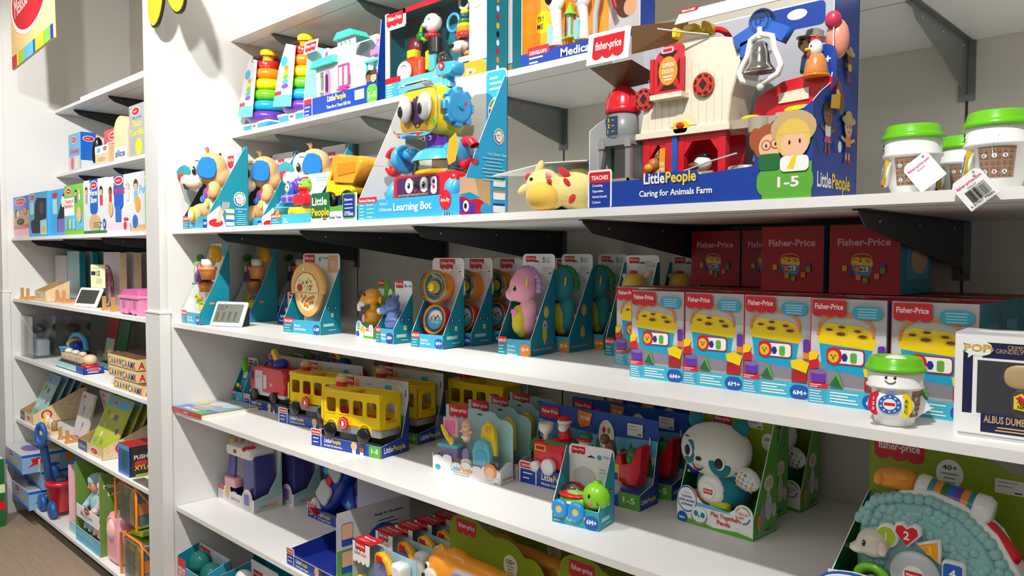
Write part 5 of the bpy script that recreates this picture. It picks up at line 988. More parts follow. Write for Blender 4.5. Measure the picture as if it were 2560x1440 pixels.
def windowed(b, x0, x1, z0, z1, wins, y, th, m, r=.008):
    """upright panel in XZ at y with rounded window openings, thickness th"""
    xs = sorted({x0, x1} | {w[0] for w in wins} | {w[1] for w in wins}); wz0 = min(w[2] for w in wins); wz1 = max(w[3] for w in wins)
    b.box(x0, x1, y, y+th, z0, wz0, m); b.box(x0, x1, y, y+th, wz1, z1, m); q = x0
    for w in sorted(wins): b.box(q, w[0], y, y+th, wz0, wz1, m); q = w[1]
    b.box(q, x1, y, y+th, wz0, wz1, m)
    for a0, a1, c0, c1, in wins:
        for cx, cz, sx, sz in ((a0, c0, 1, 1), (a1, c0, -1, 1), (a1, c1, -1, -1), (a0, c1, 1, -1)):
            P = [(cx, cz)]+[(cx+sx*(r-r*math.sin(math.radians(a))), cz+sz*(r-r*math.cos(math.radians(a)))) for a in (0, 30, 60, 90)]
            b.prism(P, th, m, T(0, y, 0))
        b.prism(rrect(a0-.003, c0-.003, a1-a0+.006, .004, .002), .003, m, T(0, y-.002, 0)); 
def bus(label, loc, rz):
    w, d, h, lip = .315, .126, .222, .045
    t = thing('school_bus_pack', label, 'toy bus', loc, rz, 'yellow toy bus packs')
    tray(t, w, d, h, lip, 'box_blue', 'black', prof=vprof(d, h, lip), front=lpfront(w, lip, 'Sit With Me School Bus'), right=lpside(d, lip, h), back=cardback(w, h), frontm='box_blue', fpoly=[(0, 0), (w, 0), (w, lip*.8), (w*.155, lip*.8), (w*.15, lip*1.25), (0, lip*1.25)])
    L0, L1, y0, y1, z0, z1 = .045, .3, .012, .1, .07, .185
    b = MB(); ws = [(L0+.014+i*.06, L0+.014+i*.06+.044, .118, .165) for i in range(4)]
    windowed(b, L0, L1, z0, z1, ws, y0, .004, 'p_yellow'); windowed(b, L0, L1, z0, z1, ws, y1, .004, 'p_yellow')
    X = T(L1, y0, 0) @ RZ(90); windowed(b, 0, y1-y0+.004, z0, z1, [(.022, .07, .112, .16)], 0, .004, 'p_yellow'.replace('p_yellow', 'p_yellow')) if False else None
    bb = MB(); windowed(bb, 0, y1-y0+.004, z0, z1, [(.022, .07, .108, .162)], 0, .004, 'p_yellow'); o = len(b.v); b.v += [tuple(X @ Vector(v)) for v in bb.v]; b.f += [[i+o for i in f] for f in bb.f]; b.m += [b.mi('p_yellow')]*len(bb.f); b.sm += bb.sm
    b.box(L0, L0+.004, y0, y1, z0, z1, 'p_yellow'); b.rbox(L0-.016, L0+.004, y0+.004, y1, .085, .155, .008, 'p_yellow')
    for y in (y0, y1): b.tube([(L0, y+.002, z1), (L1-.004, y+.002, z1+.004)], .004, 'p_yellow')
    b.tube([(L1, y0+.002, z1+.003), (L1, y1+.002, z1+.003)], .004, 'p_yellow'); b.prism([(0, 0), (.1, 0), (.1, .008), (.0, .014)], .0875, 'p_yellow', T(L0, y0+.001, z1-.004)); b.box(L0, L1, y0, y1, z0+.008, z0+.014, 'p_orange2')
    for x in (.085, .235): b.torus(.027, .003, 'p_yellow', T(x, y0, .066) @ RX(90), a0=0, a1=180)
    body = b.build('bus_body', t)
    b = MB(); b.rbox(L0+.01, L1+.002, y0-.002, y1, .058, .08, .003, 'p_grey'); b.build('grey_sill', body)
    b = MB(); b.rbox(.07, .12, .03, .085, .088, .125, .006, 'p_red'); b.rbox(.16, .28, .03, .085, .088, .108, .006, 'p_red'); b.build('seat', body)
    for x in (.085, .235):
        wheelp(body, x, -.0, .058, .026)
    b = MB(); b.cyl(.021, 0, .006, 'p_red', T(.155, -.002, .092) @ RX(90), 8); F = Face(b, (.155, -.0081, .092), (1, 0, 0), (0, 0, 1)); F.poly(circ(0, 0, .0165, .0165, 8), 'white'); F.poly(circ(0, 0, .015, .015, 8), 'p_red'); F.rr(-.005, -.009, .010, .012, .003, 'white')
    for k in range(4): F.rr(-.005+k*.0027, .0, .0021, .009-.001*abs(k-1), .001, 'white')
    F.poly([(.005, -.004), (.009, 0), (.008, .002), (.004, -.001)], 'white'); b.build('stop_sign', body)
    b = MB(); b.cyl(.018, 0, .02, 'p_red', T(.07, .07, z1+.005)); b.ell((.07, .07, z1+.03), (.023, .02, .016), 'p_peach'); b.ell((.045, .065, z1+.006), (.02, .012, .004), 'p_terra'); b.build('driver_figure', body)
    b = MB(); b.rbox(0, .046, 0, .0015, .082, .104, .003, 'p_yellow2', T(L1+.0055, .034, 0) @ RZ(90)); b.build('rear_panel', body)
    return t
b1 = bus('nearest yellow school bus, red stop sign facing out, in front of the others', (-2.226, 1.350, S6), 10)
dup(b1, (-2.617, 1.452, S6), 9, 'yellow school bus between the red fire engine and the nearest bus')
dup(b1, (-2.285, 1.555, S6), 7, 'yellow school bus behind the nearest one, rear window showing')
dup(b1, (-2.50, 1.745, S6), 4, 'yellow school bus deep in shade, only its roof edge visible above others')
dup(b1, (-2.07, 1.755, S6), 4, 'shaded yellow school bus at the back, left above the baby bath pack')
def firetruck(label, loc, rz, truck=True):
    w, d, h, lip = .31, .12, .205, .04
    t = thing('fire_engine_pack', label, 'toy fire engine', loc, rz, 'fire engine packs')
    tray(t, w, d, h, lip, 'box_blue', 'black', prof=vprof(d, h, lip), front=lpfront(w, lip, 'Helping Others Fire Truck'), right=lpside(d, lip, h), frontm='box_blue', fpoly=[(0, 0), (w, 0), (w, lip*.8), (w*.155, lip*.8), (w*.15, lip*1.25), (0, lip*1.25)],
         back=lambda F: (F.rect(0, 0, w, h, 'lgrey'), F.logo(.01, h*.86, w*.2), F.rect(w*.33, h*.82, w*.08, h*.12, 'lteal'), F.ell(w*.47, h*.86, .014, .018, 'p_orange2'), F.ell(w*.47, h*.82, .009, .011, 'skin')))
    b = MB(); b.prism([(.03, .06), (.022, .11), (.035, .16), (.075, .175), (.27, .17), (.285, .15), (.285, .06)], .09, 'p_red', T(0, .012, 0), bev=.01, smooth=True); body = b.build('truck_body', t)
    b = MB(); F = Face(b, (0, .0115, 0), (1, 0, 0), (0, 0, 1)); F.rr(.04, .115, .018, .035, .004, 'dark'); F.rect(.07, .07, .055, .085, 'lgrey'); F.rect(.13, .085, .026, .055, 'lgrey'); F.ell(.09, .13, .003, .004, 'dgreen'); F.ell(.105, .13, .003, .004, 'gold'); F.rr(.18, .1, .02, .01, .004, 'white'); F.rect(.183, .103, .014, .004, 'red'); b.rbox(.028, .287, .01, .1, .056, .07, .004, 'p_lgrey'); b.build('side_panels', body)
    b = MB(); b.ell((.2, .05, .185), (.035, .03, .022), 'p_blue2'); b.tube([(.11, .03, .17), (.13, .03, .2), (.17, .03, .185)], .005, 'p_blue2'); tu = b.build('turntable', body)
    b = MB(); b.rbox(0, .02, -.01, .01, 0, .07, .006, 'p_yellow', T(.19, .045, .18) @ RY(-40)); b.build('ladder_nozzle', tu)
    for x in (.075, .215): wheelp(body, x, -.0, .052, .026)
    return t
f1 = firetruck('red toy fire engine with yellow nozzle, left of the yellow school buses', (-3.012, 1.512, S6), 3)
dup(f1, (-2.86, 1.71, S6), 2, 'second fire engine pack, standing in shade behind the red one')
def game(label, loc, rz):
    w, d, h, lip = .088, .075, .185, .05
    t = thing('teal_game_pack', label, 'toy game', loc, rz, 'teal game console packs')
    tray(t, w, d, h, lip, 'lteal', 'teal', prof=wedge(d, h, lip, .8), front=fpf('Game', w, lip, None, tagt='TEACHES', tagw=.35), back=lambda F: (F.logo_lc(.006, h*.86, .04), F.lines(w*.55, h*.93, .03, 3, .006, 'grey', .002)))
    b = MB(); b.rbox(.012, .08, 0, .025, 0, .115, .01, 'p_tealc', T(0, .02, .045) @ RX(-15)); g = b.build('console', t)
    b = MB(); F = Face(b, (0, -.0005, 0), (1, 0, 0), (0, 0, 1), T(0, .02, .045) @ RX(-15)); F.rr(.022, .055, .045, .045, .004, 'navy'); F.rect(.027, .06, .035, .035, 'lgrey'); b.build('screen', g)
    b = MB(); b.ell((.03, .012, .075), (.010, .006, .010), 'p_yellow'); b.ell((.058, .012, .07), (.009, .006, .008), 'p_hot'); b.build('buttons', g); b = MB(); b.rbox(0, .022, 0, .02, 0, .06, .008, 'p_green', T(.058, .02, .13) @ RY(-20)); b.build('green_antenna', g)
    return t
g1 = game('teal handheld game toy with green antenna, left of the fire engine', (-3.112, 1.51, S6), 0)
for i, y in enumerate((1.605, 1.69, 1.775)): dup(g1, (-3.108, y+.035, S6), 0, 'teal game pack %s behind the front one' % ['directly', 'two places', 'three places'][i])
# ---- baby bath packs
def bath(label, loc, rz):
    w, d, h, lip = .238, .062, .188, .042
    t = thing('baby_bath_pack', label, 'toy playset', loc, rz, 'baby bath playset packs')
    sc = [(0, 0), (w, 0), (w, lip*1.1)]
    for i, x in enumerate((.92, .8, .66, .5, .36, .22, .08)): sc += circ(w*x, lip*(.75+.12*(i % 2)+(.3 if i > 4 else 0)), w*.07, lip*.22, 5, 10, 170)
    sc += [(0, lip*1.4)]
    bp = [(0, 0), (w, 0), (w, h*.75)]+circ(w*.86, h*.76, w*.14, h*.12, 6, 0, 100)+circ(w*.66, h*.86, w*.13, h*.12, 6, 20, 120)+circ(w*.45, h*.94, w*.13, h*.05, 5, 30, 150)+[(w*.2, h), (0, h)]
    tray(t, w, d, h, lip, 'white', 'kraft', prof=[(0, 0), (d, 0), (d, h*.28), (d*.5, h*.3), (0, lip)], fpoly=sc, frontm='p_lpinkw', backpoly=bp, backm='p_aquab',
         front=lambda F: (F.ell(w*.08, lip*.45, .01, .008, 'lteal'), F.lp(w*.28, lip*.42, w*.33, 'lteal', 'p_orange2'), F.lines(w*.27, lip*.3, w*.34, 2, .006, 'grey', .002, 'c'), F.ell(w*.86, lip*.8, w*.09, lip*.5, 'p_orange'), F.ell(w*.85, lip*.72, w*.065, lip*.35, 'p_peach'), sticker(F, w*.78, 0, w*.2, lip*.42)),
         right=lambda F: F.lp(d*.1, lip*.2, d*.8, 'lteal', 'p_orange2'), back=lambda F: (F.logo_lc(w*.05, h*.86, w*.29), hang(F, w*.52, h*.9, .011)))
    b = MB(); b.rbox(.02, .075, .02, .028, .105, .16, .004, 'p_lpink'); b.rbox(.03, .065, .017, .02, .115, .15, .003, 'p_pink'); b.build('bath_mat', t)
    b = MB(); b.ell((0, 0, 0), (.008, .006, .03), 'p_yellow', T(.038, .012, .115) @ RY(-35)); b.ell((.058, .012, .095), (.009, .006, .012), 'p_yellow'); b.build('toy_brush', t)
    b = MB(); b.lathe([(.0, .1), (.012, .1), (.015, .115), (.010, .13), (0, .13)], 'p_peach', 16, T(.105, .025, 0)); b.ell((.105, .022, .143), (.016, .015, .016), 'p_peach'); b.ell((.09, .02, .127), (.007, .005, .005), 'p_peach'); b.ell((.12, .02, .127), (.007, .005, .005), 'p_peach'); b.ell((.105, .02, .112), (.016, .013, .006), 'p_white'); b.ell((.101, .0075, .144), (.0015, .001, .002), 'black', None, 8); b.ell((.11, .0075, .144), (.0015, .001, .002), 'black', None, 8); b.build('baby_figure', t)
    b = MB(); b.prism([(.155, .07), (.21, .07), (.205, .12), (.2, .15), (.18, .165), (.16, .15), (.155, .12)], .015, 'p_yellow', T(0, .02, 0), bev=.004, smooth=True); b.ell((.181, .018, .142), (.012, .004, .008), 'p_gold2'); b.ell((.181, .015, .14), (.005, .003, .003), 'p_orange'); b.build('duck_towel', t)
    b = MB(); b.prism([(.14, .02), (.195, .02), (.2, .08), (.19, .108), (.165, .118), (.145, .108), (.135, .08)], .02, 'p_aqua2', T(0, .006, 0), bev=.005, smooth=True); F = Face(b, (0, .005, 0), (1, 0, 0), (0, 0, 1)); F.rr(.145, .03, .043, .055, .018, 'lteal'); F.rr(.162, .092, .009, .02, .004, 'sky'); b.build('bath_tub', t)
    b = MB(); b.rbox(.01, .075, .015, .05, .03, .078, .004, 'p_lav'); b.rbox(.006, .079, .012, .053, .074, .084, .003, 'p_aqua2'); b.build('changing_table', t)
    b = MB(); b.ell((.105, .02, .06), (.015, .008, .02), 'p_lav'); b.ell((.112, .012, .038), (.02, .01, .016), 'p_white'); b.ell((.114, .003, .04), (.008, .002, .008), 'p_orange2'); b.build('baby_chair', t)
    b = MB(); b.rbox(.008, w-.01, .002, .004, .03, .168, .01, 'film'); b.build('blister', t)
    return t
ba = bath('nearest baby bath pack with yellow duck towel, baby figure and lavender table', (-1.697, 1.425, S6), 10)
dup(ba, (-1.71, 1.522, S6), 6, 'second baby bath pack behind the nearest, duck towel face showing')
dup(ba, (-1.715, 1.61, S6), 4, 'third baby bath pack, red label just above the second')
dup(ba, (-1.71, 1.70, S6), 4, 'rearmost baby bath pack, mostly in shade')
# ---- holiday train packs
def xmas(label, loc, rz):
    w, d, h, lip = .385, .085, .21, .048
    t = thing('holiday_train_pack', label, 'toy train', loc, rz, 'holiday train packs')
    def bk(F):
        F.rect(0, 0, w, h, 'p_blue3'); F.rect(0, 0, w, h*.55, 'ice'); F.poly([(0, h*.55), (w, h*.55), (w, h*.75), (w*.5, h*.7), (0, h*.78)], 'sky')
        for i in range(16): x = w*(.3+.045*i); s = .02+.012*((i*7) % 3); F.poly([(x-s*.4, h*.3), (x+s*.4, h*.3), (x+s*.1, h*.3+s*1.6), (x, h*.3+s*1.8), (x-s*.1, h*.3+s*1.6)], 'dgreen')
        F.logo(.008, h*.84, w*.17); F.poly([(w*.36, h*.98), (w*.48, h*.96), (w*.46, h*.8), (w*.38, h*.76), (w*.355, h*.84)], 'p_orange'); F.text('TRY ME!', w*.375, h*.86, .010, 'white', w=w*.085); F.ell(w*.6, h*.72, w*.065, h*.19, 'cream'); F.ell(w*.6, h*.66, w*.03, h*.06, 'dgreen'); F.ell(w*.58, h*.78, w*.014, h*.04, 'p_red'); F.ell(w*.62, h*.78, w*.014, h*.04, 'green'); sticker(F, w*.77, h*.77, w*.12, h*.15); F.text('Ho!', w*.04, h*.72, .009, 'navy', w=.02); F.text('J', w*.93, h*.7, .018, 'white')
        F.ell(w*.78, h*.35, w*.045, h*.16, 'p_brown'); F.ell(w*.745, h*.52, w*.03, h*.07, 'p_brown')
    tray(t, w, d, h, lip, 'box_blue', 'navy', prof=vprof(d, h, lip), front=lpfront(w, lip, 'Musical Christmas Train', 'DISCOVER', kids=False), right=lpside(d, lip, h), back=bk, frontm='box_blue', fpoly=[(0, 0), (w, 0), (w, lip*.8), (w*.155, lip*.8), (w*.15, lip*1.25), (0, lip*1.25)])
    b = MB(); b.rbox(.03, .14, .015, .065, .045, .12, .012, 'p_red'); b.rbox(.085, .15, .012, .068, .1, .128, .006, 'p_red'); F = Face(b, (0, .0145, 0), (1, 0, 0), (0, 0, 1)); F.rr(.04, .092, .04, .018, .003, 'gold'); F.rect(.045, .096, .03, .010, 'dred'); en = b.build('engine', t)
    b = MB(); b.rbox(.075, .155, .01, .07, .118, .127, .004, 'p_dgreen'); b.torus(.03, .006, 'p_dgreen', T(.04, .04, .09) @ RX(90), a0=90, a1=200); b.build('green_roof', en)
    b = MB(); b.lathe([(.008, .118), (.008, .135), (.02, .145), (.022, .165), (.018, .166), (0, .16)], 'p_white', 20, T(.06, .04, 0)); b.build('funnel', en)
    b = MB(); b.lathe([(0, .127), (.018, .127), (.02, .14), (.012, .16), (0, .162)], 'p_red', 18, T(.125, .04, 0)); b.ell((.125, .035, .172), (.017, .015, .016), 'p_peach'); b.ell((.125, .03, .163), (.014, .013, .012), 'p_white'); b.ell((.125, .038, .185), (.018, .017, .010), 'p_red'); b.torus(.016, .004, 'p_white', T(.125, .037, .179)); b.build('red_capped_figure', t)
    b = MB(); b.ell((.19, .04, .135), (.018, .016, .017), 'p_peach'); b.ell((.192, .042, .147), (.02, .018, .012), 'p_dgreen'); b.torus(.018, .004, 'p_red', T(.19, .04, .14)); b.build('green_capped_figure', t)
    wheelp(en, .095, .0, .055, .022, 'p_white'); wheelp(en, .05, .0, .05, .015, 'p_white')
    b = MB(); b.prism([(.27, .05), (.36, .05), (.37, .09), (.375, .15), (.365, .152), (.35, .11), (.32, .1), (.315, .125), (.305, .125), (.295, .1), (.27, .1)], .05, 'p_red', T(0, .018, 0), bev=.004); sl_ = b.build('sleigh_car', t)
    b = MB(); b.ell((.342, .04, .118), (.02, .022, .026), 'p_dgreen'); b.build('green_sack', sl_)
    b = MB(); F = Face(b, (0, .0175, 0), (1, 0, 0), (0, 0, 1)); F.rr(.273, .055, .04, .045, .002, 'gold'); F.rect(.277, .058, .032, .02, 'navy'); F.ell(.29, .085, .008, .006, 'cream'); b.build('gift_print', sl_); wheelp(sl_, .31, 0, .045, .018, 'p_lgrey')
    b = MB(); b.ell((.265, .05, .12), (.016, .014, .03), 'p_brown'); b.ell((.25, .045, .15), (.013, .012, .014), 'p_brown'); b.build('reindeer_figure', t)
    return t
xm = xmas('nearest holiday train pack, red engine and red capped figure, partly behind the turtle', (-1.455, 1.535, S6), 3)
dup(xm, (-1.445, 1.668, S6), 2, 'second holiday train pack, directly behind the nearest one')
dup(xm, (-1.43, 1.80, S6), 1, 'rearmost holiday train pack, orange mark barely visible')
# ---- turtle
def turtle():
    w, d, h, lip = .123, .076, .172, .044
    t = thing('turtle_toy_pack', 'lime green turtle toy with blue wheels and clear dome in a teal pack', 'toy turtle', (-1.179, 1.355, S6), 9)
    tray(t, w, d, h, lip, 'p_tealp', 'teal', prof=wedge(d, h, lip, .76), front=fpf('Poppity Pop|Turtle', w, lip, '6M+', 'blue', base='p_tealp'), right=lambda F: social(F, d, h, .42),
         back=lambda F: (F.logo(.008, h*.89, w*.3), hang(F, w*.5, h*.84, .011), F.ell(w*.68, h*.86, .006, .006, 'lteal'), F.text('Try me!', w*.76, h*.86, .006, 'lteal'), sticker(F, w*.66, h*.58, .035, .025), F.ell(w*.35, h*.55, w*.25, h*.15, 'lgrey')))
    b = MB(); b.ell((.045, .035, .05), (.045, .03, .022), 'M'); b.ell((.085, .04, .042), (.03, .022, .018), 'M'); b.names = ['p_green2']; bd = b.build('body', t, mods=remesh(.003))
    b = MB(); b.ell((.103, .025, .072), (.033, .03, .032), 'p_green2'); b.ell((.103, .03, .104), (.010, .010, .004), 'p_green2'); hd = b.build('head', t)
    b = MB(); b.ell((.1, -.004, .078), (.0035, .002, .0055), 'black', None, 10); b.build('eye', hd); b = MB(); b.ell((.102, -.004, .061), (.0055, .002, .0055), 'p_hotp', None, 12); b.build('cheek', hd)
    b = MB(); b.tube([(.118, -.001, .066), (.12, .0, .061), (.124, .002, .06)], .0008, 'black'); b.build('mouth', hd)
    b = MB(); b.lathe([(.0, .06), (.036, .06), (.041, .064), (.036, .068), (0, .068)], 'p_red', 30, T(.04, .033, 0) @ S3(1, .75, 1)); b.build('shell_rim', bd)
    b = MB(); b.lathe([(.036, .066), (.03, .08), (.017, .09), (0, .093)], 'clear', 28, T(.04, .033, 0) @ S3(1, .75, 1)); b.build('clear_dome', bd)
    for x in (.022, .066):
        b = MB(); b.torus(.014, .0085, 'p_sky2', T(x, -.002, .036) @ RX(90), n=24); b.cyl(.009, -.004, .006, 'p_tan', T(x, -.002, .036) @ RX(90), 18); b.build('wheel', bd)
    b = MB(); b.ell((.043, .0035, .05), (.008, .002, .004), 'white'); b.build('round_badge', bd)
turtle()
# ---- pandas
def panda(label, loc, rz):
    w, d, h, lip = .198, .104, .262, .055
    t = thing('plush_panda_pack', label, 'plush toy', loc, rz, 'plush panda packs')
    fp = [(0, 0), (w, 0), (w, lip*.85)]+circ(w*.88, lip*.95, w*.12, lip*.42, 8, 20, 160)+[(w*.7, lip*.9), (w*.35, lip)]+circ(w*.14, lip*1.0, w*.14, lip*.6, 8, 20, 180)
    def front(F):
        F.poly(circ(w*.4, lip*.75, w*.35, lip*.25, 12, 20, 160), 'sky'); F.poly([(0, 0), (w, 0), (w, lip*.12), (w*.8, lip*.2), (w*.5, lip*.1), (w*.3, lip*.25), (0, lip*.15)], 'green')
        F.ell(w*.14, lip*1.02, w*.135, lip*.56, 'blue'); F.ell(w*.14, lip*1.02, w*.125, lip*.5, 'white'); F.poly([(w*.2, lip*.6), (w*.26, lip*.65), (w*.28, lip*.45)], 'white'); F.text('I TEACH', w*.14, lip*1.25, .0035, 'grey', 'c')
        for i, s in enumerate(('COUNTING,', 'SHAPES, MANNERS', '& KINDNESS!')): F.text(s, w*.14, lip*(1.08-.17*i), .005, 'navy', 'c', w=w*(.14, .22, .16)[i])
        F.ell(w*.08, lip*.2, w*.07, lip*.25, 'blue'); F.text('9M+', w*.08, lip*.13, .006, 'white', 'c', w=w*.09)
        F.ell(w*.31, lip*.4, w*.11, lip*.32, 'grey'); F.ell(w*.31, lip*.5, w*.1, lip*.33, 'white'); F.ell(w*.27, lip*.52, w*.03, lip*.12, 'teal'); F.ell(w*.36, lip*.5, w*.03, lip*.12, 'teal'); F.ell(w*.31, lip*.42, w*.01, lip*.04, 'black')
        F.text('Play Together', w*.47, lip*.6, .0095, 'p_red', w=w*.36); F.text('Panda', w*.55, lip*.32, .0095, 'p_red', w=w*.17)
        for a0, a1, m in ((10, 100, 'green'), (110, 170, 'p_orange'), (190, 260, 'p_red'), (270, 350, 'blue')): F.poly(circ(w*.88, lip*.95, w*.095, lip*.35, 8, a0, a1)+circ(w*.88, lip*.95, w*.083, lip*.3, 8, a1, a0), m)
        F.text('TRY US!', w*.88, lip*.95, .0055, 'p_red', 'c', w=w*.12); F.lines(w*.83, lip*.82, w*.1, 1, .004, 'green', .003)
    def right(F):
        F.ell(d*.62, h*.45, d*.2, h*.07, 'cream'); F.lines(d*.5, h*.47, d*.24, 3, .006, 'grey', .002, 'c'); F.ell(d*.62, h*.24, d*.15, h*.11, 'lgrey'); F.ell(d*.6, h*.35, d*.08, h*.04, 'lgrey'); F.ell(d*.38, h*.2, d*.12, h*.09, 'grey'); F.ell(d*.85, h*.2, d*.1, h*.06, 'lgrey'); F.ell(d*.22, h*.14, d*.1, h*.07, 'p_terra'); F.text('LINKIMALS', d*.22, h*.03, .013, 'white', w=d*.66); F.text('LINKIMALS', d*.24, h*.035, .011, 'dgreen', w=d*.62)
    tray(t, w, d, h, lip, 'green', 'dgreen', prof=wedge(d, h, lip*.8, .8), fpoly=fp, front=front, right=right, frontm='white', backm='limeb', backpoly=rrect(0, 0, w, h, .04),
         back=lambda F: (F.logo_lc(.03, h*.86, .05), sticker(F, w*.62, h*.86, .038, .026), F.ell(w*.88, h*.76, .016, .02, 'white'), F.text('30+', w*.88, h*.77, .007, 'dark', 'c'), F.poly([(0, h*.4), (w, h*.4), (w, 0), (0, 0)], 'green')))
    b = MB(); b.ell((.078, .04, .175), (.086, .058, .062), 'M', None, 28, .92); b.names = ['f_white']; hd = b.build('head', t)
    b = MB(); b.ell((.088, .06, .085), (.068, .05, .062), 'f_teal'); bd = b.build('body', t)
    for x, z, a in ((.018, .232, 30), (.135, .232, -30)): b = MB(); b.ell((0, 0, 0), (.022, .010, .02), 'f_teal', T(x, .05, z) @ RY(a)); b.build('ear', hd)
    for x, z, a in ((.037, .172, 20), (.116, .155, -25)):
        b = MB(); b.ell((0, 0, 0), (.024, .005, .03), 'f_teal', T(x, -.006, z) @ RZ((x-.078)*550) @ RY(a), 18); e = b.build('eye_patch', hd)
        b = MB(); b.ell((0, -.004, .004), (.012, .003, .0155), 'white', T(x+.003, -.008, z) @ RZ((x-.078)*450), 16); b.ell((0, -.0065, .004), (.0095, .002, .0125), 'black', T(x+.001, -.0085, z) @ RZ((x-.078)*450), 16); b.build('eye', e)
    for x, z, a in ((.03, .207, 15), (.1, .2, -20)): b = MB(); b.ell((0, 0, 0), (.006, .002, .002), 'black', T(x, -.007, z) @ RY(a), 10); b.build('eyebrow', hd)
    b = MB(); b.ell((.068, -.018, .162), (.008, .003, .005), 'black', None, 12); b.build('nose', hd)
    b = MB(); b.tube([(.052, -.0165, .15), (.058, -.0165, .14), (.066, -.0165, .136), (.075, -.0165, .138), (.08, -.0165, .144)], [.001, .002, .004, .002, .001], 'black'); b.ell((.064, -.0185, .137), (.005, .002, .003), 'f_red', None, 10); b.build('mouth', hd)
    X = T(.08, .022, .085) @ RX(90); b = MB(); b.lathe([(.037, 0), (.036, .006), (.028, .012), (.014, .0155), (0, .0165)], 'p_white', 30, X); ds = b.build('belly_button', bd)
    b = MB(); b.cyl(.017, .0152, .0168, 'p_white', X); F = Face(b, (0, 0, .0168), (1, 0, 0), (0, 1, 0), X); F.logo_lc(-.012, -.005, .024, 'p_red'); b.build('printed_logo', ds)
    b = MB(); b.ell((0, 0, 0), (.032, .018, .026), 'f_white', T(.165, .03, .125) @ RY(20)); F = None
    rnd = random.Random(2)
    for i in range(5):
        for j in range(4):
            x = -.022+i*.0105; z = -.016+j*.010
            if (x/.03)**2+(z/.025)**2 < .9: y = -.0185*math.sqrt(max(.02, 1-(x/.032)**2-(z/.026)**2)); b.add([(x-.005, y-.0005, z-.004), (x+.005, y-.0005, z-.004), (x, y-.0008, z+.004)], [(0, 1, 2)], rnd.choice(('f_teal', 'grey', 'p_orange', 'ice', 'grey')), False, T(.165, .03, .125) @ RY(20))
    b.build('patterned_arm', bd)
    b = MB(); b.ell((.012, .05, .118), (.022, .015, .018), 'navy'); b.ell((.008, .034, .112), (.005, .002, .004), 'p_lime', None, 8); b.build('dark_arm', bd)
    b = MB(); b.ell((.045, .03, .058), (.034, .018, .018), 'f_orange', RY(0)); b.build('foot', bd); b = MB(); b.rbox(.08, .13, .006, .03, .035, .064, .010, 'f_lime'); b.build('foot', bd)
    return t
pa = panda('nearest plush panda, white head with teal eye patches, in a green display', (-.977, 1.573, S6), -3)
dup(pa, (-1.01, 1.70, S6), -1, 'second plush panda pack, green side showing directly behind the nearest')
dup(pa, (-.985, 1.825, S6), -1, 'rearmost plush panda pack, standing against the back wall')
# ---- hedgehog
t = thing('hedgehog_toy_pack', 'large pale teal hedgehog activity toy with numbered buttons in front of a green card', 'toy hedgehog', (-.545, 1.385, S6), 0)
w, d, h, lip = .36, .2, .3, .045
fp = [(0, 0), (w, 0), (w, lip*.8), (.14, lip*.8)]+circ(.055, lip*.75, .075, lip*.75, 12, 10, 120)+[(0, lip*1.35)]
bp = [(0, 0), (w, 0), (w, h*.5)]+circ(.27, h*.6, .09, h*.2, 8, 0, 100)+circ(.17, h*.7, .08, h*.18, 8, 35, 110)+circ(.07, h*.84, .07, h*.16, 8, 30, 180)
tray(t, w, d, h, lip, 'dgreen', 'dgreen', prof=[(0, 0), (d, 0), (d, h*.55), (d*.85, h*.5), (0, lip)], fpoly=fp, frontm='white', backpoly=bp, backm='limeb',
     front=lambda F: (F.poly(circ(.055, lip*.75, .073, lip*.72, 14, 0, 180)+[(-.0, 0), (.128, 0)][:0], 'blue'), F.poly(circ(.05, lip*.7, .065, lip*.65, 14, 0, 180), 'white'), F.text('I TEACH', .02, lip*1.02, .005, 'grey', w=.025), F.text('NUMBERS,', .01, lip*.8, .008, 'blue', w=.055), F.text('SHAPES &', .016, lip*.55, .008, 'blue', w=.05)),
     back=lambda F: (F.logo_lc(.008, h*.8, .09), F.ell(.142, h*.74, .023, .027, 'white'), F.text('40+', .142, h*.765, .009, 'dgreen', 'c', w=.025), F.lines(.127, h*.735, .03, 3, .008, 'grey', .003, 'c'), sticker(F, .215, h*.68, .045, .026), F.ell(.345, h*.42, .03, .05, 'white'), F.rect(0, h*.42, .05, h*.1, 'sky')))
def spiky(b, pts, m, rs=.012):
    for x, y, z in pts: b.ell((x, y, z), (rs, rs, rs), m, None, 10, .8)
b = MB(); O = [(.03, .03), (.028, .09), (.035, .15), (.06, .185), (.1, .2), (.15, .205), (.2, .19), (.24, .155), (.265, .11), (.29, .06), (.3, .02)]
b.prism(O, .07, 'p_hedge', T(0, .045, 0), bev=.018, smooth=True)
rnd = random.Random(9)
for i in range(230):
    x = rnd.uniform(.045, .285); z = rnd.uniform(.03, .2)
    top = .2-((x-.13)/.17)**2*.14
    if z < top-.005 and ((x-.126)**2+(z-.075)**2) > .044**2: b.ell((x, .047, z), (.0085, .007, .0085), 'p_hedge', None, 8, .85)
for i in range(len(O)-1):
    (xa, za), (xb, zb) = O[i], O[i+1]; n = max(2, int(math.hypot(xb-xa, zb-za)/.013))
    for k in range(n):
        if i in (0, 1): continue
        for y in (.056, .074): b.ell((xa+(xb-xa)*k/n, y, za+(zb-za)*k/n), (.011, .011, .011), 'p_hedge', None, 8, .85)
bd = b.build('bumpy_body', t)
HX = T(.03, 0, .03) @ S3(.74, .8, .76)
b = MB(); b.M = HX; b.ell((.048, .04, .115), (.038, .028, .034), 'M'); b.ell((.018, .028, .1), (.02, .016, .014), 'M'); b.ell((.005, .024, .1), (.010, .008, .008), 'M'); b.names = ['p_creamy']; hd = b.build('head', t, mods=remesh(.003))
b = MB(); b.M = HX; b.ell((-.004, .02, .102), (.006, .005, .006), 'p_black', None, 10); b.build('nose', hd)
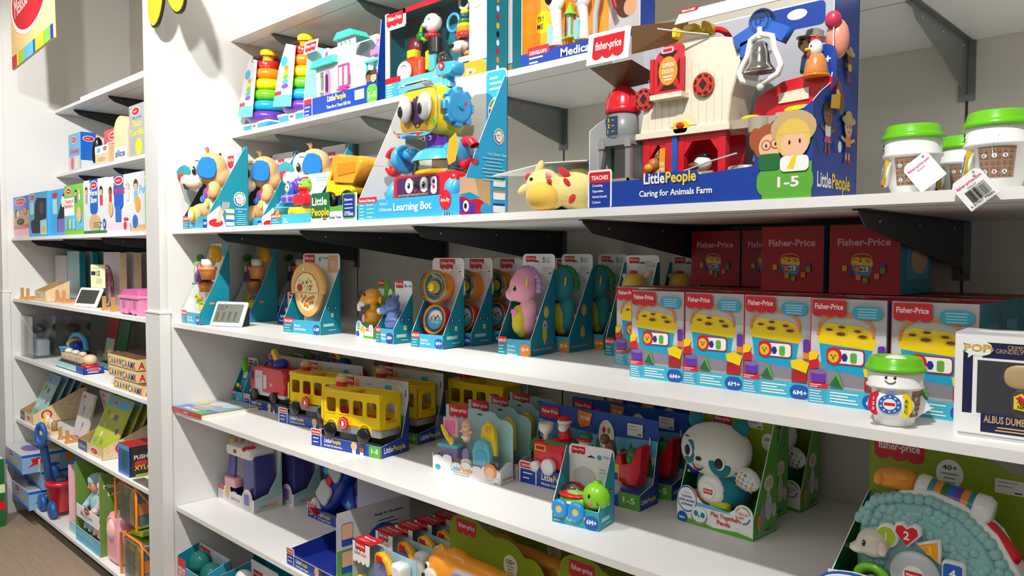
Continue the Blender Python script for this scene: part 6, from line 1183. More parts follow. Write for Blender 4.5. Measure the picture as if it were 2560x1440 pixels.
b = MB(); b.M = HX; b.ell((.036, .0135, .118), (.0045, .003, .008), 'p_black', None, 12); b.ell((.035, .0105, .121), (.0014, .001, .002), 'white', None, 8); b.build('eye', hd)
b = MB(); b.M = HX; b.ell((.076, .02, .112), (.011, .008, .018), 'p_creamy', None, 14); b.build('ear', hd)
b = MB(); P = [(.07, .185), (.1, .212), (.15, .222), (.2, .21), (.25, .17), (.285, .11), (.31, .05)]; Q = [(.285, .04), (.262, .095), (.228, .142), (.185, .175), (.14, .187), (.1, .183), (.075, .178)]; b.prism(P+Q, .05, 'p_white', T(0, .058, 0), bev=.003); ar = b.build('white_arch', t)
X = T(.12, .085, .218) @ RY(100) @ T(0, 0, 0); b = MB(); b.lathe([(0, 0), (.022, 0), (.026, .004), (.026, .018), (.022, .022)], 'p_white', 24, X); b.build('roller_mount', ar)
b = MB(); b.lathe([(.022, .09), (.026, .094), (.026, .112), (.02, .12), (0, .12)], 'p_white', 24, X); b.build('roller_mount', ar)
b = MB()
for i, m in enumerate(('p_teal', 'p_orange', 'dgreen', 'p_blue', 'p_purple', 'p_orange', 'p_teal')): b.lathe([(.0235, .02+i*.0105), (.0235, .0305+i*.0105)], m, 24, X)
ro = b.build('striped_roller', ar)
b = MB(); b.rbox(0, .075, 0, .022, 0, .03, .014, 'p_red', T(.215, .062, .172) @ RY(48), bev=.008); b.build('red_slider', ar)
b = MB(); b.ell((.085, .085, .226), (.035, .026, .018), 'p_orange2', None, 16, .7); b.ell((.062, .065, .226), (.009, .012, .013), 'p_orange2'); b.ell((.1, .064, .236), (.014, .010, .008), 'p_orange2'); b.build('orange_snail', ar)
X = T(.134, .04, .078) @ RX(90); b = MB(); b.lathe([(0, 0), (.04, 0), (.041, .006), (.038, .010), (0, .011)], 'p_lgrey', 36, X); ds = b.build('music_disc', bd)
b = MB(); b.cyl(.0175, .010, .0122, 'p_white', X); F = Face(b, (0, 0, .0122), (1, 0, 0), (0, 1, 0), X); F.logo_lc(-.014, -.004, .028, 'p_red'); b.build('printed_logo', ds)
heart = [(0, -.018), (.018, .003), (.016, .013), (.008, .016), (0, .010), (-.008, .016), (-.016, .013), (-.018, .003)]
for x, z, ch, shp, m, tc in ((.089, .136, '1', circ(0, 0, .015, .017, 18), 'lime2', 'cream'), (.122, .146, '2', heart, 'p_red', 'white'), (.158, .13, '3', [(-.018, .004), (.012, .016), (.014, -.018)], 'p_orange2', 'p_yellow'), (.194, .1, '4', rrect(-.014, -.015, .028, .03, .005), 'p_blue', 'white')):
    b = MB(); big = [(p[0]*1.25, p[1]*1.25) for p in shp]; b.prism(big, .02, 'p_white', T(x, .027, z), bev=.004, smooth=True); b.prism(shp, .003, m, T(x, .0255, z)); F = Face(b, (x, .0255, z), (1, 0, 0), (0, 0, 1)); F.text(ch, 0, -.007, .014, tc, 'c'); b.build('number_button', bd)
b = MB(); b.torus(.024, .009, 'p_lime2', T(.065, .03, .05) @ RX(90)); gr = b.build('green_ring', t)
b = MB(); b.cyl(.016, -.004, .006, 'p_grey', T(.068, .03, .045) @ RX(90), 24); b.ell((.09, .028, .025), (.02, .012, .014), 'p_aqua', None, 10, .7); b.build('ring_hub', gr)
b = MB(); b.ell((0, 0, 0), (.018, .007, .008), 'p_purple', T(.288, .05, .1) @ RY(35)); b.build('purple_peg', bd)
for i, m in enumerate(('p_sky', 'p_green', 'p_orange2')): b = MB(); b.torus(.02, .0035, m, T(.306+i*.007, .045, .075-i*.006) @ RZ(25) @ RY(70)); b.build('bead_ring', bd)
# ================================================================ narrow second shelf of the near bay
def rings(label, loc, rz):
    t = thing('ring_stacker', label, 'stacking toy', loc, rz, 'rainbow ring stackers')
    b = MB(); b.prism([(-.094, .03), (-.07, .008), (-.03, 0), (.03, 0), (.07, .008), (.094, .03), (.094, .036), (-.094, .036)], .11, 'p_sky2', T(0, -.055, 0), bev=.004, smooth=True); b.rbox(-.094, .094, -.056, .056, .034, .043, .004, 'p_white'); b.prism(rrect(-.018, .008, .036, .03, .014), .004, 'p_white', T(0, -.0585, 0)); F = Face(b, (0, -.0585, 0), (1, 0, 0), (0, 0, 1)); F.rr(-.010, .022, .02, .008, .002, 'red'); b.build('rocking_base', t)
    z = .043
    for m, r, hh in (('p_purple', .08, .042), ('p_cyan', .074, .045), ('p_green', .069, .045), ('p_yellow', .065, .045), ('p_orange', .061, .044), ('p_red', .055, .03)):
        b = MB(); hr = hh/2; b.lathe([(r-hr*1.1, 0)]+[(r-hr*.9+hr*.9*math.sin(math.radians(a)), hr-hr*math.cos(math.radians(a))) for a in range(15, 180, 15)]+[(r-hr*1.1, hh)], m, 36, T(0, 0, z)); b.build('ring', t); z += hh
    b = MB(); b.lathe([(.018, 0), (.02, .02), (.028, .03), (.028, .048), (.02, .055), (0, .056)], 'p_yellow', 24, T(0, 0, z)); b.build('yellow_knob', t)
    b = MB(); b.lathe([(.06, -.03), (.061, 0), (.054, .018), (.03, .028)], 'clear', 30, T(0, 0, z)); b.build('clear_dome', t)
    b = MB(); X = T(0, -.083, .07) @ RX(-6); b.prism([(-.075, 0), (.035, -.015), (.03, .22), (-.03, .24), (-.06, .15)], .0012, 'lgrey', X); F = Face(b, (0, 0, 0), (1, 0, 0), (0, 0, 1), X); F.poly([(-.074, .001), (.034, -.014), (.034, .03), (-.071, .045)], 'sky'); F.rr(-.07, .04, .04, .015, .003, 'red'); F.ell(-.03, .17, .02, .02, 'lteal')
    for i, m in enumerate(('p_purple', 'p_sky', 'p_green', 'p_yellow', 'p_orange')): F.ell(-.012, .07+i*.018, .02-i*.002, .009, m)
    F.rect(.008, .1, .02, .03, 'white'); b.build('card_sleeve', t); return t
r1 = rings('rainbow ring stacker nearest the divider wall, fully visible rocking base', (-3.006, 1.635, S3T), 0); r1.scale = (1.14, 1.14, 1)
dup(r1, (-2.695, 1.625, S3T), 3, 'rainbow ring stacker between its twin and the white toy house')
# ---- toy house gift set
w, d, h, lip = .455, .11, .275, .066
t = thing('toy_house_pack', 'blue boxed white toy cafe with mint roofs and pink door', 'toy playset', (-2.572, 1.540, S3T), 0)
tray(t, w, d, h, lip, 'box_blue', 'ice', prof=[(0, 0), (d, 0), (d, h), (.02, h), (0, lip)], backm='bgrey', front=lambda F: (F.rect(0, 0, w, lip, 'box_blue'), F.rr(0, 0, .06, lip*1.1, .005, 'white'), F.rect(.003, 0, .053, lip*.75, 'royal'), F.rr(.003, lip*.74, .053, lip*.28, .003, 'p_red'), F.lines(.01, lip*.55, .035, 3, .014, 'white', .004), F.lp(.16, lip*.62, .12), F.text('Time for a Treat Gift Set', .155, lip*.25, .0105, 'white', w=.15), F.rect(.33, lip*.35, .055, lip*.5, 'sticker'), F.rr(.4, -.0, .06, lip*.95, .02, 'green'), F.text('1-5', .412, lip*.3, .018, 'white', w=.038), kid(F, .415, lip*1.35, .02, 'black', 'dskin'), kid(F, .44, lip*1.3, .02, 'hair', 'skin')), fpoly=[(0, 0), (w, 0), (w, .11), (.41, .11), (.395, lip), (.06, lip), (.06, lip*1.1), (0, lip*1.1)])
b = MB(); X = T(0, 0, .235) @ RX(-10); b.prism([(0, 0), (.09, 0), (.09, .045), (0, .05)], .0015, 'white', X); F = Face(b, (0, 0, 0), (1, 0, 0), (0, 0, 1), X); F.logo(.01, .013, .07, 'p_red'); b.build('header_sign', t)
b = MB(); ws = [(.075, .105, .09, .15), (.12, .15, .07, .16)]
windowed(b, .055, .195, .03, .185, ws, .02, .006, 'p_white'); windowed(b, .195, .31, .03, .185, [(.22, .275, .085, .155)], .02, .006, 'p_white'); windowed(b, .195, .3, .185, .262, [(.21, .224, .2, .245), (.236, .25, .2, .245), (.262, .276, .2, .245)], .02, .006, 'p_white'); b.box(.055, .31, .026, .09, .03, .04, 'p_white'); b.box(.304, .31, .026, .09, .03, .185, 'p_white'); b.box(.055, .06, .026, .09, .03, .185, 'p_white'); hs = b.build('house_front', t)
b = MB(); b.prism([(.045, .175), (.2, .178), (.19, .205), (.06, .2)], .03, 'p_mint', T(0, .0, 0), bev=.004)
for i in range(8): b.ell((.055+i*.018, .0, .178), (.009, .006, .006), 'p_mint', None, 10)
b.build('mint_awning', hs)
b = MB(); b.prism([(.185, .258), (.315, .258), (.29, .282), (.21, .282)], .075, 'p_mint', T(0, .005, -.006), bev=.004); b.build('mint_roof', hs)
b = MB(); b.prism(circ(.125, .215, .03, .026, 18, 0, 180)+[(.095, .2), (.155, .2)], .008, 'p_white', T(0, .02, 0)); F = Face(b, (0, .02, 0), (1, 0, 0), (0, 0, 1)); F.ell(.125, .217, .022, .018, 'lgrey'); F.ell(.125, .217, .01, .012, 'hotpink'); b.build('round_gable', hs)
b = MB(); b.prism([(.12, .03), (.152, .03), (.152, .13), (.147, .155), (.136, .162), (.125, .155), (.12, .13)], .005, 'p_pink', T(0, .013, 0)); F = Face(b, (0, .013, 0), (1, 0, 0), (0, 0, 1)); F.rr(.127, .08, .018, .065, .008, 'dark'); b.build('pink_door', hs)
b = MB()
for x in (.208, .24): b.rbox(x, x+.034, .012, .017, .08, .165, .002, 'p_hot'); F = Face(b, (0, .012, 0), (1, 0, 0), (0, 0, 1)); F.rect(x+.006, .09, .022, .065, 'p_lpink')
b.rbox(.215, .26, .0, .02, .07, .078, .003, 'p_hot'); b.build('pink_shutter', hs)
b = MB(); b.lathe([(0, 0), (.014, 0), (.012, .03), (0, .035)], 'p_pink', 14, T(.39, .06, .19)); b.ell((.39, .055, .235), (.012, .012, .013), 'skin'); b.ell((.39, .06, .243), (.013, .012, .010), 'hair'); b.build('figure', t)
b = MB(); b.rbox(.33, .40, .03, .09, .06, .1, .01, 'p_lavl'); b.rbox(.34, .42, .03, .09, .15, .158, .003, 'p_mint'); b.box(.345, .35, .035, .04, .1, .15, 'p_mint'); b.rbox(.36, .42, .04, .08, .175, .195, .004, 'p_pink'); b.build('pink_cart', t)
# ---- gift sets with window
def gift(label, loc, full=True):
    w, d, h = .472, .085, .27
    t = thing('rattle_gift_set', label, 'gift set', loc, 0, 'rattle gift sets')
    b = MB(); b.box(0, w, d-.002, d, 0, h, 'tealb'); b.box(0, w, 0, d, 0, .002, 'tealb'); b.box(0, w, 0, d, h-.002, h, 'tealb'); b.box(0, .002, 0, d, 0, h, 'tealb'); b.box(w-.002, w, 0, d, 0, h, 'teal')
    b.box(0, w, -.001, .001, 0, .052, 'sky'); b.box(0, .022, -.001, .001, .05, h, 'white'); b.box(.4, w, -.001, .001, .05, h, 'white'); b.box(.02, .4, -.001, .001, h-.015, h, 'p_red'); b.prism([(.02, .215), (.1, .215), (.105, .222), (.105, h), (.02, h)], .002, 'white', T(0, -.001, 0))
    F = Face(b, (0, -.001, 0), (1, 0, 0), (0, 0, 1)); F.logo(.008, .235, .085, 'p_red'); F.rect(0, 0, .07, .05, 'lteal'); F.rr(0, .046, .08, .018, .003, 'p_red'); F.lines(.008, .04, .04, 5, .0085, 'white', .003); F.text('Tiny Take-Alongs Gift Set', .09, .03, .0075, 'white', w=.13); F.text('Kit de Regalo Clasicos', .24, .03, .0075, 'white', w=.11); F.rr(.37, 0, .1, .052, .02, 'p_orange2'); F.text('3M+', .385, .016, .018, 'white', w=.045); F.ell(.43, h-.03, .035, .04, 'cream'); F.ell(.435, h-.03, .02, .022, 'skin')
    F = Face(b, (w, 0, 0), (0, 1, 0), (0, 0, 1)); rn = ('white', 'p_orange', 'p_red', 'white', 'black', 'p_yellow', 'p_red', 'white', 'p_orange', 'p_red')
    for i, m in enumerate(rn): F.ell(d*.5, .03+i*.024, .006, .009, m)
    b.build('window_carton', t)
    if not full: return t
    b = MB(); b.rbox(.05, .15, .02, .06, .03, .12, .012, 'p_redc'); b.rbox(.085, .12, .02, .05, .12, .145, .003, 'p_yellow'); ca = b.build('toy_camera', t)
    b = MB(); b.torus(.027, .007, 'p_white', T(.085, .01, .075) @ RX(90)); b.cyl(.022, 0, .003, 'p_lgrey', T(.085, .012, .075) @ RX(90)); b.build('camera_lens', ca)
    b = MB(); b.ell((.19, .04, .215), (.033, .026, .03), 'p_white'); b.ell((.18, .018, .208), (.012, .008, .01), 'p_white'); b.ell((.178, .011, .214), (.004, .003, .003), 'black'); b.ell((.165, .04, .24), (.01, .006, .01), 'p_grey'); b.ell((.216, .04, .238), (.01, .006, .01), 'p_black'); b.ell((.2, .015, .22), (.0025, .002, .003), 'black'); b.lathe([(0, .165), (.026, .168), (.026, .178), (0, .186)], 'p_red', 20, T(.19, .04, 0)); b.cyl(.024, .12, .166, 'p_black', T(.2, .045, 0)); b.build('bear_rattle', t)
    b = MB(); b.torus(.026, .006, 'p_green', T(.145, .05, .2) @ RX(90)); b.torus(.026, .005, 'p_sky', T(.275, .05, .2) @ RX(90)); b.build('link_ring', t)
    b = MB(); b.ell((.085, .055, .16), (.03, .02, .035), 'p_redd'); b.ell((.115, .05, .19), (.016, .01, .016), 'p_dgreen'); b.build('apple_teether', t)
    b = MB(); b.rbox(.175, .21, .03, .05, .06, .14, .012, 'p_aqua2'); b.rbox(.17, .182, .025, .04, .07, .13, .004, 'p_yellow'); b.build('blue_key', t)
    b = MB(); z = .145
    for m, r in (('p_red', .032), ('p_orange', .028), ('p_yellow', .026), ('p_dgreen', .023), ('p_navy', .02), ('p_yellow', .016)): b.torus(r-.008, .008, m, T(.34, .04, z)); z += .014
    b.torus(.022, .005, 'p_white', T(.335, .04, z+.02) @ RX(90)); b.build('bee_rattle', t)
    b = MB(); b.ell((.325, .03, .115), (.036, .022, .018), 'p_white'); b.ell((.31, .01, .116), (.017, .003, .007), 'p_black'); b.build('white_rattle', t)
    for x, z in ((.255, .085), (.365, .1)): b = MB(); b.ell((x, .03, z), (.028, .024, .03), 'clear'); b.ell((x, .03, z-.012), (.016, .014, .01), 'p_orange2'); b.rbox(x-.03, x+.03, .012, .05, z-.04, z-.022, .006, 'p_white'); b.ell((x-.035, .03, z-.03), (.014, .016, .016), 'p_red'); b.ell((x+.035, .03, z-.03), (.014, .016, .016), 'p_red'); b.build('clear_ball_roller', t)
    b = MB(); b.box(.024, .4, .0015, .002, .055, h-.016, 'film'); b.build('window', t); return t
gift('rattle gift set with toy camera and bear behind a window, above the robot', (-2.058, 1.532, S3T))
gift('second rattle gift set, teal side showing just right of the first', (-2.048, 1.625, S3T), False)
# ---- orange kit
w, d, h, lip = .385, .06, .28, .035
t = thing('care_kit_pack', 'orange backed care kit with white thermometer and syringe, half hidden by the barn box', 'toy kit', (-1.452, 1.532, S3T), 0)
tray(t, w, d, h, lip, 'box_blue', 'p_orange2', prof=[(0, 0), (d, 0), (d, h), (0, h)], backm='p_orange2', front=lambda F: (F.rect(0, 0, w, lip, 'box_blue'), F.rr(.025, lip*.75, .075, .022, .003, 'p_red'), F.text('DEVELOPS', .032, lip*.82, .009, 'white', w=.06), F.lines(.03, lip*.5, .05, 2, .012, 'white', .004), F.text('Medical', .14, lip*.2, .02, 'white', w=.1)),
     back=lambda F: (F.rr(-.0, .1, .055, .06, .02, 'p_yellow'), F.text('TRY', .005, .133, .014, 'black', w=.026), F.text('ME', .005, .113, .014, 'black', w=.022), F.rect(.25, 0, .135, h, 'lgrey'), F.ell(.3, .12, .03, .035, 'hair'), F.ell(.315, .11, .02, .022, 'skin'), F.ell(.37, .12, .02, .02, 'tan'), F.text('Thomp Thomp', .33, .16, .008, 'navy', w=.045)))
for x, z, s in ((.1, .17, 1), (.19, .155, .85)):
    b = MB(); b.ell((x, .025, z), (.03*s, .018, .038*s), 'p_white'); b.tube([(x, .025, z-.03*s), (x+.005, .025, .1), (x+.005, .025, .045)], [.016*s, .014*s, .018*s], 'p_white'); b.ell((x-.01, .008, z), (.014*s, .004, .018*s), 'p_black' if s == 1 else 'p_lgrey'); b.rbox(x-.016, x+.003, .008, .03, .04, .1, .008, 'p_aqua'); b.build('thermometer' if s == 1 else 'ear_scope', t)
b = MB(); b.cyl(.014, .06, .12, 'clear', T(.145, .03, 0)); b.cyl(.006, .06, .12, 'p_aqua', T(.145, .03, 0)); b.lathe([(.018, .118), (.01, .13), (.003, .15), (0, .15)], 'p_lime', 16, T(.145, .03, 0)); b.ell((.145, .03, .06), (.028, .012, .006), 'p_lime'); b.build('syringe', t)
b = MB(); b.rbox(.06, .11, .01, .05, .215, .25, .01, 'p_aqua'); b.build('cap', t); b = MB(); b.ell((.22, .02, .225), (.035, .01, .028), 'p_lime'); b.tube([(.13, .02, .27), (.14, .02, .21), (.165, .02, .19), (.2, .02, .21)], .005, 'p_white'); b.build('leaf_paddle', t)
b = MB(); b.tube([(.235, .02, .02), (.24, .015, .1), (.26, .015, .18), (.29, .02, .25)], .007, 'p_lgrey'); b.tube([(.3, .02, .1), (.275, .02, .17), (.27, .02, .25)], .006, 'dred'); b.build('stethoscope_tube', t)
# ================================================================ sixth shelf of the near bay
def tent(label, loc, rz):
    w, d, h, lip = .285, .125, .29, .05
    t = thing('carry_tent_pack', label, 'toy playset', loc, rz, 'purple carry tent packs')
    tray(t, w, d, h, lip, 'p_aquab', 'teal', prof=[(0, 0), (d, 0), (d, h), (d*.9, h*.5), (d*.5, h*.22), (0, lip)], front=lambda F: (F.rect(0, 0, w, lip, 'p_lpinkw'), F.rr(0, lip*.9, w*.16, lip*.4, .003, 'p_red'), F.lines(.005, lip*.75, w*.12, 4, .009, 'lteal', .003), F.lp(w*.36, lip*.4, w*.26, 'lteal', 'p_orange2'), F.ell(w*.26, lip*.95, w*.05, lip*.6, 'blond'), F.rr(w*.68, .004, w*.26, lip*1.3, .02, 'lgrey'), F.rr(w*.74, .02, w*.14, lip*.9, .01, 'violet')), fpoly=[(0, 0), (w, 0), (w, lip)]+circ(w*.82, lip*1.0, w*.13, lip*.7, 8, 0, 180)+[(w*.6, lip*.8)]+circ(w*.46, lip*.8, w*.1, lip*.3, 6, 0, 180)+circ(w*.26, lip*1.2, w*.08, lip*.5, 6, 0, 180)+[(w*.16, lip*1.3), (0, lip*1.3)], frontm='p_lpinkw', right=lambda F: (F.poly([(0, 0), (d, 0), (d, lip*1.1), (d*.6, lip*.8), (0, lip*.7)], 'lgrey'), F.lp(d*.2, lip*.25, d*.65, 'lteal', 'p_orange2')), back=lambda F: F.logo(.02, h*.85, .07))
    for x0, x1, k in ((.03, .1, -1), (.175, .26, 1)):
        b = MB(); b.prism([(x0 if k > 0 else x0-.0, .03), (x1, .03), (x1 if k > 0 else x1+.015, .215), (x0 if k > 0 else x0+.04, .215)], .09, 'p_indigo', T(0, .015, 0), bev=.006); b.build('tent_side', t)
    b = MB(); b.rbox(.055, .255, .005, .11, .2, .24, .012, 'p_white'); b.ell((.2, .03, .235), (.03, .03, .012), 'p_red'); b.rbox(.12, .14, .002, .008, .212, .226, .003, 'red'); tp = b.build('white_top', t)
    b = MB(); b.tube([(.09, .05, .235), (.1, .05, .27), (.13, .05, .282), (.17, .05, .278), (.185, .05, .262), (.19, .05, .235)], .008, 'p_lpink'); b.build('pink_handle', tp)
    b = MB(); b.rbox(.055, .14, -.002, .045, .07, .105, .003, 'p_lpink'); b.build('pink_bed', t)
    b = MB(); b.rbox(.095, .18, .02, .03, .1, .2, .004, 'haze'); b.cyl(.03, .11, .118, 'p_cream', T(.14, .06, 0)); b.build('clear_door', t); b = MB(); b.ell((.035, .05, .24), (.016, .014, .016), 'blond'); b.build('figure', t); return t
te = tent('front purple carry tent toy with pink handle, nearest the divider wall', (-3.092, 1.436, S7), 2)
dup(te, (-3.05, 1.59, S7), 1, 'second purple carry tent pack behind the front one')
def plane(label, loc, rz, w=.35, d=.16, tall=False):
    h, lip = .235, .045
    t = thing('toy_airplane_pack', label, 'toy airplane', loc, rz, 'blue toy airplane packs')
    def right(F):
        if tall:
            F.rect(0, 0, d, h, 'lgrey'); F.poly([(0, 0), (d*.35, 0), (d*.2, h*.5), (0, h*.5)], 'green')
            for k in range(2): F.rr(d*.06, h*(.18+.36*k), d*.15, h*.3, .006, 'p_blue3'); F.rr(d*.065, h*(.27+.36*k), d*.14, h*.2, .004, 'skin')
            F.ell(d*.6, h*.45, d*.22, h*.26, 'p_blue'); F.text('Ready for the airport', d*.5, h*.82, .009, 'navy', w=d*.4); F.lines(d*.55, h*.74, d*.35, 3, .012, 'navy', .003); F.text('Ready to move fast!', d*.1, h*.05, .008, 'navy', w=d*.4)
        else: F.lp(d*.1, lip*.2, d*.8)
    tray(t, w, d, h, lip, 'box_blue', 'navy', prof=[(0, 0), (d, 0), (d, lip*1.6), (0, lip)] if tall else [(0, 0), (d, 0), (d, h*.5), (d*.6, lip), (0, lip)], front=lpfront(w, lip, 'Travel Together Airplane', 'TEACHES', age=False), frontm='box_blue', fpoly=[(0, 0), (w, 0), (w, lip*.8), (w*.155, lip*.8), (w*.15, lip*1.25), (0, lip*1.25)], back=lambda F: (F.rect(0, 0, w, h, 'bgrey'), F.poly([(w*.4, 0), (w, 0), (w, h*.5), (w*.4, h*.3)], 'green')), backm='bgrey')
    if tall: b = MB(); b.box(w, w+.002, 0, d, 0, h*.94, 'lgrey'); right(Face(b, (w+.002, 0, 0), (0, 1, 0), (0, 0, 1))); b.build('tall_side_card', t)
    X = T(w*.36, d*.35, .135) @ RX(-12) @ RY(28) if not tall else T(w*.72, d*.75, .1) @ RX(-70) @ S3(.8, .8, .8)
    b = MB(); b.ell((0, 0, 0), (.062, .045, .125), 'p_blue2', X, 24, .85); bd = b.build('fuselage', t)
    b = MB(); b.rbox(-.04, .04, -.05, -.04, .03, .085, .02, 'p_lgrey', X); b.rbox(-.042, .042, -.053, -.04, -.075, .005, .018, 'p_lgrey', X); b.rbox(-.05, -.03, -.05, -.035, .1, .115, .004, 'p_white', X); b.build('cockpit_tray', bd)
    b = MB(); b.cyl(.016, 0, .012, 'p_red', X @ T(0, -.042, .018) @ RX(90)); b.build('red_button', bd)
    for s in (-1, 1): b = MB(); b.prism([(s*.05, -.04), (s*.14, -.03), (s*.15, .0), (s*.06, .05)], .018, 'p_blue2', X @ T(0, .0, 0), bev=.005); F = Face(b, (0, 0, 0), (1, 0, 0), (0, 0, 1), X); F.rr(s*.1-.015, -.022, .03, .022, .004, 'sky'); b.build('wing', bd)
    b = MB(); b.rbox(-.07, .0, -.03, .0, -.15, -.11, .012, 'p_white', X); b.rbox(-.02, .02, -.06, -.03, -.13, -.12, .004, 'p_red', X); b.build('tail', bd)
    for i, m in enumerate(('p_black', 'p_yellow')): b = MB(); b.lathe([(0, 0), (.016, 0), (.014, .045), (0, .05)], ('p_lgrey', 'p_pink')[i], 14, T(w*.68+i*.045, d*.7, .12)); b.ell((w*.68+i*.045, d*.68, .18), (.018, .016, .016), m); b.build('figure', t)
    b = MB(); b.rbox(w*.72, w*.98, d*.2, d*.75, .06, .16, .04, 'p_blue2', bev=.02); b.build('carry_case', t); return t
plane('blue toy airplane tilted in its pack with a red button, right of the purple tents', (-2.636, 1.580, S7), 1)
plane('blue airplane pack turned sideways with tall printed grey side, at the shelf front', (-2.275, 1.285, S7), 0, .292, .28, True)
def phone(label, loc, rz):
    w, d, h = .235, .052, .185
    t = thing('pretend_laptop_pack', label, 'toy laptop', loc, rz, 'pretend laptop packs')
    b = MB(); b.box(0, w, d-.002, d, 0, h*.9, 'p_aquab'); b.box(0, .085, 0, d, h-.002, h, 'p_red'); b.box(0, .085, 0, .0015, h-.052, h, 'white'); b.box(0, .0015, 0, d, h*.2, h, 'lgrey'); b.box(0, w, 0, d, 0, .002, 'p_aquab')
    for i in range(4): b.prism(circ(.0108+i*.0212, h-.052, .0106, .012, 8, 180, 360), .0015, 'white')
    F = Face(b, (0, 0, 0), (1, 0, 0), (0, 0, 1)); F.logo_lc(.015, h-.02, .05, 'p_red'); F.lp(.01, h-.038, .062, 'lteal', 'p_orange2'); F = Face(b, (0, 0, h), (1, 0, 0), (0, 1, 0)); F.text('fisher-price', .015, .03, .009, 'white', w=.055); F.lines(.015, .018, .05, 2, .006, 'lpink', .002); b.build('card_header', t)
    b = MB(); b.rbox(.085, .215, .01, .045, 0, .15, .02, 'p_lav'); b.rbox(.17, .218, .006, .048, .08, .16, .014, 'p_white'); bd = b.build('laptop_body', t)
    b = MB(); b.tube([(.095, .02, .13), (.11, .015, .16), (.135, .012, .168), (.16, .012, .155), (.175, .01, .125)], [.008, .012, .013, .013, .011], 'p_gold3', k=12); b.ell((.178, .008, .112), (.012, .010, .016), 'p_gold3'); b.rbox(.12, .145, -.004, .004, .155, .17, .003, 'red'); b.build('yellow_giraffe_handle', bd)
    b = MB(); b.rbox(.03, .16, -.014, .004, 0, .085, .02, 'p_slate'); 
    for i in range(6):
        for j in range(4): b.ell((.045+i*.02, -.0145, .012+j*.018), (.006, .003, .005), 'p_slate', None, 8)
    b.build('blue_keyboard', bd); b = MB(); b.cyl(.012, 0, .06, 'p_sky', T(.02, .02, 0)); b.cyl(.013, .055, .075, 'p_yellow', T(.02, .02, 0)); b.build('small_bottle', t); return t
ph = phone('foremost pretend laptop pack with red topped header and yellow giraffe handle', (-1.888, 1.278, S7), 0)
for i, (x, s) in enumerate(((-1.905, 'second'), (-1.90, 'third'), (-1.895, 'fourth'), (-1.89, 'fifth and last'))): dup(ph, (x, 1.372+.071*i, S7), 0, '%s pretend laptop pack counted from the front of the row' % s)
def otter(label, loc):
    w, d, h = .37, .12, .285
    t = thing('bear_board_pack', label, 'toy board', loc, 0, 'orange bear board packs')
    tray(t, w, d, h, .03, 'dgreen', 'dgreen', prof=[(0, 0), (d, 0), (d, h*.5), (0, .03)], backm='limeb', backpoly=[(0, 0), (w, 0), (w, h*.55)]+circ(w*.86, h*.6, w*.14, h*.2, 8, 0, 110)+circ(w*.6, h*.75, w*.19, h*.15, 8, 20, 120)+circ(w*.2, h*.85, w*.2, h*.15, 8, 30, 180), frontm='limeb',
         back=lambda F: (F.logo_lc(.03, h*.83, .08), F.ell(w*.66, h*.66, .026, .03, 'white'), F.ell(w*.66, h*.66, .024, .028, 'cream'), F.text('125+', w*.66, h*.68, .011, 'dark', 'c', w=.03), F.lines(w*.66-.014, h*.65, .028, 3, .008, 'grey', .003, 'c')))
    b = MB(); b.ell((.06, .045, .15), (.06, .035, .06), 'M'); b.ell((.18, .05, .13), (.15, .03, .075), 'M', None, 24, .6); b.ell((.32, .05, .14), (.05, .035, .055), 'M'); b.ell((.11, .045, .195), (.05, .028, .025), 'M'); b.ell((.3, .045, .185), (.04, .028, .02), 'M'); b.ell((.055, .04, .212), (.012, .010, .012), 'M'); b.names = ['p_orange2']; bd = b.build('bear_body', t, mods=remesh(.005))
    b = MB(); b.rbox(.12, .27, .006, .03, .045, .18, .03, 'p_lav2', bev=.005); F = Face(b, (0, .0055, .015), (1, 0, 0), (0, 0, 1)); F.rr(.135, .04, .12, .11, .02, 'p_slate2')
    for i in range(5):
        for j in range(3): F.ell(.152+i*.021, .135-j*.02, .008, .009, 'white'); F.rect(.148+i*.021, .132-j*.02, .004, .008, ('dark', 'p_red', 'navy')[(i+j) % 3])
    b.build('screen_panel', bd)
    b = MB(); b.ell((.045, .008, .13), (.03, .014, .028), 'p_creamy'); b.ell((.03, -.006, .14), (.006, .004, .006), 'black'); hd = b.build('muzzle', bd)
    b = MB(); b.ell((.025, .014, .158), (.008, .005, .011), 'white'); b.ell((.024, .010, .157), (.005, .003, .008), 'black'); b.build('eye', bd); b = MB(); b.cyl(.008, 0, .003, 'p_red', T(.325, .018, .13) @ RX(90)); b.build('button', bd); return t
ot = otter('orange bear learning board with grey screen, right of the pretend laptops', (-1.655, 1.335, S7+.0))
dup(ot, (-1.235, 1.33, S7), 0, 'orange bear learning board, further right under the turtle pack')
dup(ot, (-1.645, 1.50, S7), 0, 'orange bear board pack directly behind the one beside the laptops')
dup(ot, (-1.22, 1.50, S7), 0, 'orange bear board pack at the back right under the turtle pack')
# ================================================================ lowest shelf of the near bay
t = thing('dome_toy_pack', 'teal open carton with two clear domed toys at the lower left corner', 'toy pack', (-3.112, 1.272, S8), 0)
tray(t, .275, .09, .315, .25, 'lteal', 'teal', prof=[(0, 0), (.09, 0), (.09, .315), (0, .285)], front=fpf('Domes', .275, .25, None), right=lambda F: F.logo(.008, .235, .07), back=lambda F: (F.rect(0, 0, .275, .315, 'lgrey'), F.logo(.01, .27, .09), F.lines(.15, .29, .1, 2, .012, 'sky', .004)), lin='teal')
for x, z in ((.1, .27), (.2, .25)): b = MB(); b.ell((x, .045, z), (.045, .04, .045), 'c_teal'); b.ell((x, .045, z-.015), (.025, .025, .02), 'p_teal'); b.ell((x+.02, .03, z+.015), (.008, .008, .008), 'p_yellow'); b.build('domed_toy', t)
t = thing('penguin_toy_pack', 'teal carton with a printed penguin, right of the domed toys', 'toy pack', (-2.735, 1.275, S8), 0)
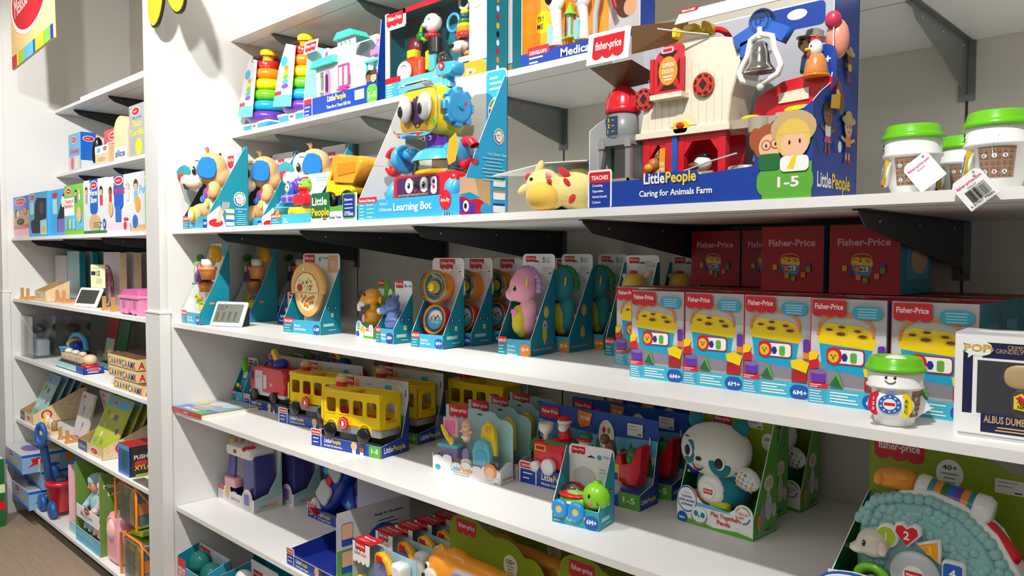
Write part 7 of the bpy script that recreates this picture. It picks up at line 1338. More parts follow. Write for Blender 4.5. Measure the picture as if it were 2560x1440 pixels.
tray(t, .21, .12, .34, .2, 'teal', 'teal', prof=[(0, 0), (.12, 0), (.12, .33), (0, .31)], right=lambda F: (F.ell(.06, .2, .028, .05, 'pnavy'), F.ell(.06, .21, .018, .03, 'white'), F.logo(.06, .29, .05), F.ell(.09, .17, .008, .014, 'p_orange')), back=lambda F: F.logo(.02, .28, .07))
b = MB(); b.rbox(.12, .2, .02, .06, .2, .33, .02, 'p_lgrey', RY(4)); b.build('ridged_grey_toy', t); b = MB(); b.ell((.06, .06, .3), (.04, .03, .03), 'p_white'); b.build('white_toy', t)
t = thing('red_dish_pack', 'dark teal pack with a red dish, behind the domed toys', 'toy pack', (-2.95, 1.45, S8), 0)
tray(t, .3, .12, .40, .1, 'teal', 'teal', back=lambda F: F.rect(0, 0, .3, .4, 'teal')); b = MB(); b.lathe([(0, 0), (.07, .01), (.08, .03), (.07, .03), (0, .02)], 'p_red', 28, T(.17, .06, .33)); b.build('red_dish', t)
t = thing('white_bird_toy_pack', 'pale pack with a white penguin shaped toy, lower left of the airplane pack', 'toy pack', (-2.47, 1.275, S8), 0)
tray(t, .22, .12, .33, .15, 'lgrey', 'lgrey', front=fpf('Penguin', .22, .15, None)); b = MB(); b.ell((.09, .05, .28), (.04, .035, .055), 'p_white'); b.ell((.075, .018, .29), (.015, .006, .02), 'p_lgrey'); b.ell((.07, .014, .3), (.004, .003, .005), 'black'); b.build('white_penguin', t)
# ================================================================ far left bay
def oval(F, x, y, rx, ry, txt=None): F.ell(x, y, rx*1.12, ry*1.2, 'white'); F.ell(x, y, rx, ry, 'md_red'); (F.text(txt, x, y-ry*.3, ry*.75, 'white', 'c', w=rx*1.5, bold=False) if txt else F.lines(x-rx*.6, y-ry*.15, rx*1.2, 1, ry*.5, 'lpink', ry*.3))
def gbox(name, label, cat, x, y, z, w, d, h, cf, cr, front=None, right=None, top=None, ct=None, rz=0, group=None):
    t = thing(name, label, cat, (x, y, z), rz, group); cbox(t, w, d, h, cf, cr, ct or cf, front=front, right=right, top=top, name='printed_carton'); return t
# second shelf
gbox('toy_kitchen_box', 'blue printed toy box at the far end of the narrow shelf with the taco box', 'toy box', -5.32, 1.545, S3T, .225, .085, .228, 'p_sky', 'p_blue', front=lambda F: (oval(F, .1, .19, .05, .018), F.rect(.0, .0, .22, .09, 'lgrey'), F.text('Cleaning', .02, .11, .03, 'p_red', w=.17), F.ell(.07, .05, .03, .04, 'p_red'), F.ell(.15, .05, .03, .04, 'cream')), right=lambda F: (oval(F, .045, .19, .03, .014), F.rect(0, 0, .085, .06, 'lgrey')))
t = thing('toy_broom_head', 'black bristle brush leaning beside the blue box on the narrow shelf', 'toy brush', (-4.98, 1.56, S3T), 0); b = MB(); b.ell((0, 0, 0), (.028, .03, .085), 'p_black', T(.03, .03, .1) @ RY(14)); b.box(.0, .06, .01, .05, 0, .03, 'p_lgrey'); b.build('brush_head', t)
gbox('red_tool_box', 'red shiny toy box leaning between black brush and wooden board', 'toy box', -4.86, 1.60, S3T, .27, .05, .21, 'p_red', 'dred', front=lambda F: (oval(F, .15, .17, .07, .02), F.lines(.04, .13, .15, 2, .03, 'lpink', .01), F.rect(0, 0, .27, .04, 'lpink')))
gbox('wooden_food_box', 'small tan box with printed wooden food in front of the red box', 'toy box', -4.80, 1.53, S3T, .22, .05, .105, 'lwood', 'tan', front=lambda F: (F.rect(0, .06, .22, .045, 'white'), oval(F, .16, .085, .03, .012), F.ell(.06, .08, .03, .014, 'sky'), F.ell(.1, .03, .06, .012, 'tan')))
t = thing('pretend_sandwich_box', 'clear pack of wooden sandwich pieces left of the arched board', 'toy food', (-4.60, 1.59, S3T), 0); b = MB(); b.box(0, .1, 0, .05, 0, .17, 'haze'); b.build('clear_pack', t)
for z, m in ((.03, 'tan'), (.05, 'lwood'), (.075, 'dred'), (.1, 'tan')): b = MB(); b.ell((.05, .02, z), (.035, .02, .01), m); b.build('food_piece', t)
t = thing('arched_wooden_board', 'pale arched wooden slicing board box reading slice', 'toy food', (-4.50, 1.53, S3T), 0); b = MB(); b.prism([(0, 0), (.19, 0), (.19, .15)]+circ(.095, .15, .095, .085, 16, 0, 180)+[(0, .15)], .05, 'lwood', bev=.002); F = Face(b, (0, 0, 0), (1, 0, 0), (0, 0, 1)); F.rect(0, 0, .19, .07, 'lgrey'); F.text('slice', .02, .02, .035, 'navy', w=.14); b.build('board', t)
gbox('taco_set_box', 'grey box reading Taco Tortilla with a yellow shell, beside the divider', 'toy food', -4.30, 1.54, S3T, .22, .09, .27, 'grey', 'slate', front=lambda F: (F.rect(0, 0, .22, .27, 'grey'), oval(F, .09, .235, .05, .02), F.text('Fill & Fold', .05, .195, .014, 'teal', w=.12), F.text('Taco', .04, .155, .035, 'yellow', w=.13), F.text('Tortilla', .01, .11, .032, 'yellow', w=.19), F.ell(.13, .05, .045, .045, 'yellow')), right=lambda F: F.rect(0, 0, .09, .27, 'slate'))
# eye level shelf boxes
G = 'printed boxes on the eye level shelf of the far bay'
gbox('toy_pan_box', 'blue and tan box with a printed black pan, leftmost on the eye level shelf', 'toy box', -5.50, 1.285, S4, .325, .07, .245, 'p_blue', 'p_sky', front=lambda F: (F.rect(0, 0, .325, .245, 'p_blue'), F.rect(0, 0, .325, .16, 'tan'), F.rect(0, 0, .325, .05, 'lpink'), F.poly([(0, .05), (.325, .06), (.325, .08), (0, .07)], 'p_red'), oval(F, .15, .215, .11, .018, 'Melissa & Doug'), F.ell(.25, .155, .045, .025, 'p_red'), F.text('22', .25, .15, .02, 'yellow', 'c', w=.05), F.ell(.15, .095, .08, .02, 'black'), F.ell(.15, .1, .06, .012, 'slate'), F.ell(.1, .14, .03, .02, 'cream'), F.rect(.04, .12, .03, .05, 'dgreen')), group=G)
t = gbox('appliance_box', 'light blue box with a dark cut-out window, second from left at eye level', 'toy box', -5.165, 1.285, S4, .355, .12, .25, 'p_sky', 'p_sky', front=lambda F: (F.rect(0, 0, .355, .25, 'p_sky'), F.poly([(.03, .05), (.06, .02), (.21, .02), (.21, .09), (.33, .1), (.34, .21), (.16, .22), (.12, .19), (.1, .1), (.03, .09)], 'black'), F.ell(.25, .16, .05, .035, 'slate'), oval(F, .07, .225, .05, .015), F.rect(.02, .13, .08, .07, 'ice'), F.rect(.22, .01, .12, .08, 'ice'), F.ell(.28, .04, .03, .02, 'gold')), right=lambda F: (F.ell(.06, .14, .04, .012, 'navy'), F.ell(.06, .06, .035, .03, 'md_red')), group=G)
gbox('appliance_box', 'second light blue box with a dark window, just left of the green box', 'toy box', -4.79, 1.30, S4, .27, .10, .25, 'p_sky', 'p_blue', front=lambda F: (F.rect(0, 0, .27, .25, 'p_sky'), F.poly([(.1, .02), (.26, .02), (.26, .23), (.2, .22), (.14, .14), (.1, .1)], 'black'), F.ell(.2, .18, .03, .03, 'cream'), F.rect(.02, .12, .08, .08, 'ice'), F.ell(.06, .22, .05, .015, 'md_red'), F.rect(.11, .02, .15, .07, 'violet')), group=G)
def person2(F, x, y, s, hair, skin, shirt):
    F.rr(x-s*.8, y-s*3, s*1.6, s*2.4, s*.4, shirt); kid(F, x, y, s, hair, skin)
def imag(x, w, h, label, name, cols, txt, ps, frnt): gbox(name, label, 'toy box', x, 1.285, S4, w, .09, h, 'lgrey', 'white', front=frnt, group=G)
imag(-4.515, .305, .255, 'green and white box reading Changing and Bathtime play set', 'doll_care_box', 0, 0, 0, lambda F: (F.rect(0, 0, .305, .255, 'lgreen'), F.rect(0, .03, .305, .08, 'sky'), F.rect(0, .1, .16, .09, 'white'), F.text('Changing &', .01, .165, .02, 'p_red', w=.14), F.text('Bathtime', .01, .14, .02, 'p_red', w=.13), oval(F, .075, .225, .04, .016), person2(F, .19, .21, .016, 'black', 'skin', 'p_purple'), person2(F, .25, .215, .014, 'tan', 'lpink', 'cream'), F.ell(.24, .1, .035, .04, 'p_tan'), F.rr(.04, .03, .02, .06, .005, 'lime2'), F.rr(.09, .03, .02, .05, .005, 'cream'), F.rr(.15, .03, .025, .05, .005, 'ice')))
imag(-4.205, .32, .262, 'white box reading Horse Show with two children, at eye level', 'horse_show_box', 0, 0, 0, lambda F: (F.rect(0, 0, .32, .262, 'lgrey'), F.rect(.09, .12, .11, .142, 'blue'), F.ell(.145, .12, .055, .03, 'blue'), oval(F, .145, .235, .045, .017), F.text('Horse', .095, .185, .028, 'white', w=.1), F.text('Show', .1, .15, .028, 'white', w=.09), person2(F, .04, .21, .02, 'hair', 'skin', 'grey'), person2(F, .25, .2, .022, 'black', 'skin', 'p_red'), F.ell(.16, .05, .08, .045, 'tan'), F.lines(.14, .05, .12, 3, .01, 'dgreen', .004), F.rect(.0, 0, .32, .015, 'dgreen'), F.ell(.29, .045, .02, .025, 'blue'), F.text('25', .29, .035, .016, 'white', 'c')))
imag(-3.88, .29, .258, 'white box reading Pet Vet with a boy in a dark red shirt', 'pet_vet_box', 0, 0, 0, lambda F: (F.rect(0, 0, .29, .258, 'lgrey'), F.rect(.09, .13, .12, .128, 'blue'), F.ell(.15, .13, .06, .03, 'blue'), oval(F, .15, .235, .05, .017), F.text('Pet Vet', .085, .175, .034, 'p_red', w=.14), person2(F, .045, .19, .022, 'hair', 'dskin', 'md_red'), person2(F, .26, .2, .02, 'tan', 'lpink', 'cream'), F.rr(.11, .05, .07, .07, .006, 'p_blue'), F.rect(0, 0, .29, .045, 'lpink'), F.ell(.05, .11, .03, .035, 'tan'), F.ell(.23, .03, .02, .02, 'p_red'), F.ell(.24, .06, .03, .006, 'p_red')))
imag(-3.585, .315, .258, 'white and green box reading Pet Care, next to the divider', 'pet_care_box', 0, 0, 0, lambda F: (F.rect(0, 0, .315, .258, 'lgrey'), F.rect(.16, 0, .155, .258, 'lgreen'), oval(F, .22, .23, .05, .017), F.text('Pet Care', .1, .165, .036, 'sky', w=.2), person2(F, .06, .2, .026, 'hair', 'skin', 'sky'), F.rect(0, 0, .315, .03, 'tan'), F.ell(.08, .12, .03, .035, 'p_orange2'), F.ell(.05, .045, .03, .03, 'p_blue'), F.rr(.18, .04, .03, .07, .01, 'dgreen')))
# fourth shelf: doll packs, price display, pink box
def slab(name, label, x, y, z, w, d, h, face, side, group):
    t = thing(name, label, 'toy pack', (x, y, z), 0, group); b = MB(); b.box(0, w, 0, .003, 0, h, face); b.box(0, w, .003, d, 0, .003, side); b.box(0, w, .003, d, h-.003, h, side); b.box(w-.003, w, .003, d, 0, h, side); b.box(0, .003, .003, d, 0, h, side); F = Face(b, (0, 0, 0), (1, 0, 0), (0, 0, 1)); F.rr(w*.3, h*.5, w*.35, h*.08, .01, 'lpink'); F.rect(w*.1, h*.1, w*.8, h*.3, 'ice' if side == 'teal' else 'lpink'); b.build('pack_shell', t); return t
def easel(x, y, z, label):
    t = thing('wooden_easel', label, 'easel', (x, y, z), 0, 'small wooden easels'); b = MB(); b.box(0, .16, 0, .014, 0, .016, 'wood'); b.box(.01, .026, -.06, .12, 0, .014, 'wood'); b.box(.13, .146, -.06, .12, 0, .014, 'wood'); b.box(.012, .024, -.055, -.04, .014, .07, 'wood'); b.box(.132, .144, -.055, -.04, .014, .07, 'wood'); b.build('base', t)
for i in range(2): slab('slim_doll_pack', 'white fronted doll pack with kraft side, %s of the two at the far wall' % ['front', 'rear'][i], -5.48, 1.50+.09*i, S5+.0, .235, .05, .265, 'lgrey', 'kraft', 'slim packs on the fourth shelf')
for i in range(3): slab('slim_doll_pack', 'white fronted pack with teal side, %s of three behind the price display' % ['front', 'middle', 'rear'][i], -5.235, 1.50+.07*i, S5+.0, .215, .035, .29, 'ice', 'teal', 'slim packs on the fourth shelf')
for i in range(4): slab('slim_doll_pack', 'pale pack with beige side, %s of four above the pink box' % ['first', 'second', 'third', 'last'][i], -4.54+.0*i, 1.48+.075*i, S5+.0, .235, .035, .285, 'lpinkg', 'lwood', 'slim packs on the fourth shelf')
easel(-5.40, 1.34, S5, 'small wooden easel left of the kraft tray'); easel(-4.93, 1.40, S5, 'small wooden easel between kraft tray and price display'); easel(-4.05, 1.36, S5, 'small wooden easel under the beige sided packs')
t = thing('kraft_display_tray', 'empty light cardboard tray with sloping sides on the fourth shelf', 'tray', (-5.15, 1.30, S5), 0); tray(t, .2, .13, .12, .06, 'lwood', 'kraft', prof=[(0, 0), (.13, 0), (.13, .12), (0, .06)], frontm='lwood', backm='kraft', backpoly=[(0, 0), (.2, 0), (.2, .11), (0, .11)], front=lambda F: F.lines(.04, .035, .1, 2, .012, 'tan', .004), name='tray_body')
e2 = einkd((-4.44, 1.295, S5), 12, 'blank price display in the far bay with a pale yellow sign behind it', .2, False, .105)
b = MB(); b.prism(rrect(0, 0, .13, .12, .004), .002, 'cream2', T(.09, .045, .1)); F = Face(b, (.09, .045, .1), (1, 0, 0), (0, 0, 1)); F.text('10', .055, .06, .03, 'dark', w=.03); F.rect(.005, .065, .04, .02, 'dark'); F.lines(.02, .1, .09, 1, .005, 'grey', .003); F.lines(.05, .045, .06, 3, .01, 'grey', .003); b.build('yellow_sign', e2)
t = thing('bagged_doll', 'pink doll in a clear bag behind the yellow sign', 'doll', (-4.40, 1.42, S5), 0); b = MB(); b.ell((.03, .02, .1), (.05, .03, .12), 'haze', None, 14); b.build('clear_bag', t); b = MB(); b.ell((.04, .02, .15), (.03, .02, .05), 'p_pink'); b.ell((.0, .02, .06), (.03, .02, .05), 'lpink'); b.build('doll_dress', t)
t = thing('pink_trinket_box', 'pink carved plastic box at the front edge beside the divider', 'toy box', (-3.76, 1.29, S5), 0)
b = MB(); b.prism([(0, 0), (.02, 0), (.03, .012), (.08, .005), (.12, .018), (.16, .005), (.2, .012), (.21, 0), (.23, 0), (.23, .078), (0, .078)], .13, 'p_pinkb', bev=.002); F = Face(b, (0, 0, 0), (1, 0, 0), (0, 0, 1)); F.ell(.115, .045, .02, .028, 'p_hotl'); F.ell(.115, .045, .015, .022, 'p_pinkb'); F.rr(.03, .03, .04, .035, .004, 'p_hotl'); F.rr(.16, .03, .04, .035, .004, 'p_hotl'); bx = b.build('box_body', t)
b = MB(); b.rbox(-.006, .236, -.006, .136, .076, .088, .003, 'p_pinkb'); b.prism([(.01, .088), (.22, .088), (.205, .115), (.025, .115)], .12, 'p_hotl', T(0, .005, 0), bev=.003); b.build('lid', t)
# fifth shelf
G = 'clear plastic packs at the far wall'
for i in range(2):
    t = thing('clear_plastic_pack', '%s clear pack with grey print at the far wall' % ['nearer', 'farther'][i], 'toy pack', (-5.47+.08*i, 1.30+.17*i, S6), 0, G); b = MB(); b.box(0, .26, 0, .12, 0, .25, 'haze'); b.build('clear_shell', t); b = MB(); b.rbox(.04, .22, .03, .1, .01, .11, .01, 'lgrey'); b.ell((.13, .06, .17), (.08, .04, .03), 'slate'); F = Face(b, (0, .03, 0), (1, 0, 0), (0, 0, 1)); F.lines(.05, .1, .06, 6, .014, 'grey', .003); F.lines(.14, .1, .06, 6, .014, 'grey', .003); b.build('toy_inside', t)
t = thing('blue_handled_basket', 'light blue toy basket with an arched handle left of the block train', 'toy basket', (-4.98, 1.34, S6), 0); b = MB(); b.lathe([(.055, 0), (.07, .09), (.075, .09), (.075, .095), (0, .09)], 'p_sky', 20, T(.07, .09, 0) @ S3(1, 1, 1)); b.build('basket', t); b = MB(); b.tube([(.0, .09, .09), (.03, .09, .14), (.1, .09, .165), (.2, .09, .165), (.27, .09, .14), (.29, .09, .09)], .014, 'p_sky'); b.build('arched_handle', t); b = MB(); b.ell((.08, .09, .11), (.04, .04, .03), 'p_yellow'); b.ell((.12, .09, .1), (.05, .04, .03), 'p_blue2'); b.build('toys_inside', t)
def wtrain(x, y, label):
    t = thing('wooden_train_box', label, 'toy train', (x, y, S6), 0, 'wooden block train boxes'); w = .47
    b = MB(); b.box(0, w, 0, .1, 0, .004, 'royal'); b.box(0, w, 0, .002, 0, .035, 'ice'); b.box(w-.002, w, 0, .1, 0, .035, 'royal'); F = Face(b, (0, 0, 0), (1, 0, 0), (0, 0, 1)); F.rect(w*.75, 0, w*.25, .035, 'royal'); F = Face(b, (w, 0, 0), (0, 1, 0), (0, 0, 1)); oval(F, .05, .024, .03, .007); F.lines(.02, .008, .06, 1, .006, 'white', .004); F.rect(.0, .0, .0001, .0001, 'royal'); b.build('tray', t)
    b = MB()
    for i in range(3): b.box(.02+i*.115, .12+i*.115, .02, .08, .03, .045, 'slate')
    for i in range(7): b.cyl(.015, 0, .008, 'slate', T(.03+i*.05, .018, .022) @ RX(90), 14)
    b.build('train_chassis', t)
    for i in range(3):
        b = MB(); b.box(.025+i*.115, .115+i*.115, .022, .078, .046, .075, 'lwood'); b.build('wood_block', t)
        b = MB(); b.ell((.07+i*.115, .05, .088), (.03, .02, .014), ('cream', 'lgrey', 'lwood')[i]); b.build('wood_shape', t)
    b = MB(); b.rbox(.37, .46, .015, .085, .005, .045, .01, 'p_red'); b.ell((.415, .05, .068), (.038, .035, .03), 'lwood'); b.build('engine', t); b = MB(); b.box(.002, w-.004, .002, .003, .0, .1, 'film'); b.build('film_cover', t)
wtrain(-4.82, 1.31, 'wooden block train box with blue end panel, at the front edge'); wtrain(-4.62, 1.46, 'second wooden block train box behind the front one')
t = thing('toy_cluster_pack', 'colourful clear pack with yellow figure and blue cap, deep beside the divider', 'toy pack', (-4.0, 1.55, S6), 0); b = MB(); b.box(0, .3, 0, .1, 0, .12, 'p_brown'); b.ell((.1, .04, .14), (.05, .04, .04), 'p_yellow'); b.ell((.2, .04, .15), (.03, .03, .06), 'p_blue2'); b.ell((.25, .04, .13), (.03, .03, .03), 'p_red'); b.build('mixed_toys', t)
t = thing('leaning_puzzle_book', 'clear and red puzzle pack leaning behind the blue basket', 'toy pack', (-4.85, 1.56, S6), 0); b = MB(); b.box(0, .17, 0, .01, 0, .26, 'dred', RX(-10)); b.box(.18, .34, 0, .01, 0, .25, 'dgreen', RX(-10)); F = Face(b, (0, 0, 0), (1, 0, 0), (0, 0, 1), RX(-10)); F.rect(.02, .02, .13, .12, 'ice'); F.ell(.08, .07, .03, .04, 'yellow'); b.build('backing_card', t)
def alpha(F, w, h):
    rnd = random.Random(int(w*100)); cs = ('p_red', 'dgreen', 'blue', 'p_red', 'dgreen', 'p_blue'); F.rect(0, 0, w, h, 'cream3')
    for i in range(int(w/.035)): F.text(rnd.choice('ABCDMKW'), .006+i*.035, h*.12, h*.62, cs[i % 6], w=.03)
for i, (x, y, z, w) in enumerate(((-3.82, 1.285, 0, .33), (-4.02, 1.29, .052, .50), (-4.02, 1.295, .104, .46))):
    if i: pass
    gbox('alphabet_block_box', 'cream box with coloured letters, %s' % ['bottom one of the stack beside the divider', 'middle one of the stack', 'top one of the stack'][i], 'toy box', [-3.84, -3.92, -3.94][i], y, S6+z+.0002*i, .36, .14, .05, 'cream3', 'lgreen', front=lambda F: alpha(F, .36, .05), right=lambda F: alpha(F, .14, .05), ct='brown', group='alphabet block boxes')
# sixth shelf
def ptray(name, label, x, y, w, d, cards, cm):
    t = thing(name, label, 'puzzle tray', (x, y, S7), 0, 'kraft puzzle trays'); h = .19; tray(t, w, d, h, .055, 'lwood', 'kraft', prof=[(0, 0), (d, 0), (d, h), (d*.9, h), (0, .055)], frontm='lwood', backm='kraft', backpoly=[(0, 0), (w, 0), (w, h), (0, h)], front=lambda F: (F.rect(0, 0, w, .055, 'lwood'), F.rect(.0, .0, w*.38, .055, 'slateb'), oval(F, w*.68, .028, w*.14, .014), F.text('Disney', w*.06, .018, .016, 'white', w=w*.26, bold=False)), right=lambda F: (F.ell(d*.25, .05, .03, .028, 'md_red'), F.ell(d*.25, .05, .02, .02, 'lwood')), name='tray_body')
    for i in range(cards):
        b = MB(); X = T(.015, .05+i*.045, .02) @ RX(-24); b.prism(rrect(0, 0, w-.03, .27, .008), .006, cm, X); F = Face(b, (0, 0, 0), (1, 0, 0), (0, 0, 1), X); F.rect(.01, .215, w-.05, .045, 'sky'); oval(F, (w-.03)*.35, .238, .03, .012)
        rnd = random.Random(i+3)
        for k in range(9): F.ell(rnd.uniform(.03, w-.07), rnd.uniform(.03, .19), .018, .016, rnd.choice(('lgreen', 'p_yellow', 'ice', 'sky', 'p_purple', 'cream')), 8)
        b.build('carded_puzzle', t)
    return t
ptray('puzzle_display_tray', 'kraft tray of pale green carded puzzles at the far wall', -5.48, 1.29, .26, .30, 4, 'p_aquab'); ptray('puzzle_display_tray', 'kraft tray of bright yellow carded puzzles beside the divider', -4.42, 1.30, .36, .36, 3, 'lime3')
t = thing('wooden_bottle_set', 'low tray of small wooden bottles, between kraft tray and easel boards', 'toy food', (-5.02, 1.275, S7), 0); b = MB(); b.box(0, .2, 0, .06, 0, .022, 'lwood'); F = Face(b, (0, 0, 0), (1, 0, 0), (0, 0, 1)); F.rect(0, 0, .08, .022, 'slateb'); oval(F, .14, .011, .025, .006); b.build('tray_body', t)
for i, m in enumerate(('p_yellow', 'p_cream', 'lwood', 'p_cream', 'kraft')): b = MB(); b.lathe([(0, .02), (.015, .02), (.015, .07), (.008, .08), (.008, .1-.006*i), (0, .1-.006*i)], m, 14, T(.025+i*.037, .03, 0)); b.build('wooden_bottle', t)
for i, (x, y, h) in enumerate(((-4.72, 1.36, .24), (-4.62, 1.52, .25), (-4.46, 1.70, .27))):
    n = ['foremost pale puzzle board leaning on an easel', 'second puzzle board, tilted the other way', 'third puzzle board, pink topped, behind the second'][i]
    t = thing('puzzle_board', n, 'puzzle', (x, y, S7+.0165), 0, 'puzzle boards on easels'); X = RX(-14 if i != 1 else 12); b = MB(); b.prism(rrect(0, 0, .2, h, .006), .012, 'lpinkg', X, m2='lwood'); F = Face(b, (0, 0, 0), (1, 0, 0), (0, 0, 1), X); rnd = random.Random(i); oval(F, .05, h-.025, .025, .01)
    for k in range(10): F.ell(rnd.uniform(.03, .17), rnd.uniform(.03, h-.05), .014, .016, rnd.choice(('lpink', 'ice', 'tan', 'lgrey', 'grey')), 8)
    b.build('board', t); easel(x+.01, y-.02, S7, 'wooden easel holding the %s puzzle board' % ['foremost', 'second', 'third'][i])
gbox('xylophone_box', 'black and blue toy box with multicoloured top, front edge beside the divider', 'toy box', -3.80, 1.285, S7, .14, .13, .14, 'p_blue', 'black', front=lambda F: (F.rr(.04, .03, .07, .09, .02, 'dgreen'), F.rr(.05, .04, .03, .06, .01, 'p_blue2'), F.rect(0, .12, .14, .02, 'p_sky')), right=lambda F: (F.text('PUSH', .02, .08, .018, 'white', w=.06), F.ell(.05, .06, .03, .014, 'p_red'), F.text('XYLO', .02, .03, .02, 'yellow', w=.08)), ct='dred')
t = thing('acrylic_sign_holder', 'clear upright panel at the front edge against the divider', 'sign holder', (-3.62, 1.28, S7), 0); b = MB(); b.box(0, .2, 0, .004, 0, .28, 'film'); b.box(0, .2, 0, .05, 0, .004, 'haze'); b.build('panel', t)
# lowest shelf and floor
def mop(label, x, y, z, rz=0):
    w, d, h = .36, .46, .109
    t = thing('mop_set_box', label, 'toy box', (x, y, z), rz, 'blue cleaning set boxes')
    cbox(t, w, d, h, 'p_ltb', 'p_ltb', 'lgrey', front=lambda F: (F.rect(0, 0, w, h, 'p_ltb'), F.poly([(0, 0), (w, 0), (w, h*.12), (0, h*.3)], 'p_blue'), oval(F, w*.35, h*.8, .05, .016), F.text("Let's Sweep & Mop", w*.04, h*.42, h*.2, 'yellow', w=w*.88)), right=lambda F: (F.rect(0, h*.86, d, h*.14, 'p_blue'), F.poly([(d*.06, h*.3), (d*.12, h*.5), (d*.1, h*.75), (d*.2, h*.8), (d*.24, h*.5), (d*.14, h*.4)], 'p_red'), F.rect(d*.18, 0, .012, h*.7, 'cream'), [F.rect(d*(.3+.022*k), h*.35, .008, h*.48, 'lgrey') for k in range(6)], F.ell(d*.36, h*.3, .03, .01, 'p_blue'), F.poly([(d*.5, h*.4), (d*.6, h*.4), (d*.6, h*.8), (d*.5, h*.8)], 'p_orange')), top=lambda F: (F.ell(w*.5, d*.2, .09, .05, 'violet'), F.ell(w*.6, d*.45, .08, .06, 'tan')), name='printed_carton')
mop('bottom box of the blue cleaning set stack', -5.475, 1.235, S8+.0005); mop('middle box of the blue cleaning set stack, set back', -5.46, 1.30, S8+.1105); mop('top box of the blue cleaning set stack, sticking out over the shelf edge', -5.475, 1.205, S8+.2205)
t = thing('tree_puzzle', 'dark green wooden tree with a yellow star above the cleaning set boxes', 'wooden tree', (-5.36, 1.42, S8+.3305), 0)
b = MB(); b.prism([(0, 0), (.24, 0), (.19, .07), (.2, .07), (.14, .16), (.12, .17), (.1, .16), (.04, .07), (.05, .07)], .012, 'dgreen'); b.build('tree_board', t); b = MB(); b.prism([(.12+(.05 if i % 2 == 0 else .022)*math.sin(i*PI/5), .12+(.05 if i % 2 == 0 else .022)*math.cos(i*PI/5)) for i in range(10)], .006, 'gold', T(0, -.006, 0)); b.build('star', t)
t = thing('holiday_card_box', 'green, yellow and red printed box on the floor against the far post', 'toy box', (-5.56, 1.08, 0), 0); cbox(t, .30, .07, .40, 'lgrey', 'dgreen', front=lambda F: (F.poly([(0, .2), (.3, .2), (.2, .42), (.05, .38)], 'dgreen'), F.rect(.05, .2, .25, .05, 'cream2'), F.text('12 Days', .08, .21, .025, 'dark', w=.18), F.rect(0, .1, .3, .05, 'p_red')), right=lambda F: (F.rect(0, .1, .07, .05, 'p_red'), F.rect(0, .2, .07, .05, 'cream2')), name='printed_carton')
t = thing('cleaning_cart', 'toy cleaning cart with blue looped handle and red bucket', 'toy cart', (-5.04, 1.285, S8), 0)
b = MB(); b.tube([(.03, .05, .12), (.1, .01, .25), (.2, -.04, .44)], .022, 'p_blue4'); b.torus(.04, .013, 'p_blue4', T(.222, -.055, .5) @ RZ(20) @ RX(90) @ S3(.85, 1.35, 1)); b.rbox(-.02, .05, .03, .08, .02, .26, .012, 'p_blue4'); b.build('blue_handle', t)
b = MB(); b.lathe([(.05, .03), (.07, .18), (.078, .18), (.078, .2), (.06, .2)], 'p_red', 24, T(.13, .06, 0)); b.box(-.03, .08, .02, .03, .18, .215, 'p_red'); b.build('red_bucket', t)
for x in (-.02, .17): b = MB(); b.lathe([(0, 0), (.045, 0), (.05, .008), (.05, .025), (.04, .03), (0, .03)], 'p_blue4', 22, T(x, .02, .051) @ RX(90)); b.build('wheel', t)
b = MB(); b.rbox(.09, .17, .03, .09, .17, .22, .005, 'slate'); b.build('card_insert', t)
t = thing('doll_window_box', 'pale pink doll box left of the green doll box', 'doll box', (-4.60, 1.30, S8), 0); tray(t, .13, .2, .36, .06, 'ice', 'lpink', prof=[(0, 0), (.2, 0), (.2, .36), (0, .36)], frontm='ice', backm='lpink', lin='lpink')
b = MB(); b.ell((.08, .06, .2), (.03, .03, .04), 'skin'); b.ell((.08, .06, .12), (.03, .03, .05), 'lpink'); b.build('doll', t)
w, d, h = .37, .16, .41
t = thing('doll_window_box', 'green polka dot box with two baby dolls in striped sleepers behind a white band', 'doll box', (-4.44, 1.285, S8), 0)
tray(t, w, d, h, .075, 'sky', 'dotg', prof=[(0, 0), (d, 0), (d, h), (0, h)], frontm='sky', backm='dotg', lin='dotg', backpoly=[(0, 0), (w, 0), (w, h), (0, h)], front=lambda F: (F.lines(.03, .055, .3, 2, .012, 'ice', .005)), right=lambda F: (F.rect(0, 0, d, h, 'dotg'), F.text('Mine to', .02, .34, .02, 'white', w=.1), F.text('Love', .04, .3, .02, 'white', w=.07)))
for x, m, sk in ((.13, 'f_lblue', 'p_skin'), (.27, 'f_lpink', 'p_skin')):
    b = MB(); b.ell((x, .08, .2), (.055, .045, .07), 'M'); 
    for s in (-1, 1): b.tube([(x+s*.04, .07, .24), (x+s*.075, .05, .2), (x+s*.06, .02, .18)], [.024, .02, .017], 'M'); b.tube([(x+s*.025, .07, .15), (x+s*.035, .04, .1), (x+s*.03, .03, .07)], [.034, .03, .024], 'M')
    b.names = [m]; body = b.build('sleeper', t, mods=remesh(.005))
    b = MB(); b.ell((x, .065, .305), (.042, .04, .045), sk); b.ell((x, .026, .297), (.006, .005, .005), sk); 
    for s in (-1, 1): b.ell((x+s*.061, .01, .175), (.014, .012, .016), sk); b.ell((x+s*.016, .029, .31), (.004, .003, .005), 'black', None, 8)
    b.ell((x, .029, .283), (.008, .003, .003), 'dred', None, 8); hd = b.build('doll_head', t)
    b = MB(); b.lathe([(.044, .0), (.044, .02), (.03, .035), (0, .042)], m, 20, T(x, .068, .322)); b.build('knit_cap', hd)
b = MB(); b.box(.03, w-.01, -.004, 0, .135, .2, 'white'); F = Face(b, (0, -.004, 0), (1, 0, 0), (0, 0, 1)); oval(F, .19, .19, .04, .018); F.text('Mine to Love', .1, .155, .024, 'grey', w=.17); F.lines(.13, .147, .1, 1, .006, 'grey', .003); b.build('white_band', t)
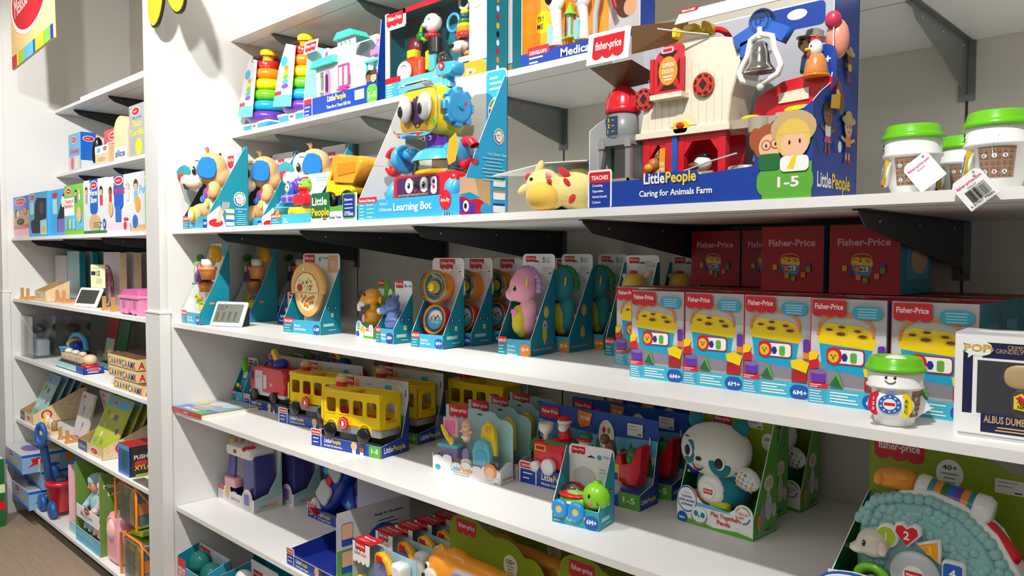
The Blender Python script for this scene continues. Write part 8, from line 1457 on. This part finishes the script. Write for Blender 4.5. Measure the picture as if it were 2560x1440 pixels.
t = thing('pink_doll_pack', 'pink bagged doll pack between green doll box and orange trimmed bags', 'doll', (-4.03, 1.30, S8), 0); b = MB(); b.rbox(0, .16, 0, .08, 0, .24, .03, 'p_lpink'); b.ell((.08, -.0, .17), (.04, .02, .05), 'f_lpink'); b.build('pink_bag', t)
def bag(label, loc, rz):
    t = thing('block_bag', label, 'toy bag', loc, rz, 'orange trimmed clear bags'); w, d, h = .26, .14, .195
    b = MB(); b.rbox(0, w, 0, d, 0, h, .03, 'haze'); b.build('clear_bag', t)
    b = MB()
    for p in ([(0, 0, 0), (0, 0, h), (.02, 0, h+.01), (w-.02, 0, h+.01), (w, 0, h), (w, 0, 0)], [(0, 0, h), (0, d, h), (w, d, h), (w, 0, h), (w, d, 0)]): b.tube(p, .006, 'p_orange')
    b.build('orange_trim', t)
    rnd = random.Random(8)
    for i in range(4):
        for j in range(3): b = MB(); x = .01+i*.06; z = .006+j*.06; b.box(x, x+.055, .015, .1, z, z+.055, rnd.choice(('p_yellow', 'p_slate2', 'dgreen', 'p_red', 'p_blue', 'lime2', 'p_orange'))); b.build('foam_block', t)
    b = MB(); b.ell((.19, .03, .15), (.035, .03, .035), 'p_yellow'); b.build('yellow_ball', t); b = MB(); b.prism([(.03, 0), (.2, .02), (.22, .05), (.1, .03)], .08, 'lime2', T(0, .02, h+.004)); b.build('green_label', t); return t
bag('lower clear bag of foam blocks with orange trim beside the divider', (-3.80, 1.29, S8), 0)
bag('upper clear bag of foam blocks stacked on the lower one', (-3.86, 1.29, S8+.248), 0)
# ================================================================ wall signs
t = thing('hanging_brand_sign', 'square wooden look sign with red oval and script lettering, striped lower edge', 'sign', (-5.11, YC-.016, 2.64), 0)
X = RY(-2.8); W_ = .765; b = MB(); b.prism([(0, 0), (W_, 0), (W_, .62), (0, .62)], .012, 'lwoods', X); F = Face(b, (0, 0, 0), (1, 0, 0), (0, 0, 1), X)
x = 0
for wd, m in ((.1, 'p_red'), (.035, 'yellow'), (.11, 'lime2'), (.17, 'sky'), (.04, 'blue'), (.14, 'gold'), (.125, 'lgreen'), (.045, 'navy')): F.rect(x, 0, wd, .07, m); x += wd
F.ell(.37, .33, .35, .2, 'white', 40); F.ell(.37, .33, .325, .178, 'md_red', 40); F.text('Melissa & Doug', .37, .29, .11, 'white', 'c', w=.55, bold=False, rot=6); F.ell(.68, .25, .008, .008, 'white', 8); b.build('board', t)
b = MB(); b.box(.1, .14, .013, .016, .3, .6, 'wallw'); b.box(.6, .64, .013, .016, .3, .6, 'wallw'); b.build('hanger_strip', t)
t = thing('oval_wall_sign', 'plain yellow double oval cut-out sign with dark rims hanging at the divider', 'sign', (-2.935, YC-.03, 2.475), 0)
for cx, a, zz in ((-.1, 10, .13), (.06, -28, .125)):
    b = MB(); X = T(cx, 0, zz) @ RY(a); b.prism(circ(0, 0, .078, .145, 28), .01, 'black', X); b.prism(circ(0, 0, .072, .138, 28), .004, 'gold2', X @ T(0, -.003, 0)); b.build('yellow_oval', t)
b = MB(); b.box(-.02, .02, .012, .028, .1, .77, 'wallw'); b.build('mounting_strip', t)
# ---- book and fallen card on the bus shelf
t = thing('picture_book', 'large thin picture book lying flat at the shelf end beside the divider', 'book', (-3.113, 1.262, S6), 1.5)
b = MB(); b.box(0, .245, 0, .235, 0, .014, 'cream'); b.box(-.001, .246, -.001, .236, .014, .0165, 'p_bookb'); b.box(-.001, .246, -.002, 0, 0, .0165, 'bookr'); F = Face(b, (0, 0, .0165), (1, 0, 0), (0, 1, 0)); F.rect(0, 0, .245, .235, 'p_bookg'); F.rect(0, 0, .245, .07, 'p_bookb'); F.text('little people', .05, .02, .02, 'white', w=.12); F.rect(.07, .045, .1, .02, 'tan'); F.poly([(.15, 0), (.245, 0), (.245, .05), (.17, .03)], 'green'); F.ell(.1, .15, .05, .04, 'lpinkg'); F.ell(.18, .16, .04, .04, 'ice'); F.ell(.03, .12, .02, .03, 'blond')
F = Face(b, (0, -.002, 0), (1, 0, 0), (0, 0, 1)); F.lines(.1, .006, .05, 1, .006, 'lpink', .004); b.build('cover', t)
